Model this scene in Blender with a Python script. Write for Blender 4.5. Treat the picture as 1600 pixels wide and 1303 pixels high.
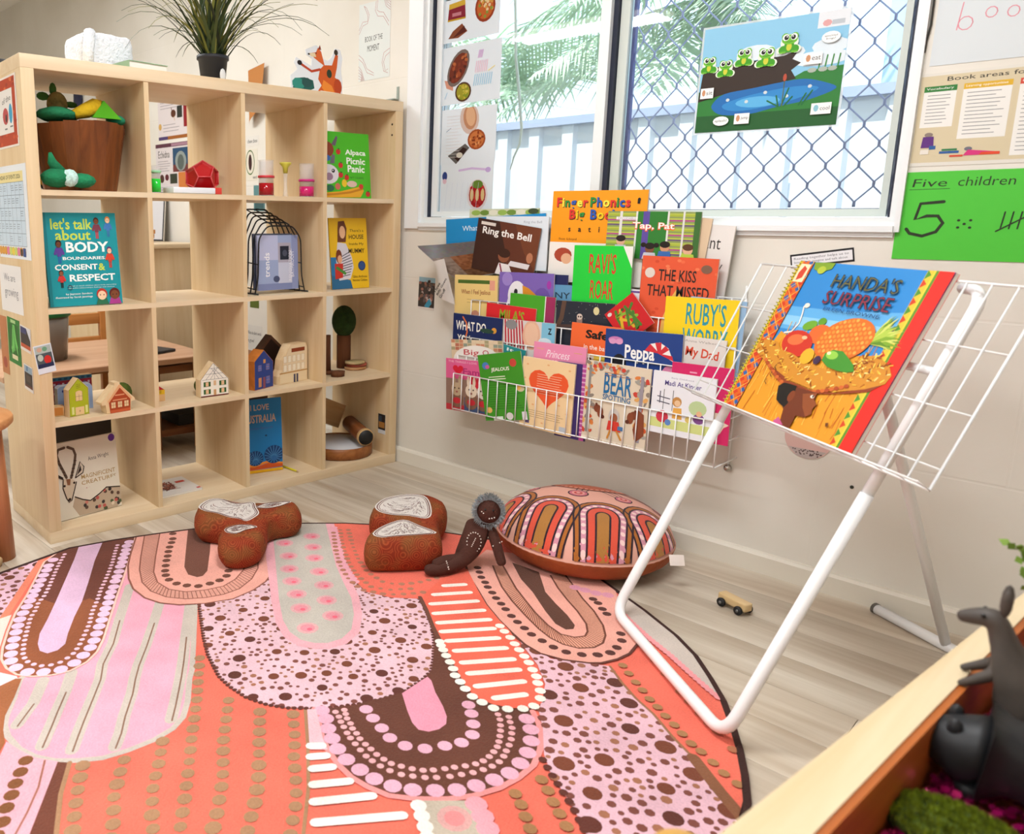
import bpy, bmesh, math, random
from mathutils import Vector, Matrix, Euler
from mathutils.geometry import tessellate_polygon

for o in list(bpy.data.objects): bpy.data.objects.remove(o, do_unlink=True)
SC = bpy.context.scene
COL = SC.collection
random.seed(7)

# ---------------------------------------------------------------- camera
cam_d = bpy.data.cameras.new('camera')
cam = bpy.data.objects.new('camera', cam_d); COL.objects.link(cam)
cam_d.sensor_fit = 'HORIZONTAL'; cam_d.sensor_width = 36.0
cam_d.lens = 27.714
cam_d.shift_x = 0.18265; cam_d.shift_y = -0.0434
cam_d.clip_start = 0.05
YAW, PITCH, ROLL = 2.413886, 0.189973, -0.005320
_f = Vector((math.cos(YAW)*math.cos(PITCH), math.sin(YAW)*math.cos(PITCH), -math.sin(PITCH)))
_r = Vector((math.sin(YAW), -math.cos(YAW), 0)); _d = _f.cross(_r)
_c, _s = math.cos(ROLL), math.sin(ROLL)
_r, _d = _c*_r+_s*_d, -_s*_r+_c*_d
_m = Matrix((_r, -_d, -_f)).transposed().to_4x4(); _m.translation = (2.2071, -2.3995, 1.0052)
cam.matrix_world = _m
cam_d.dof.use_dof = True; cam_d.dof.focus_distance = 2.5; cam_d.dof.aperture_fstop = 4.5
SC.camera = cam
SC.view_settings.view_transform = 'Standard'; SC.view_settings.look = 'None'
SC.view_settings.gamma = 1.0; SC.view_settings.use_curve_mapping = False
SC.view_settings.exposure = 0.0

# ---------------------------------------------------------------- sky, sun, ceiling lamps
world = bpy.data.worlds.new('sky'); SC.world = world; world.use_nodes = True
wn = world.node_tree.nodes; wbg = wn['Background']
wbg.inputs[0].default_value = (0.72, 0.86, 1.0, 1); wbg.inputs[1].default_value = 2.7
sun_d = bpy.data.lights.new('sun', 'SUN'); sun_d.energy = 8.0; sun_d.angle = 0.01; sun_d.color = (1, .96, .9)
sun = bpy.data.objects.new('sun', sun_d); COL.objects.link(sun)
sun.rotation_euler = Vector((-0.25, -0.42, 1.0)).to_track_quat('Z', 'Y').to_euler()
CEIL = 2.55
LAMPS = [(1.3, -1.35), (1.3, -3.3), (-1.3, -1.35), (-1.3, -3.3)]
for i, (lx, ly) in enumerate(LAMPS):
    ld = bpy.data.lights.new('tube_light', 'AREA'); ld.shape = 'RECTANGLE'; ld.size = 1.2; ld.size_y = 0.28
    ld.energy = 37; ld.color = (.94, .97, 1.0)
    lo = bpy.data.objects.new('tube_light', ld); COL.objects.link(lo); lo.location = (lx, ly, CEIL-0.085)

# ---------------------------------------------------------------- helpers
def lin(c):
    if isinstance(c, str):
        c = c.lstrip('#'); c = ''.join(x*2 for x in c) if len(c) == 3 else c; c = [int(c[i:i+2], 16)/255 for i in (0, 2, 4)]
    return tuple(x/12.92 if x <= .04045 else ((x+.055)/1.055)**2.4 for x in c[:3])
MATS = {}
def nt(name):
    m = bpy.data.materials.new(name); m.use_nodes = True
    return m, m.node_tree.nodes, m.node_tree.links, m.node_tree.nodes['Principled BSDF']
def mat(name, col='#cccccc', rough=.5, metal=0, spec=.4, bump=0, bscale=60, var=0, vscale=8, alpha=1, trans=0, emit=0, sheen=0):
    if name in MATS: return MATS[name]
    m, n, l, p = nt(name); c = lin(col)
    p.inputs['Base Color'].default_value = (*c, 1); p.inputs['Roughness'].default_value = rough
    p.inputs['Metallic'].default_value = metal; p.inputs['Specular IOR Level'].default_value = spec
    if alpha < 1: p.inputs['Alpha'].default_value = alpha
    if trans: p.inputs['Transmission Weight'].default_value = trans
    if sheen: p.inputs['Sheen Weight'].default_value = sheen
    if emit: p.inputs['Emission Color'].default_value = (*c, 1); p.inputs['Emission Strength'].default_value = emit
    tc = n.new('ShaderNodeTexCoord')
    if var:
        nz = n.new('ShaderNodeTexNoise'); nz.inputs['Scale'].default_value = vscale; nz.inputs['Detail'].default_value = 6
        l.new(tc.outputs['Object'], nz.inputs['Vector'])
        mr = n.new('ShaderNodeMapRange'); mr.inputs[1].default_value = .3; mr.inputs[2].default_value = .7
        mr.inputs[3].default_value = 1-var; mr.inputs[4].default_value = 1+var
        l.new(nz.outputs[0], mr.inputs[0])
        mx = n.new('ShaderNodeVectorMath'); mx.operation = 'SCALE'; mx.inputs[0].default_value = c
        l.new(mr.outputs[0], mx.inputs['Scale']); l.new(mx.outputs[0], p.inputs['Base Color'])
    if bump:
        nz = n.new('ShaderNodeTexNoise'); nz.inputs['Scale'].default_value = bscale; nz.inputs['Detail'].default_value = 4
        l.new(tc.outputs['Object'], nz.inputs['Vector'])
        bp = n.new('ShaderNodeBump'); bp.inputs['Strength'].default_value = bump; bp.inputs['Distance'].default_value = .01
        l.new(nz.outputs[0], bp.inputs['Height']); l.new(bp.outputs[0], p.inputs['Normal'])
    MATS[name] = m; return m
def wood(name, c1, c2, axis='x', scale=1.0, rough=.45, rnd=0, spec=.35):
    if name in MATS: return MATS[name]
    m, n, l, p = nt(name)
    tc = n.new('ShaderNodeTexCoord'); mp = n.new('ShaderNodeMapping'); l.new(tc.outputs['Object'], mp.inputs['Vector'])
    s = [26*scale]*3; s['xyz'.index(axis)] = 1.6*scale; mp.inputs['Scale'].default_value = s
    oi = n.new('ShaderNodeObjectInfo')
    if rnd:
        cb = n.new('ShaderNodeVectorMath'); cb.operation = 'SCALE'; cb.inputs[0].default_value = (37, 19, 53)
        l.new(oi.outputs['Random'], cb.inputs['Scale']); l.new(cb.outputs[0], mp.inputs['Location'])
    nz = n.new('ShaderNodeTexNoise'); nz.inputs['Scale'].default_value = 1; nz.inputs['Detail'].default_value = 8; nz.inputs['Roughness'].default_value = .6
    nz.inputs['Distortion'].default_value = .6
    l.new(mp.outputs[0], nz.inputs['Vector'])
    cr = n.new('ShaderNodeValToRGB'); cr.color_ramp.elements[0].position = .32; cr.color_ramp.elements[1].position = .7
    cr.color_ramp.elements[0].color = (*lin(c2), 1); cr.color_ramp.elements[1].color = (*lin(c1), 1)
    l.new(nz.outputs[0], cr.inputs[0]); out = cr.outputs[0]
    if rnd:
        mr = n.new('ShaderNodeMapRange'); mr.inputs[3].default_value = 1-rnd; mr.inputs[4].default_value = 1+rnd*.5
        l.new(oi.outputs['Random'], mr.inputs[0])
        mx = n.new('ShaderNodeVectorMath'); mx.operation = 'SCALE'; l.new(out, mx.inputs[0]); l.new(mr.outputs[0], mx.inputs['Scale']); out = mx.outputs[0]
    l.new(out, p.inputs['Base Color']); p.inputs['Roughness'].default_value = rough; p.inputs['Specular IOR Level'].default_value = spec
    bp = n.new('ShaderNodeBump'); bp.inputs['Strength'].default_value = .06; bp.inputs['Distance'].default_value = .004
    l.new(nz.outputs[0], bp.inputs['Height']); l.new(bp.outputs[0], p.inputs['Normal'])
    MATS[name] = m; return m
def print_mat(name, rough=.45, spec=.35, fuzz=0, trans=0):
    m, n, l, p = nt(name)
    at = n.new('ShaderNodeAttribute'); at.attribute_name = 'Col'
    out = at.outputs['Color']
    if fuzz:
        tc = n.new('ShaderNodeTexCoord'); nz = n.new('ShaderNodeTexNoise'); nz.inputs['Scale'].default_value = 260; nz.inputs['Detail'].default_value = 3
        l.new(tc.outputs['Object'], nz.inputs['Vector'])
        n2 = n.new('ShaderNodeTexNoise'); n2.inputs['Scale'].default_value = 9; l.new(tc.outputs['Object'], n2.inputs['Vector'])
        ad = n.new('ShaderNodeMath'); l.new(nz.outputs[0], ad.inputs[0]); l.new(n2.outputs[0], ad.inputs[1])
        mr = n.new('ShaderNodeMapRange'); mr.inputs[1].default_value = .6; mr.inputs[2].default_value = 1.4
        mr.inputs[3].default_value = 1-fuzz; mr.inputs[4].default_value = 1+fuzz; l.new(ad.outputs[0], mr.inputs[0])
        mx = n.new('ShaderNodeVectorMath'); mx.operation = 'SCALE'; l.new(out, mx.inputs[0]); l.new(mr.outputs[0], mx.inputs['Scale']); out = mx.outputs[0]
        bp = n.new('ShaderNodeBump'); bp.inputs['Strength'].default_value = .5; bp.inputs['Distance'].default_value = .004
        l.new(nz.outputs[0], bp.inputs['Height']); l.new(bp.outputs[0], p.inputs['Normal'])
        p.inputs['Sheen Weight'].default_value = .15
    l.new(out, p.inputs['Base Color']); p.inputs['Roughness'].default_value = rough; p.inputs['Specular IOR Level'].default_value = spec
    if trans:
        ts = n.new('ShaderNodeBsdfTranslucent'); l.new(out, ts.inputs[0]); ms = n.new('ShaderNodeMixShader'); ms.inputs[0].default_value = trans
        l.new(p.outputs[0], ms.inputs[1]); l.new(ts.outputs[0], ms.inputs[2]); l.new(ms.outputs[0], n['Material Output'].inputs[0])
    return m
PRINT = print_mat('printed_colour'); CLOTHPRINT = print_mat('printed_cloth', .85, .15, .06); RUGPRINT = print_mat('rug_pile', .95, .1, .17)
THINPRINT = print_mat('printed_thin_paper', .7, .2, 0, .3)
T = Matrix.Translation
def RZ(a): return Matrix.Rotation(a, 4, 'Z')
def RX(a): return Matrix.Rotation(a, 4, 'X')
def RY(a): return Matrix.Rotation(a, 4, 'Y')
WALLM = lambda x, z, y=0, a=0: T((x, y, z)) @ RX(math.pi/2) @ RZ(a)      # local xy -> wall xz, local +z faces the room (-y)
SHELF = T((0, -.03, 0)) @ RZ(-0.07436)
SHW = 1.464
def link(o, parent=None, M=None):
    COL.objects.link(o)
    if parent is not None: o.parent = parent
    if M is not None: o.matrix_basis = M
    return o
def tag(o, label=None, cat=None, group=None, kind=None):
    if label: o['label'] = label
    if cat: o['category'] = cat
    if group: o['group'] = group
    if kind: o['kind'] = kind
    return o
def thing(name, label, cat, M=None, group=None):
    o = bpy.data.objects.new(name, None); o.empty_display_size = .05
    return tag(link(o, None, M), label, cat, group)
class MB:
    """collects shapes in one mesh"""
    def __init__(s): s.v = []; s.f = []; s.sm = []
    def add(s, vs, fs, smooth=False):
        b = len(s.v); s.v += [tuple(v) for v in vs]; s.f += [tuple(i+b for i in f) for f in fs]; s.sm += [smooth]*len(fs); return s
    def box(s, x0, x1, y0, y1, z0, z1, M=None, bev=0):
        if bev:
            bm = bmesh.new(); bmesh.ops.create_cube(bm, size=1, matrix=T(((x0+x1)/2, (y0+y1)/2, (z0+z1)/2)) @ Matrix.Diagonal((x1-x0, y1-y0, z1-z0, 1)))
            bmesh.ops.bevel(bm, geom=list(bm.edges), offset=bev, segments=2, affect='EDGES', profile=.6)
            bm.verts.ensure_lookup_table(); vs = [M @ v.co if M else v.co.copy() for v in bm.verts]
            fs = [[v.index for v in f.verts] for f in bm.faces]; bm.free(); return s.add(vs, fs, True)
        vs = [Vector((x, y, z)) for x in (x0, x1) for y in (y0, y1) for z in (z0, z1)]
        if M: vs = [M @ v for v in vs]
        return s.add(vs, [(0, 1, 3, 2), (4, 6, 7, 5), (0, 4, 5, 1), (2, 3, 7, 6), (0, 2, 6, 4), (1, 5, 7, 3)])
    def prism(s, poly, z0, z1, M=None, axis='z'):
        n = len(poly)
        a = sum(poly[i][0]*poly[(i+1) % n][1]-poly[(i+1) % n][0]*poly[i][1] for i in range(n))
        if a < 0: poly = poly[::-1]
        vs = [Vector((x, y, z)) for z in (z0, z1) for x, y in poly]
        if M: vs = [M @ v for v in vs]
        return s.add(vs, [tuple(range(n-1, -1, -1)), tuple(range(n, 2*n))]+[(i, (i+1) % n, n+(i+1) % n, n+i) for i in range(n)])
    def tube(s, pts, r, n=8, closed=False, cap=True, sq=None):
        P = [Vector(p) for p in pts]; m = len(P); rr = r if isinstance(r, (list, tuple)) else [r]*m
        vs = []; up = None
        for i in range(m):
            a = P[i-1] if (i > 0 or closed) else P[i]; b = P[(i+1) % m] if (i < m-1 or closed) else P[i]
            t = (b-a).normalized() if (b-a).length > 1e-9 else Vector((0, 0, 1))
            if up is None: up = t.orthogonal().normalized()
            up = (up-t*up.dot(t)); up = up.normalized() if up.length > 1e-6 else t.orthogonal().normalized()
            w = t.cross(up)
            for k in range(n):
                an = 2*math.pi*k/n; vs.append(P[i]+(up*math.cos(an)+w*math.sin(an))*rr[i])
        fs = []
        for i in range(m if closed else m-1):
            j = (i+1) % m
            for k in range(n): fs.append((i*n+k, i*n+(k+1) % n, j*n+(k+1) % n, j*n+k))
        if cap and not closed: fs += [tuple(range(n-1, -1, -1)), tuple((m-1)*n+k for k in range(n))]
        return s.add(vs, fs, True)
    def lathe(s, prof, n=24, M=None, sx=1, sy=1):
        vs = []; fs = []; m = len(prof)
        for r, z in prof:
            for k in range(n):
                a = 2*math.pi*k/n; v = Vector((r*math.cos(a)*sx, r*math.sin(a)*sy, z)); vs.append(M @ v if M else v)
        for i in range(m-1):
            for k in range(n): fs.append((i*n+k, i*n+(k+1) % n, (i+1)*n+(k+1) % n, (i+1)*n+k))
        if prof[0] != prof[-1]: fs += [tuple(range(n-1, -1, -1)), tuple((m-1)*n+k for k in range(n))]
        return s.add(vs, fs, True)
    def ball(s, c, r, n=14, M=None, jit=0):
        r = r if isinstance(r, (list, tuple)) else (r, r, r); vs = [];  fs = []; h = n//2
        rows = []
        for i in range(h+1):
            th = math.pi*i/h; row = []
            for k in range(n if 0 < i < h else 1):
                a = 2*math.pi*k/n; j = 1+random.uniform(-jit, jit)
                v = Vector((c[0]+r[0]*math.sin(th)*math.cos(a)*j, c[1]+r[1]*math.sin(th)*math.sin(a)*j, c[2]+r[2]*math.cos(th)*j))
                row.append(len(vs)); vs.append(M @ v if M else v)
            rows.append(row)
        for i in range(h):
            a, b = rows[i], rows[i+1]
            for k in range(n):
                if len(a) == 1: fs.append((a[0], b[k], b[(k+1) % n]))
                elif len(b) == 1: fs.append((a[k], b[0], a[(k+1) % n]))
                else: fs.append((a[k], b[k], b[(k+1) % n], a[(k+1) % n]))
        return s.add(vs, fs, True)
    def mesh(s, name):
        me = bpy.data.meshes.new(name); me.from_pydata(s.v, [], s.f); me.polygons.foreach_set('use_smooth', s.sm); me.update(); return me
    def build(s, name, m, parent=None, M=None):
        me = s.mesh(name); me.materials.append(m)
        return link(bpy.data.objects.new(name, me), parent, M)
def dup(o, parent=None, M=None):
    c = o.copy(); return link(c, parent, M)
def copy_thing(root, M, label=None):
    r = root.copy(); COL.objects.link(r); r.matrix_basis = M
    if label: r['label'] = label
    for ch in root.children:
        c = ch.copy(); COL.objects.link(c); c.parent = r
        for g in ch.children:
            d = g.copy(); COL.objects.link(d); d.parent = c
    return r
def clip_poly(sub, cl):
    """Sutherland-Hodgman against a counter-clockwise convex polygon"""
    out = sub
    for i in range(len(cl)):
        a, b = cl[i], cl[(i+1) % len(cl)]; inp = out; out = []
        if not inp: break
        ex, ey = b[0]-a[0], b[1]-a[1]
        d = [ex*(p[1]-a[1])-ey*(p[0]-a[0]) for p in inp]
        for k in range(len(inp)):
            p, q, dp, dq = inp[k-1], inp[k], d[k-1], d[k]
            if (dp >= 0) != (dq >= 0):
                t = dp/(dp-dq); out.append((p[0]+(q[0]-p[0])*t, p[1]+(q[1]-p[1])*t))
            if dq >= 0: out.append(q)
    return out
_txt = {}; _ext = {}
def text_tris(s, bold=0.0):
    k = (s, bold)
    if k in _txt: return _txt[k]
    cu = bpy.data.curves.new('t', 'FONT'); cu.body = s; cu.size = 1; cu.resolution_u = 2; cu.offset = bold
    ob = bpy.data.objects.new('t', cu); COL.objects.link(ob)
    dg = bpy.context.evaluated_depsgraph_get(); me = bpy.data.meshes.new_from_object(ob.evaluated_get(dg))
    vs = [(v.co.x, v.co.y) for v in me.vertices]; fs = [tuple(p.vertices) for p in me.polygons]
    bpy.data.objects.remove(ob); bpy.data.curves.remove(cu); bpy.data.meshes.remove(me)
    if vs:
        x0 = min(v[0] for v in vs); x1 = max(v[0] for v in vs); y0 = min(v[1] for v in vs); y1 = max(v[1] for v in vs)
        _ext[k] = (x0, x1, y0, y1)
        vs = [((a-x0)/max(x1-x0, 1e-6), (b-y0)/max(y1-y0, 1e-6)) for a, b in vs]
    _txt[k] = (vs, fs); return _txt[k]
class Pr:
    """flat print: coloured shapes in cover space, u v in 0..1"""
    def __init__(s, W=1, H=1, clip=None, eps=4e-5, z0=3e-4):
        s.W, s.H, s.eps, s.z = W, H, eps, z0; s.v = []; s.f = []; s.c = []
        s.clip = [(0, 0), (W, 0), (W, H), (0, H)] if clip is None else clip
    def raw(s, pl, col):
        if s.clip: pl = clip_poly(pl, s.clip)
        if len(pl) < 3: return
        b = len(s.v); s.v += [(x, y, s.z) for x, y in pl]
        n = len(pl); a = sum(pl[i][0]*pl[(i+1) % n][1]-pl[(i+1) % n][0]*pl[i][1] for i in range(n))
        if abs(a) < 1e-9: s.v = s.v[:b]; return
        idx = list(range(b, b+n)); s.f.append(tuple(idx if a > 0 else idx[::-1])); s.c.append(lin(col) if isinstance(col, str) else col)
    def up(s): s.z += s.eps
    def poly(s, p, col): s.up(); s.raw([(u*s.W, v*s.H) for u, v in p], col); return s
    def rect(s, u0, v0, u1, v1, col): return s.poly([(u0, v0), (u1, v0), (u1, v1), (u0, v1)], col)
    def ell(s, u, v, ru, rv, col, n=14, rot=0, up=True):
        if up: s.up()
        c, d = math.cos(rot), math.sin(rot); p = []
        for k in range(n):
            a = 2*math.pi*k/n; x, y = ru*s.W*math.cos(a), rv*s.H*math.sin(a); p.append((u*s.W+x*c-y*d, v*s.H+x*d+y*c))
        s.raw(p, col); return s
    def dots(s, pts, r, col, n=10, jit=0):
        s.up()
        z = s.z
        for i, (u, v) in enumerate(pts):
            s.z = z+(i % 5)*s.eps*.25
            q = r*(1+random.uniform(-jit, jit)); s.ell(u, v, q/s.W, q/s.H, col, n, up=False)
        s.z = z+s.eps; return s
    def line(s, p, w, col, closed=False, cap=True):
        s.up(); p = [(u*s.W, v*s.H) for u, v in p]; m = len(p); L = []; R = []
        for i in range(m):
            a = p[i-1] if (i or closed) else p[i]; b = p[(i+1) % m] if (i < m-1 or closed) else p[i]
            dx, dy = b[0]-a[0], b[1]-a[1]; q = math.hypot(dx, dy) or 1; nx, ny = -dy/q*w/2, dx/q*w/2
            L.append((p[i][0]+nx, p[i][1]+ny)); R.append((p[i][0]-nx, p[i][1]-ny))
        for i in range(m if closed else m-1):
            j = (i+1) % m; s.raw([R[i], R[j], L[j], L[i]], col)
        if cap and not closed:
            s.z += s.eps*.3
            for e in (p[0], p[-1]): s.ell(e[0]/s.W, e[1]/s.H, w/2/s.W, w/2/s.H, col, 8, up=False)
        return s
    def text(s, t, u0, v0, u1, v1, col, bold=0.0, rot=0, shear=0, sh=None):
        if sh: s.text(t, u0+.004, v0-.006, u1+.004, v1-.006, sh, bold, rot, shear)
        s.up(); vs, fs = text_tris(t, bold); cx, cy = (u0+u1)/2*s.W, (v0+v1)/2*s.H; w, h = (u1-u0)*s.W, (v1-v0)*s.H
        c, d = math.cos(rot), math.sin(rot); q = []
        for a, b in vs:
            x, y = (a-.5)*w+(b-.5)*h*shear, (b-.5)*h; q.append((cx+x*c-y*d, cy+x*d+y*c))
        for f in fs: s.raw([q[i] for i in f], col)
        return s
    def word(s, t, u0, v0, h, cols, bold=0.0, gap=.12, sh=None):
        u = u0
        for i, ch in enumerate(t):
            text_tris(ch, bold); x0, x1, y0, y1 = _ext[(ch, bold)]; k_ = h/.72; ku = k_*s.H/s.W
            if sh: s.text(ch, u+.006, v0+y0*k_-.008, u+(x1-x0)*ku+.006, v0+y1*k_-.008, sh, bold)
            s.text(ch, u, v0+y0*k_, u+(x1-x0)*ku, v0+y1*k_, cols[i % len(cols)], bold); u += (x1-x0)*ku+gap*h*s.H/s.W
        return u
    def lines(s, u0, v0, u1, v1, n, col, w=.0012, ragged=.3):
        for i in range(n):
            v = v1-(v1-v0)*(i+.5)/n; s.rect(u0, v-w/2/s.H, u1-(u1-u0)*random.uniform(0, ragged), v+w/2/s.H, col); s.z -= s.eps
        s.up(); return s
    def build(s, name, parent, M=None, m=None, f=None):
        me = bpy.data.meshes.new(name); vs = s.v
        if f: vs = [f(*v) for v in vs]
        me.from_pydata(vs, [], s.f); at = me.color_attributes.new('Col', 'FLOAT_COLOR', 'CORNER')
        buf = []
        for poly, c in zip(me.polygons, s.c): buf += [c[0], c[1], c[2], 1.0]*poly.loop_total
        at.data.foreach_set('color', buf); me.materials.append(m or PRINT); me.update()
        return link(bpy.data.objects.new(name, me), parent, M)
    def grid(s, step):
        """cut every shape into small cells so that it can be bent over a curved surface"""
        v0, f0, c0 = s.v, s.f, s.c; s.v, s.f, s.c = [], [], []
        for f, c in zip(f0, c0):
            P = [v0[i] for i in f]; z = P[0][2]
            tris = tessellate_polygon([[Vector(p) for p in P]]) if len(P) > 4 else [tuple(range(len(P)))]
            for t in tris:
                tp = [(P[i][0], P[i][1]) for i in t]
                xs = [p[0] for p in tp]; ys = [p[1] for p in tp]
                for i in range(math.floor(min(xs)/step), math.floor(max(xs)/step)+1):
                    for j in range(math.floor(min(ys)/step), math.floor(max(ys)/step)+1):
                        q = clip_poly(tp, [(i*step, j*step), ((i+1)*step, j*step), ((i+1)*step, (j+1)*step), (i*step, (j+1)*step)])
                        if len(q) > 2:
                            a = sum(q[k][0]*q[(k+1) % len(q)][1]-q[(k+1) % len(q)][0]*q[k][1] for k in range(len(q)))
                            if abs(a) < 1e-10: continue
                            if a < 0: q = q[::-1]
                            b = len(s.v); s.v += [(x, y, z) for x, y in q]; s.f.append(tuple(range(b, b+len(q)))); s.c.append(c)
        return s
PAGE = mat('page_paper', '#e9e4da', .8)
def book(name, label, M, W, H, th, cover, art=None, group=None, cat='book', soft=True):
    """local frame: x right, y up, z out of the front cover; front face in z=0"""
    o = thing(name, label, cat, M, group); cm = mat('cover_'+cover, cover, .4)
    e = .0006 if soft else .002; ins = .0 if soft else .003
    MB().box(0, W, 0, H, -e, 0).box(0, W, 0, H, -th, -th+e).box(0, .0015, 0, H, -th+e, -e).build('cover', cm, o)
    MB().box(.0016, W-ins-.0005, ins+.0003, H-ins-.0003, -th+e, -e).build('pages', PAGE, o)
    if art:
        c = Pr(W, H); art(c); c.build('cover_print', o)
    return o
def sheet(name, label, M, W, H, art, col='#efece6', group=None, cat='paper', th=.0006, m=None):
    o = thing(name, label, cat, M, group)
    MB().box(0, W, 0, H, -th, 0).build('sheet', m or mat('paper_'+col, col, .75), o)
    c = Pr(W, H); art(c); c.build('print', o, None, THINPRINT if m else None); return o

# ================================================================ the setting
def struct(name, mb, m, parent=None):
    o = mb.build(name, m, parent)
    if parent is None: o['kind'] = 'structure'
    return o
def wall_mat():
    m, n, l, p = nt('painted_wall')
    tc = n.new('ShaderNodeTexCoord')
    nz = n.new('ShaderNodeTexNoise'); nz.inputs['Scale'].default_value = 2.2; nz.inputs['Detail'].default_value = 5; l.new(tc.outputs['Object'], nz.inputs['Vector'])
    cr = n.new('ShaderNodeValToRGB'); cr.color_ramp.elements[0].color = (*lin('#dcd7cc'), 1); cr.color_ramp.elements[1].color = (*lin('#e5e1d8'), 1)
    cr.color_ramp.elements[0].position = .35; cr.color_ramp.elements[1].position = .65; l.new(nz.outputs[0], cr.inputs[0])
    mp = n.new('ShaderNodeMapping'); mp.inputs['Rotation'].default_value = (math.pi/2, 0, 0); l.new(tc.outputs['Object'], mp.inputs['Vector'])
    bk = n.new('ShaderNodeTexBrick'); bk.inputs['Scale'].default_value = 1; bk.inputs['Brick Width'].default_value = .78; bk.inputs['Row Height'].default_value = .39
    bk.inputs['Mortar Size'].default_value = .004; bk.inputs['Mortar Smooth'].default_value = .6; l.new(mp.outputs[0], bk.inputs['Vector'])
    n2 = n.new('ShaderNodeTexNoise'); n2.inputs['Scale'].default_value = 70; n2.inputs['Detail'].default_value = 4; l.new(tc.outputs['Object'], n2.inputs['Vector'])
    ad = n.new('ShaderNodeMath'); ad.operation = 'MULTIPLY_ADD'; ad.inputs[1].default_value = -1.0; l.new(bk.outputs['Fac'], ad.inputs[0])
    sc = n.new('ShaderNodeMath'); sc.operation = 'MULTIPLY'; sc.inputs[1].default_value = .35; l.new(n2.outputs[0], sc.inputs[0]); l.new(sc.outputs[0], ad.inputs[2])
    bp = n.new('ShaderNodeBump'); bp.inputs['Strength'].default_value = .2; bp.inputs['Distance'].default_value = .003; l.new(ad.outputs[0], bp.inputs['Height'])
    l.new(bp.outputs[0], p.inputs['Normal']); l.new(cr.outputs[0], p.inputs['Base Color']); p.inputs['Roughness'].default_value = .55; p.inputs['Specular IOR Level'].default_value = .3
    MATS['painted_wall'] = m; return m
WALL = wall_mat()
WHITE = mat('white_gloss_trim', '#e9ecee', .35)
XL, XR, YN = -4.6, 3.6, -4.8
OX0, OX1, OZ0, OZ1 = .075, 1.655, 1.0, 2.2
w = MB()
w.box(XL, OX0, 0, .16, 0, CEIL).box(OX1, XR, 0, .16, 0, CEIL).box(OX0, OX1, 0, .16, 0, OZ0).box(OX0, OX1, 0, .16, OZ1, CEIL)
struct('wall_window', w, WALL)
struct('wall_left', MB().box(XL-.1, XL, YN, .16, 0, CEIL), WALL)
struct('wall_right', MB().box(XR, XR+.1, YN, .16, 0, CEIL), WALL)
struct('wall_back', MB().box(XL-.1, XR+.1, YN-.1, YN, 0, CEIL), WALL)
struct('ceiling', MB().box(XL-.1, XR+.1, YN-.1, .45, CEIL, CEIL+.1), mat('ceiling_paint', '#eeebe4', .8))
for nm, a in (('baseboard_window', (XL, XR, -.016, 0)), ('baseboard_back', (XL, XR, YN, YN+.016)), ('baseboard_right', (XR-.016, XR, YN+.016, -.016)), ('baseboard_left', (XL, XL+.016, YN+.016, -.016))):
    b = MB(); x0, x1, y0, y1 = a
    if nm == 'baseboard_window': b.prism([(0, 0), (-.016, 0), (-.016, .052), (-.011, .06), (0, .062)], x0, x1, M=Matrix(((0, 0, 1, 0), (1, 0, 0, 0), (0, 1, 0, 0), (0, 0, 0, 1))))
    else: b.box(x0, x1, y0, y1, 0, .062)
    struct(nm, b, mat('baseboard_paint', '#e0dacd', .4))
# floor: a slab with single vinyl planks on it, laid along the window wall
floor = struct('floor', MB().box(XL, XR, YN, 0, -.06, -.004), mat('floor_base', '#8a745a', .8))
PLANK = wood('vinyl_plank', '#d9cfbf', '#b2a08a', 'x', .55, .42, .16)
PL, PW = 1.2, .15
pm = MB().box(0, PL-.0012, 0, PW-.0012, -.004, 0, bev=.0006).mesh('plank'); pm.materials.append(PLANK)
rest = MB(); rng = random.Random(3)
row = 0; y = -PW
while y > YN-PW:
    x = XL-rng.uniform(0, PL)
    while x < XR:
        near = -1.6 < x+PL/2 < 3.2 and y > -2.3
        x0, x1, y0 = max(x, XL), min(x+PL, XR), max(y, YN)
        if near: link(bpy.data.objects.new('plank', pm), floor, T((x, y, 0)))
        elif x1-x0 > .01: rest.box(x0, x1-.0012, y0, y+PW-.0012, -.004, 0)
        x += PL
    y -= PW
o = rest.build('planks_far', PLANK, floor); o['kind'] = 'stuff'
# ceiling battens (the lamps that light the room)
for i, (lx, ly) in enumerate(LAMPS):
    t = thing('ceiling_light', ['fluorescent ceiling batten above the rug', 'fluorescent ceiling batten behind the rug', 'fluorescent ceiling batten behind the shelf unit', 'fluorescent ceiling batten at the far end of the room'][i], 'light', T((lx, ly, CEIL)), 'ceiling battens')
    MB().box(-.62, .62, -.15, .15, -.04, 0).build('housing', mat('lamp_housing', '#f2f2f0', .5), t)
    MB().box(-.6, .6, -.14, .14, -.06, -.04).build('diffuser', mat('lamp_diffuser', '#fff6e8', .5, emit=3), t)

# ---- window: two sliding sashes in one frame, the right one behind diamond mesh
win = thing('window_1', 'wide aluminium sliding window above the wire book rack', 'window'); del win['category']; del win['label']; win['kind'] = 'structure'
FRAME = mat('white_aluminium', '#e6ebec', .3, spec=.5); DARK = mat('dark_window_seal', '#22283a', .5); STILE = mat('pale_green_aluminium', '#cfd8d2', .35)
MB().box(OX0, OX0+.02, .0, .12, OZ0, OZ1).box(OX1-.014, OX1, 0, .12, OZ0, OZ1).box(OX0+.02, OX1-.014, 0, .12, OZ0, OZ0+.022).box(OX0+.02, OX1-.014, 0, .12, OZ1-.03, OZ1).build('window_frame', FRAME, win)
MB().box(OX0+.02, OX0+.026, .02, .1, OZ0+.022, OZ1-.03).box(OX1-.022, OX1-.0145, .015, .1, OZ0+.022, OZ1-.03).box(.822, .838, .05, .095, OZ0+.022, OZ1-.03).build('seal', DARK, win)
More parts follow.
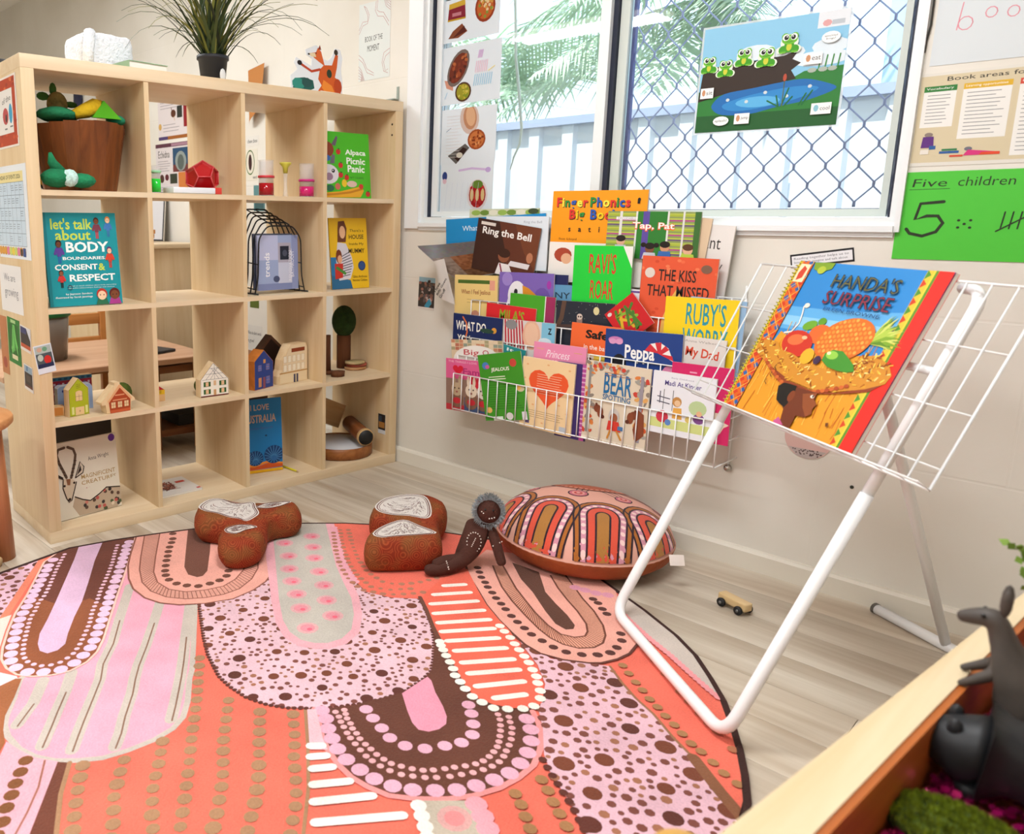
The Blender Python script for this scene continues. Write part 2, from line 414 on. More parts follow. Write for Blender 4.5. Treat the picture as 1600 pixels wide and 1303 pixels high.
GLASS, gn, gl, gp = nt('window_glass')
gt = gn.new('ShaderNodeBsdfTransparent'); gt.inputs[0].default_value = (.93, .97, .98, 1); gg = gn.new('ShaderNodeBsdfGlossy'); gg.inputs['Roughness'].default_value = .02
lw = gn.new('ShaderNodeFresnel'); lw.inputs[0].default_value = 1.5; gm = gn.new('ShaderNodeMixShader')
gl.new(lw.outputs[0], gm.inputs[0]); gl.new(gt.outputs[0], gm.inputs[1]); gl.new(gg.outputs[0], gm.inputs[2]); gl.new(gm.outputs[0], gn['Material Output'].inputs[0])
def sash(x0, x1, y, sl, sr, ms):
    z0, z1 = OZ0+.024, OZ1-.032
    s = MB().box(x0, x0+sl, y-.012, y+.012, z0, z1).box(x1-sr, x1, y-.012, y+.012, z0, z1).box(x0+sl, x1-sr, y-.012, y+.012, z0, z0+.02).box(x0+sl, x1-sr, y-.012, y+.012, z1-.02, z1).build('sash', ms, win)
    MB().box(x0+sl, x1-sr, y-.002, y+.002, z0+.02, z1-.02).build('pane', GLASS, s)
sash(OX0+.028, .822, .045, .03, .034, FRAME)
sash(.84, 1.617, .075, .03, .016, STILE)
trim = struct('trim_1', MB().box(.002, OX0, -.012, 0, .978, OZ1+.06).box(OX0, OX1+.012, -.012, 0, OZ1, OZ1+.06).box(OX1, OX1+.012, -.012, 0, .985, OZ1), WHITE)
struct('trim_2', MB().box(OX0, OX1+.0, -.018, .02, .985, 1.0).box(OX0, OX1, -.008, 0, .972, .985), WHITE)
# diamond security mesh outside the right sash
gr = thing('security_mesh', 'blue-grey diamond security mesh outside the right window pane', 'mesh screen', T((0, .105, 0)))
GM = mat('mesh_steel', '#a4abd0', .5)
MB().box(.862, .874, -.008, .008, 1.03, 2.16).box(1.625, 1.637, -.008, .008, 1.03, 2.16).box(.874, 1.625, -.008, .008, 1.03, 1.046).box(.874, 1.625, -.008, .008, 2.148, 2.16).build('mesh_frame', mat('mesh_frame_steel', '#5d5f93', .5), gr)
cx0, cp, zp = 1.492, .079, .1035
for k in range(-8, 2):
    xa, xb = cx0+cp*k, cx0+cp*(k+1)
    mx = (xa+xb)/2
    for side in (0, 1):
        # strand swings between this node column and the half column beside it
        pts = []; z = 1.046; i = 0
        zz = 1.523-zp*5+ (0)
        j = -1
        while zz+zp*j*.5 < 2.16:
            zc = zz+zp*.5*j
            x = (xa if side == 0 else xb) if j % 2 == 0 else mx+(-.0018 if side == 0 else .0018)
            if j % 2 == 0: x += .0018 if side == 0 else -.0018
            for dz in (-.0075, .0075):
                if 1.046 <= zc+dz <= 2.148: pts.append((x, 0, zc+dz))
            j += 1
        if not .874 < min(p[0] for p in pts) or max(p[0] for p in pts) > 1.625: pts = [(min(max(p[0], .876), 1.623), p[1], p[2]) for p in pts]
        MB().tube(pts, .0024, 5).build('strand', GM, gr)
# ---- outside: ground, steel fence, palm, neighbour's wall
struct('ground_outside', MB().box(-12, 10, .45, 14, -.3, -.06), mat('outside_ground', '#b8b0a0', .9))
struct('path_outside', MB().box(-6, 6, .16, .45, -.3, -.05), mat('concrete', '#c9c5bc', .9))
FEN = mat('fence_steel', '#dfe3ea', .5); FPOST = mat('fence_post', '#a9b4cc', .5)
fn = thing('steel_fence', 'pale ribbed steel panel fence outside the window', 'fence', T((0, 1.3, 0)))
def rib(wd, n):
    p = []
    for i in range(n):
        a = wd*i/n; s = wd/n
        p += [(a, 0), (a+s*.55, 0), (a+s*.62, -.022), (a+s*.93, -.022)]
    p.append((wd, 0)); return p
pr = rib(.79, 4)
shm = MB().prism(pr+[(x, y+.004) for x, y in pr[::-1]], -.05, 1.49).mesh('fence_sheet'); shm.materials.append(FEN)
for k in range(-6, 6): link(bpy.data.objects.new('fence_sheet', shm), fn, T((.17+k*.8-.8, 0, 0)))
for k in range(-2, 3): MB().box(-.02, .025, -.035, .02, -.06, 1.52).build('post', FPOST, fn, T((.165+k*2.4-.8*0, 0, 0)))
MB().box(-4.7, 4.1, -.04, .03, 1.49, 1.53).build('top_rail', FPOST, fn)
MB().box(-4.7, 4.1, -.03, .03, .0, .05).build('bottom_rail', FPOST, fn)
f2 = thing('back_fence', 'second white fence with dark posts farther behind the palm', 'fence', T((-1.2, 4.6, 0)))
for k in range(10): MB().box(0, .42, 0, .03, -.05, 1.78+.0*k).build('board', FEN, f2, T((-2.4+k*.46, 0, 0)))
for k in range(11): MB().box(-.03, .0, -.01, .05, -.05, 1.8).build('post', mat('dark_post', '#6d7790', .6), f2, T((-2.405+k*.46, 0, 0)))
nb = thing('neighbour_wall', 'pale blue corrugated wall of the house next door', 'building', T((1.0, 3.6, 0)))
pr2 = rib(.9, 6); nm_ = MB().prism(pr2+[(x, y+.004) for x, y in pr2[::-1]], -.05, 4.2).mesh('cladding'); nm_.materials.append(mat('blue_cladding', '#b9d2ef', .5))
for k in range(5): link(bpy.data.objects.new('cladding', nm_), nb, T((-.35+k*.9, 0, 0)))
rf = thing('roof_edge', 'white sloping roof edge seen beyond the fence', 'roof', T((-1.6, 3.9, 0)))
MB().prism([(-2.6, 2.5), (1.6, 1.62), (1.6, 1.74), (-2.6, 2.66)], 0, .5, M=Matrix(((1, 0, 0, 0), (0, 0, 1, 0), (0, 1, 0, 0), (0, 0, 0, 1)))).build('roof_board', FEN, rf)
MB().box(1.5, 1.58, .1, .18, -.05, 1.66).build('roof_post', FPOST, rf)
MB().box(-2.5, -2.42, .1, .18, -.05, 2.5).build('roof_post', FPOST, rf)
# palm with single fronds
palm = thing('palm_tree', 'sunlit palm with long feathered fronds outside the window', 'palm', T((-.25, 2.15, 0)))
LEAF = mat('palm_leaf', '#c3d6bd', .6, var=.25, vscale=3); TRUNK = mat('palm_trunk', '#b4bac6', .9, bump=.6, bscale=30)
MB().tube([(.55, .1, -.05), (.5, .1, .8), (.46, .1, 1.6), (.42, .1, 2.45)], [.11, .1, .085, .07], 10).build('trunk', TRUNK, palm)
prng = random.Random(5)
def frond(parent, base, az, el, L, droop, name='frond'):
    b = MB(); pts = []; d = Vector((math.cos(az)*math.cos(el), math.sin(az)*math.cos(el), math.sin(el))); p = Vector(base)
    n = 16
    for i in range(n+1):
        pts.append(p.copy()); p += d*(L/n); d.z -= droop/n; d.normalize()
    b.tube(pts, [.012*(1-i/n*.8) for i in range(n+1)], 5)
    for i in range(2, n+1):
        for q in range(3):
            f = q/3; o = pts[i-1].lerp(pts[i], f); t = (pts[i]-pts[i-1]).normalized(); sd = t.cross(Vector((0, 0, 1))).normalized()
            for s in (-1, 1):
                l = L*.36*math.sin(math.pi*min(1, .12+(i+f)/n*.86))+.05
                e = o+(sd*s*.75+t*.6+Vector((0, 0, prng.uniform(-.55, -.05))))*l; wv = t*.011
                m_ = o.lerp(e, .5)+Vector((0, 0, .02))
                b.add([o-wv, o+wv, m_+wv, m_-wv, e], [(0, 1, 2, 3), (3, 2, 4)])
    b.build(name, LEAF, parent)
for i, (az, el, L, dr) in enumerate([(-2.2, .5, 1.5, 1.5), (-2.8, .7, 1.6, 1.7), (-1.2, .4, 1.5, 1.3), (-.5, .5, 1.6, 1.4), (-1.7, .1, 1.3, 1.0), (2.6, .6, 1.5, 1.4), (.3, .8, 1.7, 1.7), (-2.5, .0, 1.4, .9), (-.9, .0, 1.3, 1.0), (-.2, .1, 1.5, .8), (3.1, .2, 1.6, 1.2), (1.5, .9, 1.4, 1.2)]):
    frond(palm, (.42, .1, 2.42), az, el, L, dr)
for i, (az, el, L, dr, bx) in enumerate([(-1.9, .3, 1.6, 1.0, -1.1), (-1.2, .5, 1.7, 1.2, -1.0), (-.6, .3, 1.5, .9, -1.2), (-2.6, .4, 1.5, 1.1, -.7), (-1.5, .7, 1.6, 1.5, -1.3), (-1.0, .1, 1.5, .6, -1.4), (-.3, .5, 1.6, 1.1, -.6), (-1.7, .0, 1.4, .6, -.9)]):
    frond(palm, (bx, .9, 2.0), az, el, L, dr)
for i, (az, el, L, dr) in enumerate([(-2.0, -.2, 1.2, .5), (-1.4, -.5, 1.0, .4), (-.6, -.4, 1.2, .5), (-2.7, -.3, 1.3, .4), (-1.0, .2, 1.1, 1.2)]):
    frond(palm, (.42, .05, 2.2), az, el, L, dr)
MB().tube([(x+.25, .6-2.15, z) for x, z in [(0.0077,2.346),(0.036,2.0904),(0.0597,1.8056),(0.066,1.7008),(0.0856,1.5935),(0.102,1.4862),(0.1135,1.4054),(0.1078,1.3388),(0.081,1.2863),(0.0641,1.2324)]], [.006, .006, .006, .006, .007, .007, .006, .005, .004, .002], 6).build('hanging_leaf', mat('dry_leaf', '#d6d3c2', .7), palm)

# ================================================================ shelf unit: four by four cubes
BIRCH = wood('birch_x', '#e3cda8', '#d6ba90', 'x', .8, .42); BIRCHY = wood('birch_y', '#e6d2b2', '#dac09a', 'y', .8, .42); BIRCHZ = wood('birch_z', '#e2cba6', '#d5b88c', 'z', .8, .42)
sh = thing('shelf_unit', 'tall birch shelf unit with sixteen open cubes', 'shelf', SHELF)
OB, IB, CU, DP = .038, .016, .335, .39
MB().box(-DP, 0, -SHW, 0, SHW-OB, SHW, bev=.001).build('top_board', BIRCHY, sh)
MB().box(-DP, 0, -SHW, 0, 0, OB, bev=.001).build('bottom_board', BIRCHY, sh)
for s in (0, 1):
    y0 = -SHW if s == 0 else -OB
    MB().box(-DP, 0, y0, y0+OB, OB, SHW-OB, bev=.001).build('side_panel', BIRCHZ, sh)
ZS = [OB+k*(CU+IB) for k in range(4)]            # top surface of every tier
YS = [-SHW+OB+k*(CU+IB) for k in range(4)]       # left side of every column
for k in range(1, 4): MB().box(-DP, -.002, -SHW+OB, -OB, ZS[k]-IB, ZS[k]).build('shelf_board', BIRCHY, sh)
for r in range(4):
    for k in range(1, 4):
        MB().box(-DP, -.002, YS[k]-IB, YS[k], ZS[r], ZS[r]+CU).build('divider', BIRCHZ, sh)
for q in (.03, .055): MB().ball((-.02, -OB, SHW-OB-q*1.6), .004, 8).build('peg_hole', mat('dark_hole', '#3a2f25', .8), sh)

# ================================================================ rug
RUG = [(0.0054,-1.687),(-0.0127,-1.5479),(-0.0323,-1.4628),(-0.0092,-1.4064),(0.0017,-1.3251),(0.0401,-1.2094),(0.0873,-1.0891),(0.1492,-0.984),(0.2194,-0.8772),(0.295,-0.7726),(0.3797,-0.6748),(0.4764,-0.5891),(0.5655,-0.5289),(0.6632,-0.4823),(0.86,-0.375),(1.06,-0.36),(1.2674,-0.4753),(1.3429,-0.4967),(1.3903,-0.5238),(1.4572,-0.5618),(1.5301,-0.6187),(1.5941,-0.6884),(1.6465,-0.7508),(1.6952,-0.8258),(1.7367,-0.8963),(1.7713,-0.964),(1.8011,-1.0323),(1.84,-1.2),(1.85,-1.42),(1.8,-1.66),(1.69,-1.87),(1.52,-2.05),(1.32,-2.18),(1.1,-2.26),(0.87,-2.28),(0.64,-2.25),(0.42,-2.17),(0.24,-2.05),(0.1,-1.9)]
def hull(p):
    p = sorted(set(p)); lo = []
    for q in p:
        while len(lo) > 1 and (lo[-1][0]-lo[-2][0])*(q[1]-lo[-2][1])-(lo[-1][1]-lo[-2][1])*(q[0]-lo[-2][0]) <= 0: lo.pop()
        lo.append(q)
    up = []
    for q in p[::-1]:
        while len(up) > 1 and (up[-1][0]-up[-2][0])*(q[1]-up[-2][1])-(up[-1][1]-up[-2][1])*(q[0]-up[-2][0]) <= 0: up.pop()
        up.append(q)
    return lo[:-1]+up[:-1]
RUGH = hull(RUG)
RZT = .008
rug = thing('round_rug', 'large round coral and pink rug with arches and dots', 'rug')
MB().prism(RUGH, .0005, RZT).build('rug_backing', mat('rug_edge', '#3d2420', .95, bump=.6, bscale=300), rug)
def inset(p, d):
    n = len(p); out = []
    for i in range(n):
        a, b, c = Vector(p[i-1]), Vector(p[i]), Vector(p[(i+1) % n]); e1 = (b-a).normalized(); e2 = (c-b).normalized()
        n1, n2 = Vector((-e1.y, e1.x)), Vector((-e2.y, e2.x)); m = (n1+n2); m = m/max(m.length_squared/2, .3); q = b+m*d; out.append((q.x, q.y))
    return out
CL = inset(RUGH, .014)
k = Pr(1, 1, clip=CL, eps=2.5e-5, z0=RZT+.0002)
CORAL, LIL, BRN, BRN2, SALM, PINK, GREY, CRM, OLV, DPK = '#e86f5c', '#e3b9cc', '#5e3128', '#8f5232', '#e8a697', '#e79fb1', '#c3b7ac', '#eee7dd', '#a87f5e', '#d98699'
def arc_pts(p, step):
    out = [p[0]]; rem = step
    for a, b in zip(p, p[1:]):
        L = math.hypot(b[0]-a[0], b[1]-a[1]); d = rem
        while d <= L: out.append((a[0]+(b[0]-a[0])*d/L, a[1]+(b[1]-a[1])*d/L)); d += step
        rem = d-L
    return out
def inside(p, pl):
    c = False; n = len(pl)
    for i in range(n):
        a, b = pl[i-1], pl[i]
        if (a[1] > p[1]) != (b[1] > p[1]) and p[0] < (b[0]-a[0])*(p[1]-a[1])/(b[1]-a[1])+a[0]: c = not c
    return c
def speckle(pl, rbig, rsm, big, small, seed, avoid=()):
    r = random.Random(seed); xs = [p[0] for p in pl]; ys = [p[1] for p in pl]; B = []; S = []
    def put(L, n, rad, gap):
        for _ in range(n):
            q = (r.uniform(min(xs), max(xs)), r.uniform(min(ys), max(ys)))
            if not inside(q, pl) or any(inside(q, a) for a in avoid): continue
            if all((q[0]-x)**2+(q[1]-y)**2 > (rad+rr+gap)**2 for x, y, rr in B+S): L.append((*q, rad*r.uniform(.85, 1.15)))
    put(B, big, rbig, rbig*2.0); put(S, small, rsm*1.5, rsm*.7); put(S, small*3, rsm, rsm*.35)
    k.up()
    for x, y, q in B: k.ell(x, y, q, q*1.0, BRN if r.random() < .5 else '#743f2c', 12, up=False)
    for x, y, q in S: k.ell(x, y, q, q, '#7a463c' if r.random() < .7 else '#a06a50', 7, up=False)
def ticks(o, i, n, col):
    def res(p, m):
        d = [0]
        for a, b in zip(p, p[1:]): d.append(d[-1]+math.hypot(b[0]-a[0], b[1]-a[1]))
        out = []; j = 0
        for t in range(m):
            s = d[-1]*t/(m-1)
            while j < len(d)-2 and d[j+1] < s: j += 1
            f = (s-d[j])/max(d[j+1]-d[j], 1e-9); out.append((p[j][0]+(p[j+1][0]-p[j][0])*f, p[j][1]+(p[j+1][1]-p[j][1])*f))
        return out
    A, Bp = res(o, n), res(i, n)
    for a, b in zip(A, Bp): k.line([a, b], .0022, col, cap=False); k.z -= k.eps
    k.up()
k.poly(RUGH, CORAL)
# --- lilac speckled corner and pale pieces on the left
lc = [(0.0125,-1.6889),(-0.001,-1.6194),(0.0022,-1.5613),(0.1071,-1.6428),(0.2595,-1.7606),(0.2857,-1.7862),(0.2945,-1.8818),(0.0249,-1.7978)]
k.poly(lc, LIL); speckle(lc, .016, .006, 60, 250, 4)
k.line([(0.0022,-1.5613),(0.1071,-1.6428),(0.2548,-1.7557),(0.3662,-1.8452)], .02, '#ea8468')
k.poly([(0.3095,-1.8413),(0.2791,-1.7839),(0.2783,-1.7545),(0.3487,-1.7962),(0.4159,-1.8326),(0.4706,-1.895)], '#f0cfc4')
k.poly([(0.4768,-1.9655),(0.5254,-1.8716),(0.565,-1.8493),(0.5886,-1.8526),(0.6879,-1.9165),(0.756,-1.9475),(0.7456,-2.0453)], '#efd0d2')
# --- pink striped arch
m2 = [(0.1167,-1.3299),(0.4983,-1.3408),(0.5525,-1.3773),(0.7172,-1.4874),(0.7992,-1.5427),(0.8259,-1.5661),(0.8964,-1.6149),(0.9355,-1.6499),(0.9542,-1.685),(0.9605,-1.7317),(0.9552,-1.7838),(0.9434,-1.8306),(0.9185,-1.8699),(0.8901,-1.9023),(0.8558,-1.9251),(0.8147,-1.9385),(0.7617,-1.9409),(0.7253,-1.934),(0.6943,-1.9189),(0.6429,-1.8841),(0.5806,-1.8467),(0.5564,-1.7968)]
k.poly(m2, '#eaa3b6')
for s in ([(0.3297,-1.4474),(0.4834,-1.5595),(0.5753,-1.6235),(0.6421,-1.6827),(0.6957,-1.715),(0.7516,-1.7597),(0.8094,-1.8066),(0.8509,-1.8391),(0.8844,-1.8646)], [(0.467,-1.4323),(0.5525,-1.5),(0.6381,-1.5692),(0.7007,-1.6236),(0.7459,-1.6576),(0.7902,-1.6875),(0.8525,-1.7382),(0.8963,-1.7694),(0.9297,-1.7987)], [(0.5194,-1.3721),(0.6646,-1.476),(0.7494,-1.5354),(0.8042,-1.5757),(0.8429,-1.6057),(0.8865,-1.6399),(0.9265,-1.6729)], [(0.6188,-1.8105),(0.6874,-1.8606),(0.7116,-1.8862),(0.7393,-1.915)], [(0.6308,-1.751),(0.6919,-1.7928),(0.7489,-1.837),(0.7828,-1.8621),(0.8356,-1.9033)]):
    k.line(s, .026, GREY); k.line([(x+.004, y) for x, y in s[1:]], .0035, '#86624f')
k.line(m2[1:], .013, GREY)
# --- bottom left: pink with bead chain, brown stripe
k.poly([(0.5732,-1.8552),(0.5824,-1.8446),(0.6429,-1.8841),(0.6926,-1.9209),(0.7359,-1.9403),(0.778,-1.9518),(0.8196,-1.9882),(0.7986,-2.0387),(0.5934,-1.9748)], '#a0613c')
k.poly([(0.8142,-2.021),(0.8092,-1.9727),(0.7757,-1.9485),(0.8166,-1.9392),(0.8576,-1.9258),(0.8999,-1.8966),(0.9799,-1.9611),(1.039,-2.0067),(1.1022,-2.0476),(1.0431,-2.1148)], '#e9a9b6')
k.poly([(0.8983,-1.8984),(0.9126,-1.8848),(0.9809,-1.9315),(1.0668,-1.9751),(1.1229,-2.0052),(1.0924,-2.0399),(1.039,-2.0067),(0.9799,-1.9611)], '#6f3f30')
k.line([(0.9149,-1.8821),(0.9831,-1.929),(1.0682,-1.9735),(1.1256,-2.0021)], .009, OLV)
k.line([(0.8791,-1.9149),(0.9413,-1.9523),(0.9893,-1.9916),(1.0237,-2.0241)], .004, '#a06a58')
k.dots([(0.8554,-1.9419),(0.8804,-1.9611),(0.9045,-1.9794),(0.929,-1.9954),(0.9542,-2.0135),(0.9827,-2.0302),(1.007,-2.0494)], .014, '#80502f')
# --- rows of olive dots on the coral
for c, r in (([(0.77,-1.5035),(0.8981,-1.5923),(0.9931,-1.6649),(1.0561,-1.7102),(1.1405,-1.7735),(1.1875,-1.81),(1.2308,-1.8435)], .0095), ([(0.9754,-1.7206),(1.026,-1.7581),(1.0718,-1.7962),(1.1312,-1.8323),(1.1826,-1.8578)], .0105), ([(0.9753,-1.8024),(0.9995,-1.8227),(1.0478,-1.86),(1.1054,-1.8904),(1.1467,-1.9192)], .0105), ([(0.939,-1.868),(0.9795,-1.894),(1.0159,-1.9154),(1.0743,-1.9475),(1.1169,-1.9731)], .0105),
             ([(0.9495,-1.5474),(1.0486,-1.6283),(1.1377,-1.6909),(1.1628,-1.7121),(1.2089,-1.7527),(1.2435,-1.7885)], .0105), ([(1.025,-1.5216),(1.1024,-1.5815),(1.1807,-1.6418),(1.2224,-1.6801),(1.2659,-1.7272),(1.3013,-1.7632)], .0105), ([(1.0769,-1.4754),(1.1409,-1.523),(1.1756,-1.5547),(1.2452,-1.606),(1.2784,-1.6349),(1.3143,-1.6742),(1.3489,-1.7091)], .0105)):
    k.dots(arc_pts(c, .0325), r*1.32, OLV, 9, .12)
k.line([(1.0819,-1.4468),(1.1734,-1.5178),(1.2595,-1.5896),(1.3373,-1.6671),(1.3724,-1.702)], .007, OLV)
# --- brown arch with the lilac tongue
m1 = [(-0.0542,-1.4525),(0.0235,-1.5642),(0.1932,-1.6799),(0.278,-1.7446),(0.356,-1.7926),(0.4256,-1.8301),(0.4742,-1.8504),(0.5193,-1.8552),(0.56,-1.8474),(0.5899,-1.8247),(0.613,-1.7907),(0.624,-1.751),(0.614,-1.7067),(0.5885,-1.6693),(0.5448,-1.6316),(0.4784,-1.585),(0.3712,-1.5092),(0.2644,-1.4308),(0.202,-1.3858),(0.0266,-1.266)]
k.poly(m1, '#6b382b'); k.poly([(0.1932,-1.6799),(0.278,-1.7446),(0.356,-1.7926),(0.4256,-1.8301),(0.4742,-1.8504),(0.5193,-1.8552),(0.56,-1.8474),(0.5899,-1.8247),(0.613,-1.7907),(0.624,-1.751),(0.614,-1.7067),(0.5885,-1.6693),(0.5448,-1.6316),(0.4784,-1.585),(0.417,-1.5434),(0.3274,-1.565),(0.3271,-1.636)], '#8d4f30')
k.line(m1, .006, '#efc0b2')
k.poly([(-0.024,-1.4328),(0.0044,-1.3697),(0.113,-1.4475),(0.2357,-1.5255),(0.3311,-1.5884),(0.3964,-1.6392),(0.4648,-1.6865),(0.5064,-1.7113),(0.522,-1.7369),(0.5198,-1.7607),(0.4971,-1.7697),(0.4633,-1.7607),(0.4196,-1.7383),(0.3643,-1.6961),(0.2796,-1.6365),(0.1782,-1.5671),(0.0646,-1.4894)], '#d9b3cf')
k.dots(arc_pts([(0.0106,-1.4955),(0.0545,-1.5285),(0.0976,-1.5587),(0.1469,-1.5909),(0.1873,-1.6171),(0.231,-1.6478),(0.2625,-1.678),(0.3037,-1.7048),(0.3237,-1.7227),(0.3643,-1.7451),(0.4091,-1.7689),(0.447,-1.7882),(0.4853,-1.8044),(0.5163,-1.8104),(0.5372,-1.8068),(0.5666,-1.7891),(0.573,-1.7739),(0.5768,-1.7574),(0.5703,-1.7363),(0.5584,-1.7123),(0.534,-1.6885),(0.4973,-1.6586),(0.4527,-1.6242),(0.4012,-1.5929),(0.3511,-1.5545),(0.2955,-1.5163),(0.2588,-1.4868),(0.2127,-1.4521),(0.1561,-1.4115),(0.0934,-1.3713),(0.0373,-1.3318)], .021), .0068, '#e9bdd0', 8)
k.dots([(0.0278,-1.5387),(0.0579,-1.5649),(0.0836,-1.5813),(0.1103,-1.6017),(0.1374,-1.6202),(0.1638,-1.6382),(0.1883,-1.6569),(0.2132,-1.6739),(0.2375,-1.6904),(0.2635,-1.7091),(0.291,-1.7297),(0.3186,-1.7485),(0.3475,-1.7643),(0.3755,-1.7796),(0.4057,-1.7955),(0.4348,-1.8109),(0.4667,-1.8257),(0.4968,-1.8368),(0.5309,-1.8379),(0.5659,-1.8253),(0.5894,-1.7984),(0.6049,-1.7651),(0.5998,-1.731),(0.5826,-1.7014),(0.5617,-1.6742),(0.5378,-1.653),(0.5111,-1.6335),(0.4834,-1.6133),(0.4577,-1.5939),(0.4314,-1.5757),(0.4081,-1.5589),(0.3833,-1.5393),(0.3555,-1.5217),(0.331,-1.5045),(0.3074,-1.485),(0.2776,-1.4652),(0.2551,-1.4478),(0.2282,-1.428),(0.1992,-1.409),(0.1772,-1.3914),(0.1512,-1.3758),(0.128,-1.3573),(0.1039,-1.3404),(0.0769,-1.324),(0.055,-1.3037)], .0158, '#e6bfda', 12)
# --- speckled lilac arch in the middle
m4 = [(0.5446,-1.3703),(0.5501,-1.3639),(0.6226,-1.4048),(0.6984,-1.4464),(0.7734,-1.4829),(0.8625,-1.5128),(0.9108,-1.5172),(0.967,-1.5135),(1.0154,-1.4959),(1.0523,-1.4706),(1.0873,-1.4339),(1.1076,-1.4074),(1.1373,-1.3566),(1.1603,-1.2996),(1.1733,-1.2459),(1.1691,-1.1811),(1.1588,-1.1391),(1.1303,-1.0993),(1.0752,-1.0328),(1.0222,-0.9809),(0.9423,-0.9191),(0.8972,-0.8939),(0.7648,-0.8865),(0.5388,-0.7688),(0.3469,-0.7034),(0.2198,-0.8503),(0.4417,-1.0963)]
m5 = [(0.1987,-0.8747),(0.3276,-0.9425),(0.4541,-1.0339),(0.5662,-1.1149),(0.6662,-1.1871),(0.7591,-1.2482),(0.8176,-1.2728),(0.8631,-1.2759),(0.8956,-1.261),(0.9168,-1.2367),(0.9239,-1.1971),(0.9082,-1.1501),(0.8561,-1.0915),(0.7881,-1.036),(0.7005,-0.9851),(0.6101,-0.9293),(0.4895,-0.8408),(0.33,-0.723)]
k.poly(m4, '#dfb8c3'); speckle(m4, .0135, .0046, 700, 900, 11, (m5,))
k.dots(arc_pts(m4[1:22], .0125), .0056, BRN, 8)
# --- salmon arch below the kangaroo cushion
m3 = [(0.0151,-1.2552),(0.1412,-1.3451),(0.2099,-1.39),(0.2876,-1.429),(0.353,-1.4501),(0.4207,-1.4523),(0.4733,-1.436),(0.5158,-1.4033),(0.5541,-1.3486),(0.5823,-1.2779),(0.5762,-1.2053),(0.5577,-1.1493),(0.5295,-1.1069),(0.4088,-0.9934),(0.2198,-0.8503)]
k.poly(m3, SALM); k.line(m3[:-2], .005, '#8e5546')
bo, bi = [(0.036,-1.2392),(0.1781,-1.3308),(0.2553,-1.3772),(0.3341,-1.4123),(0.3989,-1.4207),(0.4558,-1.4064),(0.4991,-1.3734),(0.5278,-1.3294),(0.544,-1.2826),(0.5446,-1.23),(0.5187,-1.1695),(0.4736,-1.1131),(0.3335,-1.0055),(0.2283,-0.9266)], [(0.0495,-1.1911),(0.2071,-1.2974),(0.2971,-1.355),(0.3623,-1.38),(0.421,-1.3779),(0.464,-1.3516),(0.4899,-1.3046),(0.5029,-1.2544),(0.4891,-1.2036),(0.4536,-1.1491),(0.3814,-1.0897),(0.2007,-0.9584)]
k.poly(bo+bi[::-1], '#d99c8b'); ticks(bo, bi, 90, '#8e5546'); k.line(bo, .004, '#8e5546'); k.line(bi, .004, '#8e5546')
k.dots([(0.086,-1.1653),(0.1224,-1.1871),(0.1463,-1.2061),(0.1727,-1.2286),(0.1996,-1.249),(0.227,-1.2675),(0.2525,-1.2868),(0.2824,-1.3066),(0.3114,-1.3257),(0.3384,-1.3394),(0.3694,-1.3474),(0.4044,-1.3437),(0.4332,-1.3284),(0.4575,-1.3065),(0.4652,-1.2737),(0.4662,-1.2422),(0.4555,-1.211),(0.4314,-1.1876),(0.4078,-1.1689),(0.3798,-1.1471),(0.3459,-1.1235)], .0125, '#6b4032', 8)
k.poly([(0.0813,-1.1047),(0.2423,-1.2142),(0.3256,-1.2702),(0.3767,-1.289),(0.4075,-1.2787),(0.4113,-1.2619),(0.3914,-1.2337),(0.2828,-1.1531),(0.1308,-1.0475)], '#6f4436')
# --- grey tongue with pink flowers
g5 = [(0.1678,-0.8838),(0.3089,-0.9641),(0.4365,-1.0542),(0.5508,-1.1326),(0.6613,-1.2092),(0.7601,-1.2717),(0.8273,-1.2987),(0.8815,-1.2992),(0.9152,-1.278),(0.9381,-1.2517),(0.9493,-1.2039),(0.9319,-1.1465),(0.8726,-1.0777),(0.7963,-1.0153),(0.7059,-0.9605),(0.612,-0.9002),(0.4966,-0.8174),(0.334,-0.6917)]
k.poly(g5, '#e8aab4'); k.poly(m5, '#bfb8ae')
fl = [(0.3172,-0.8883),(0.3816,-0.94),(0.4657,-0.9917),(0.537,-1.047),(0.6037,-1.0913),(0.6728,-1.1311),(0.7417,-1.1743),(0.8309,-1.2269),(0.3964,-0.8399),(0.4644,-0.8928),(0.528,-0.9423),(0.6078,-0.9932),(0.6817,-1.0403),(0.7524,-1.0932),(0.8261,-1.138)]
k.dots(fl, .028, '#d8a6a8', 12); k.dots(fl, .019, '#de8f9a', 10); k.dots([(x+.008, y) for x, y in fl], .007, '#e8667c', 8)
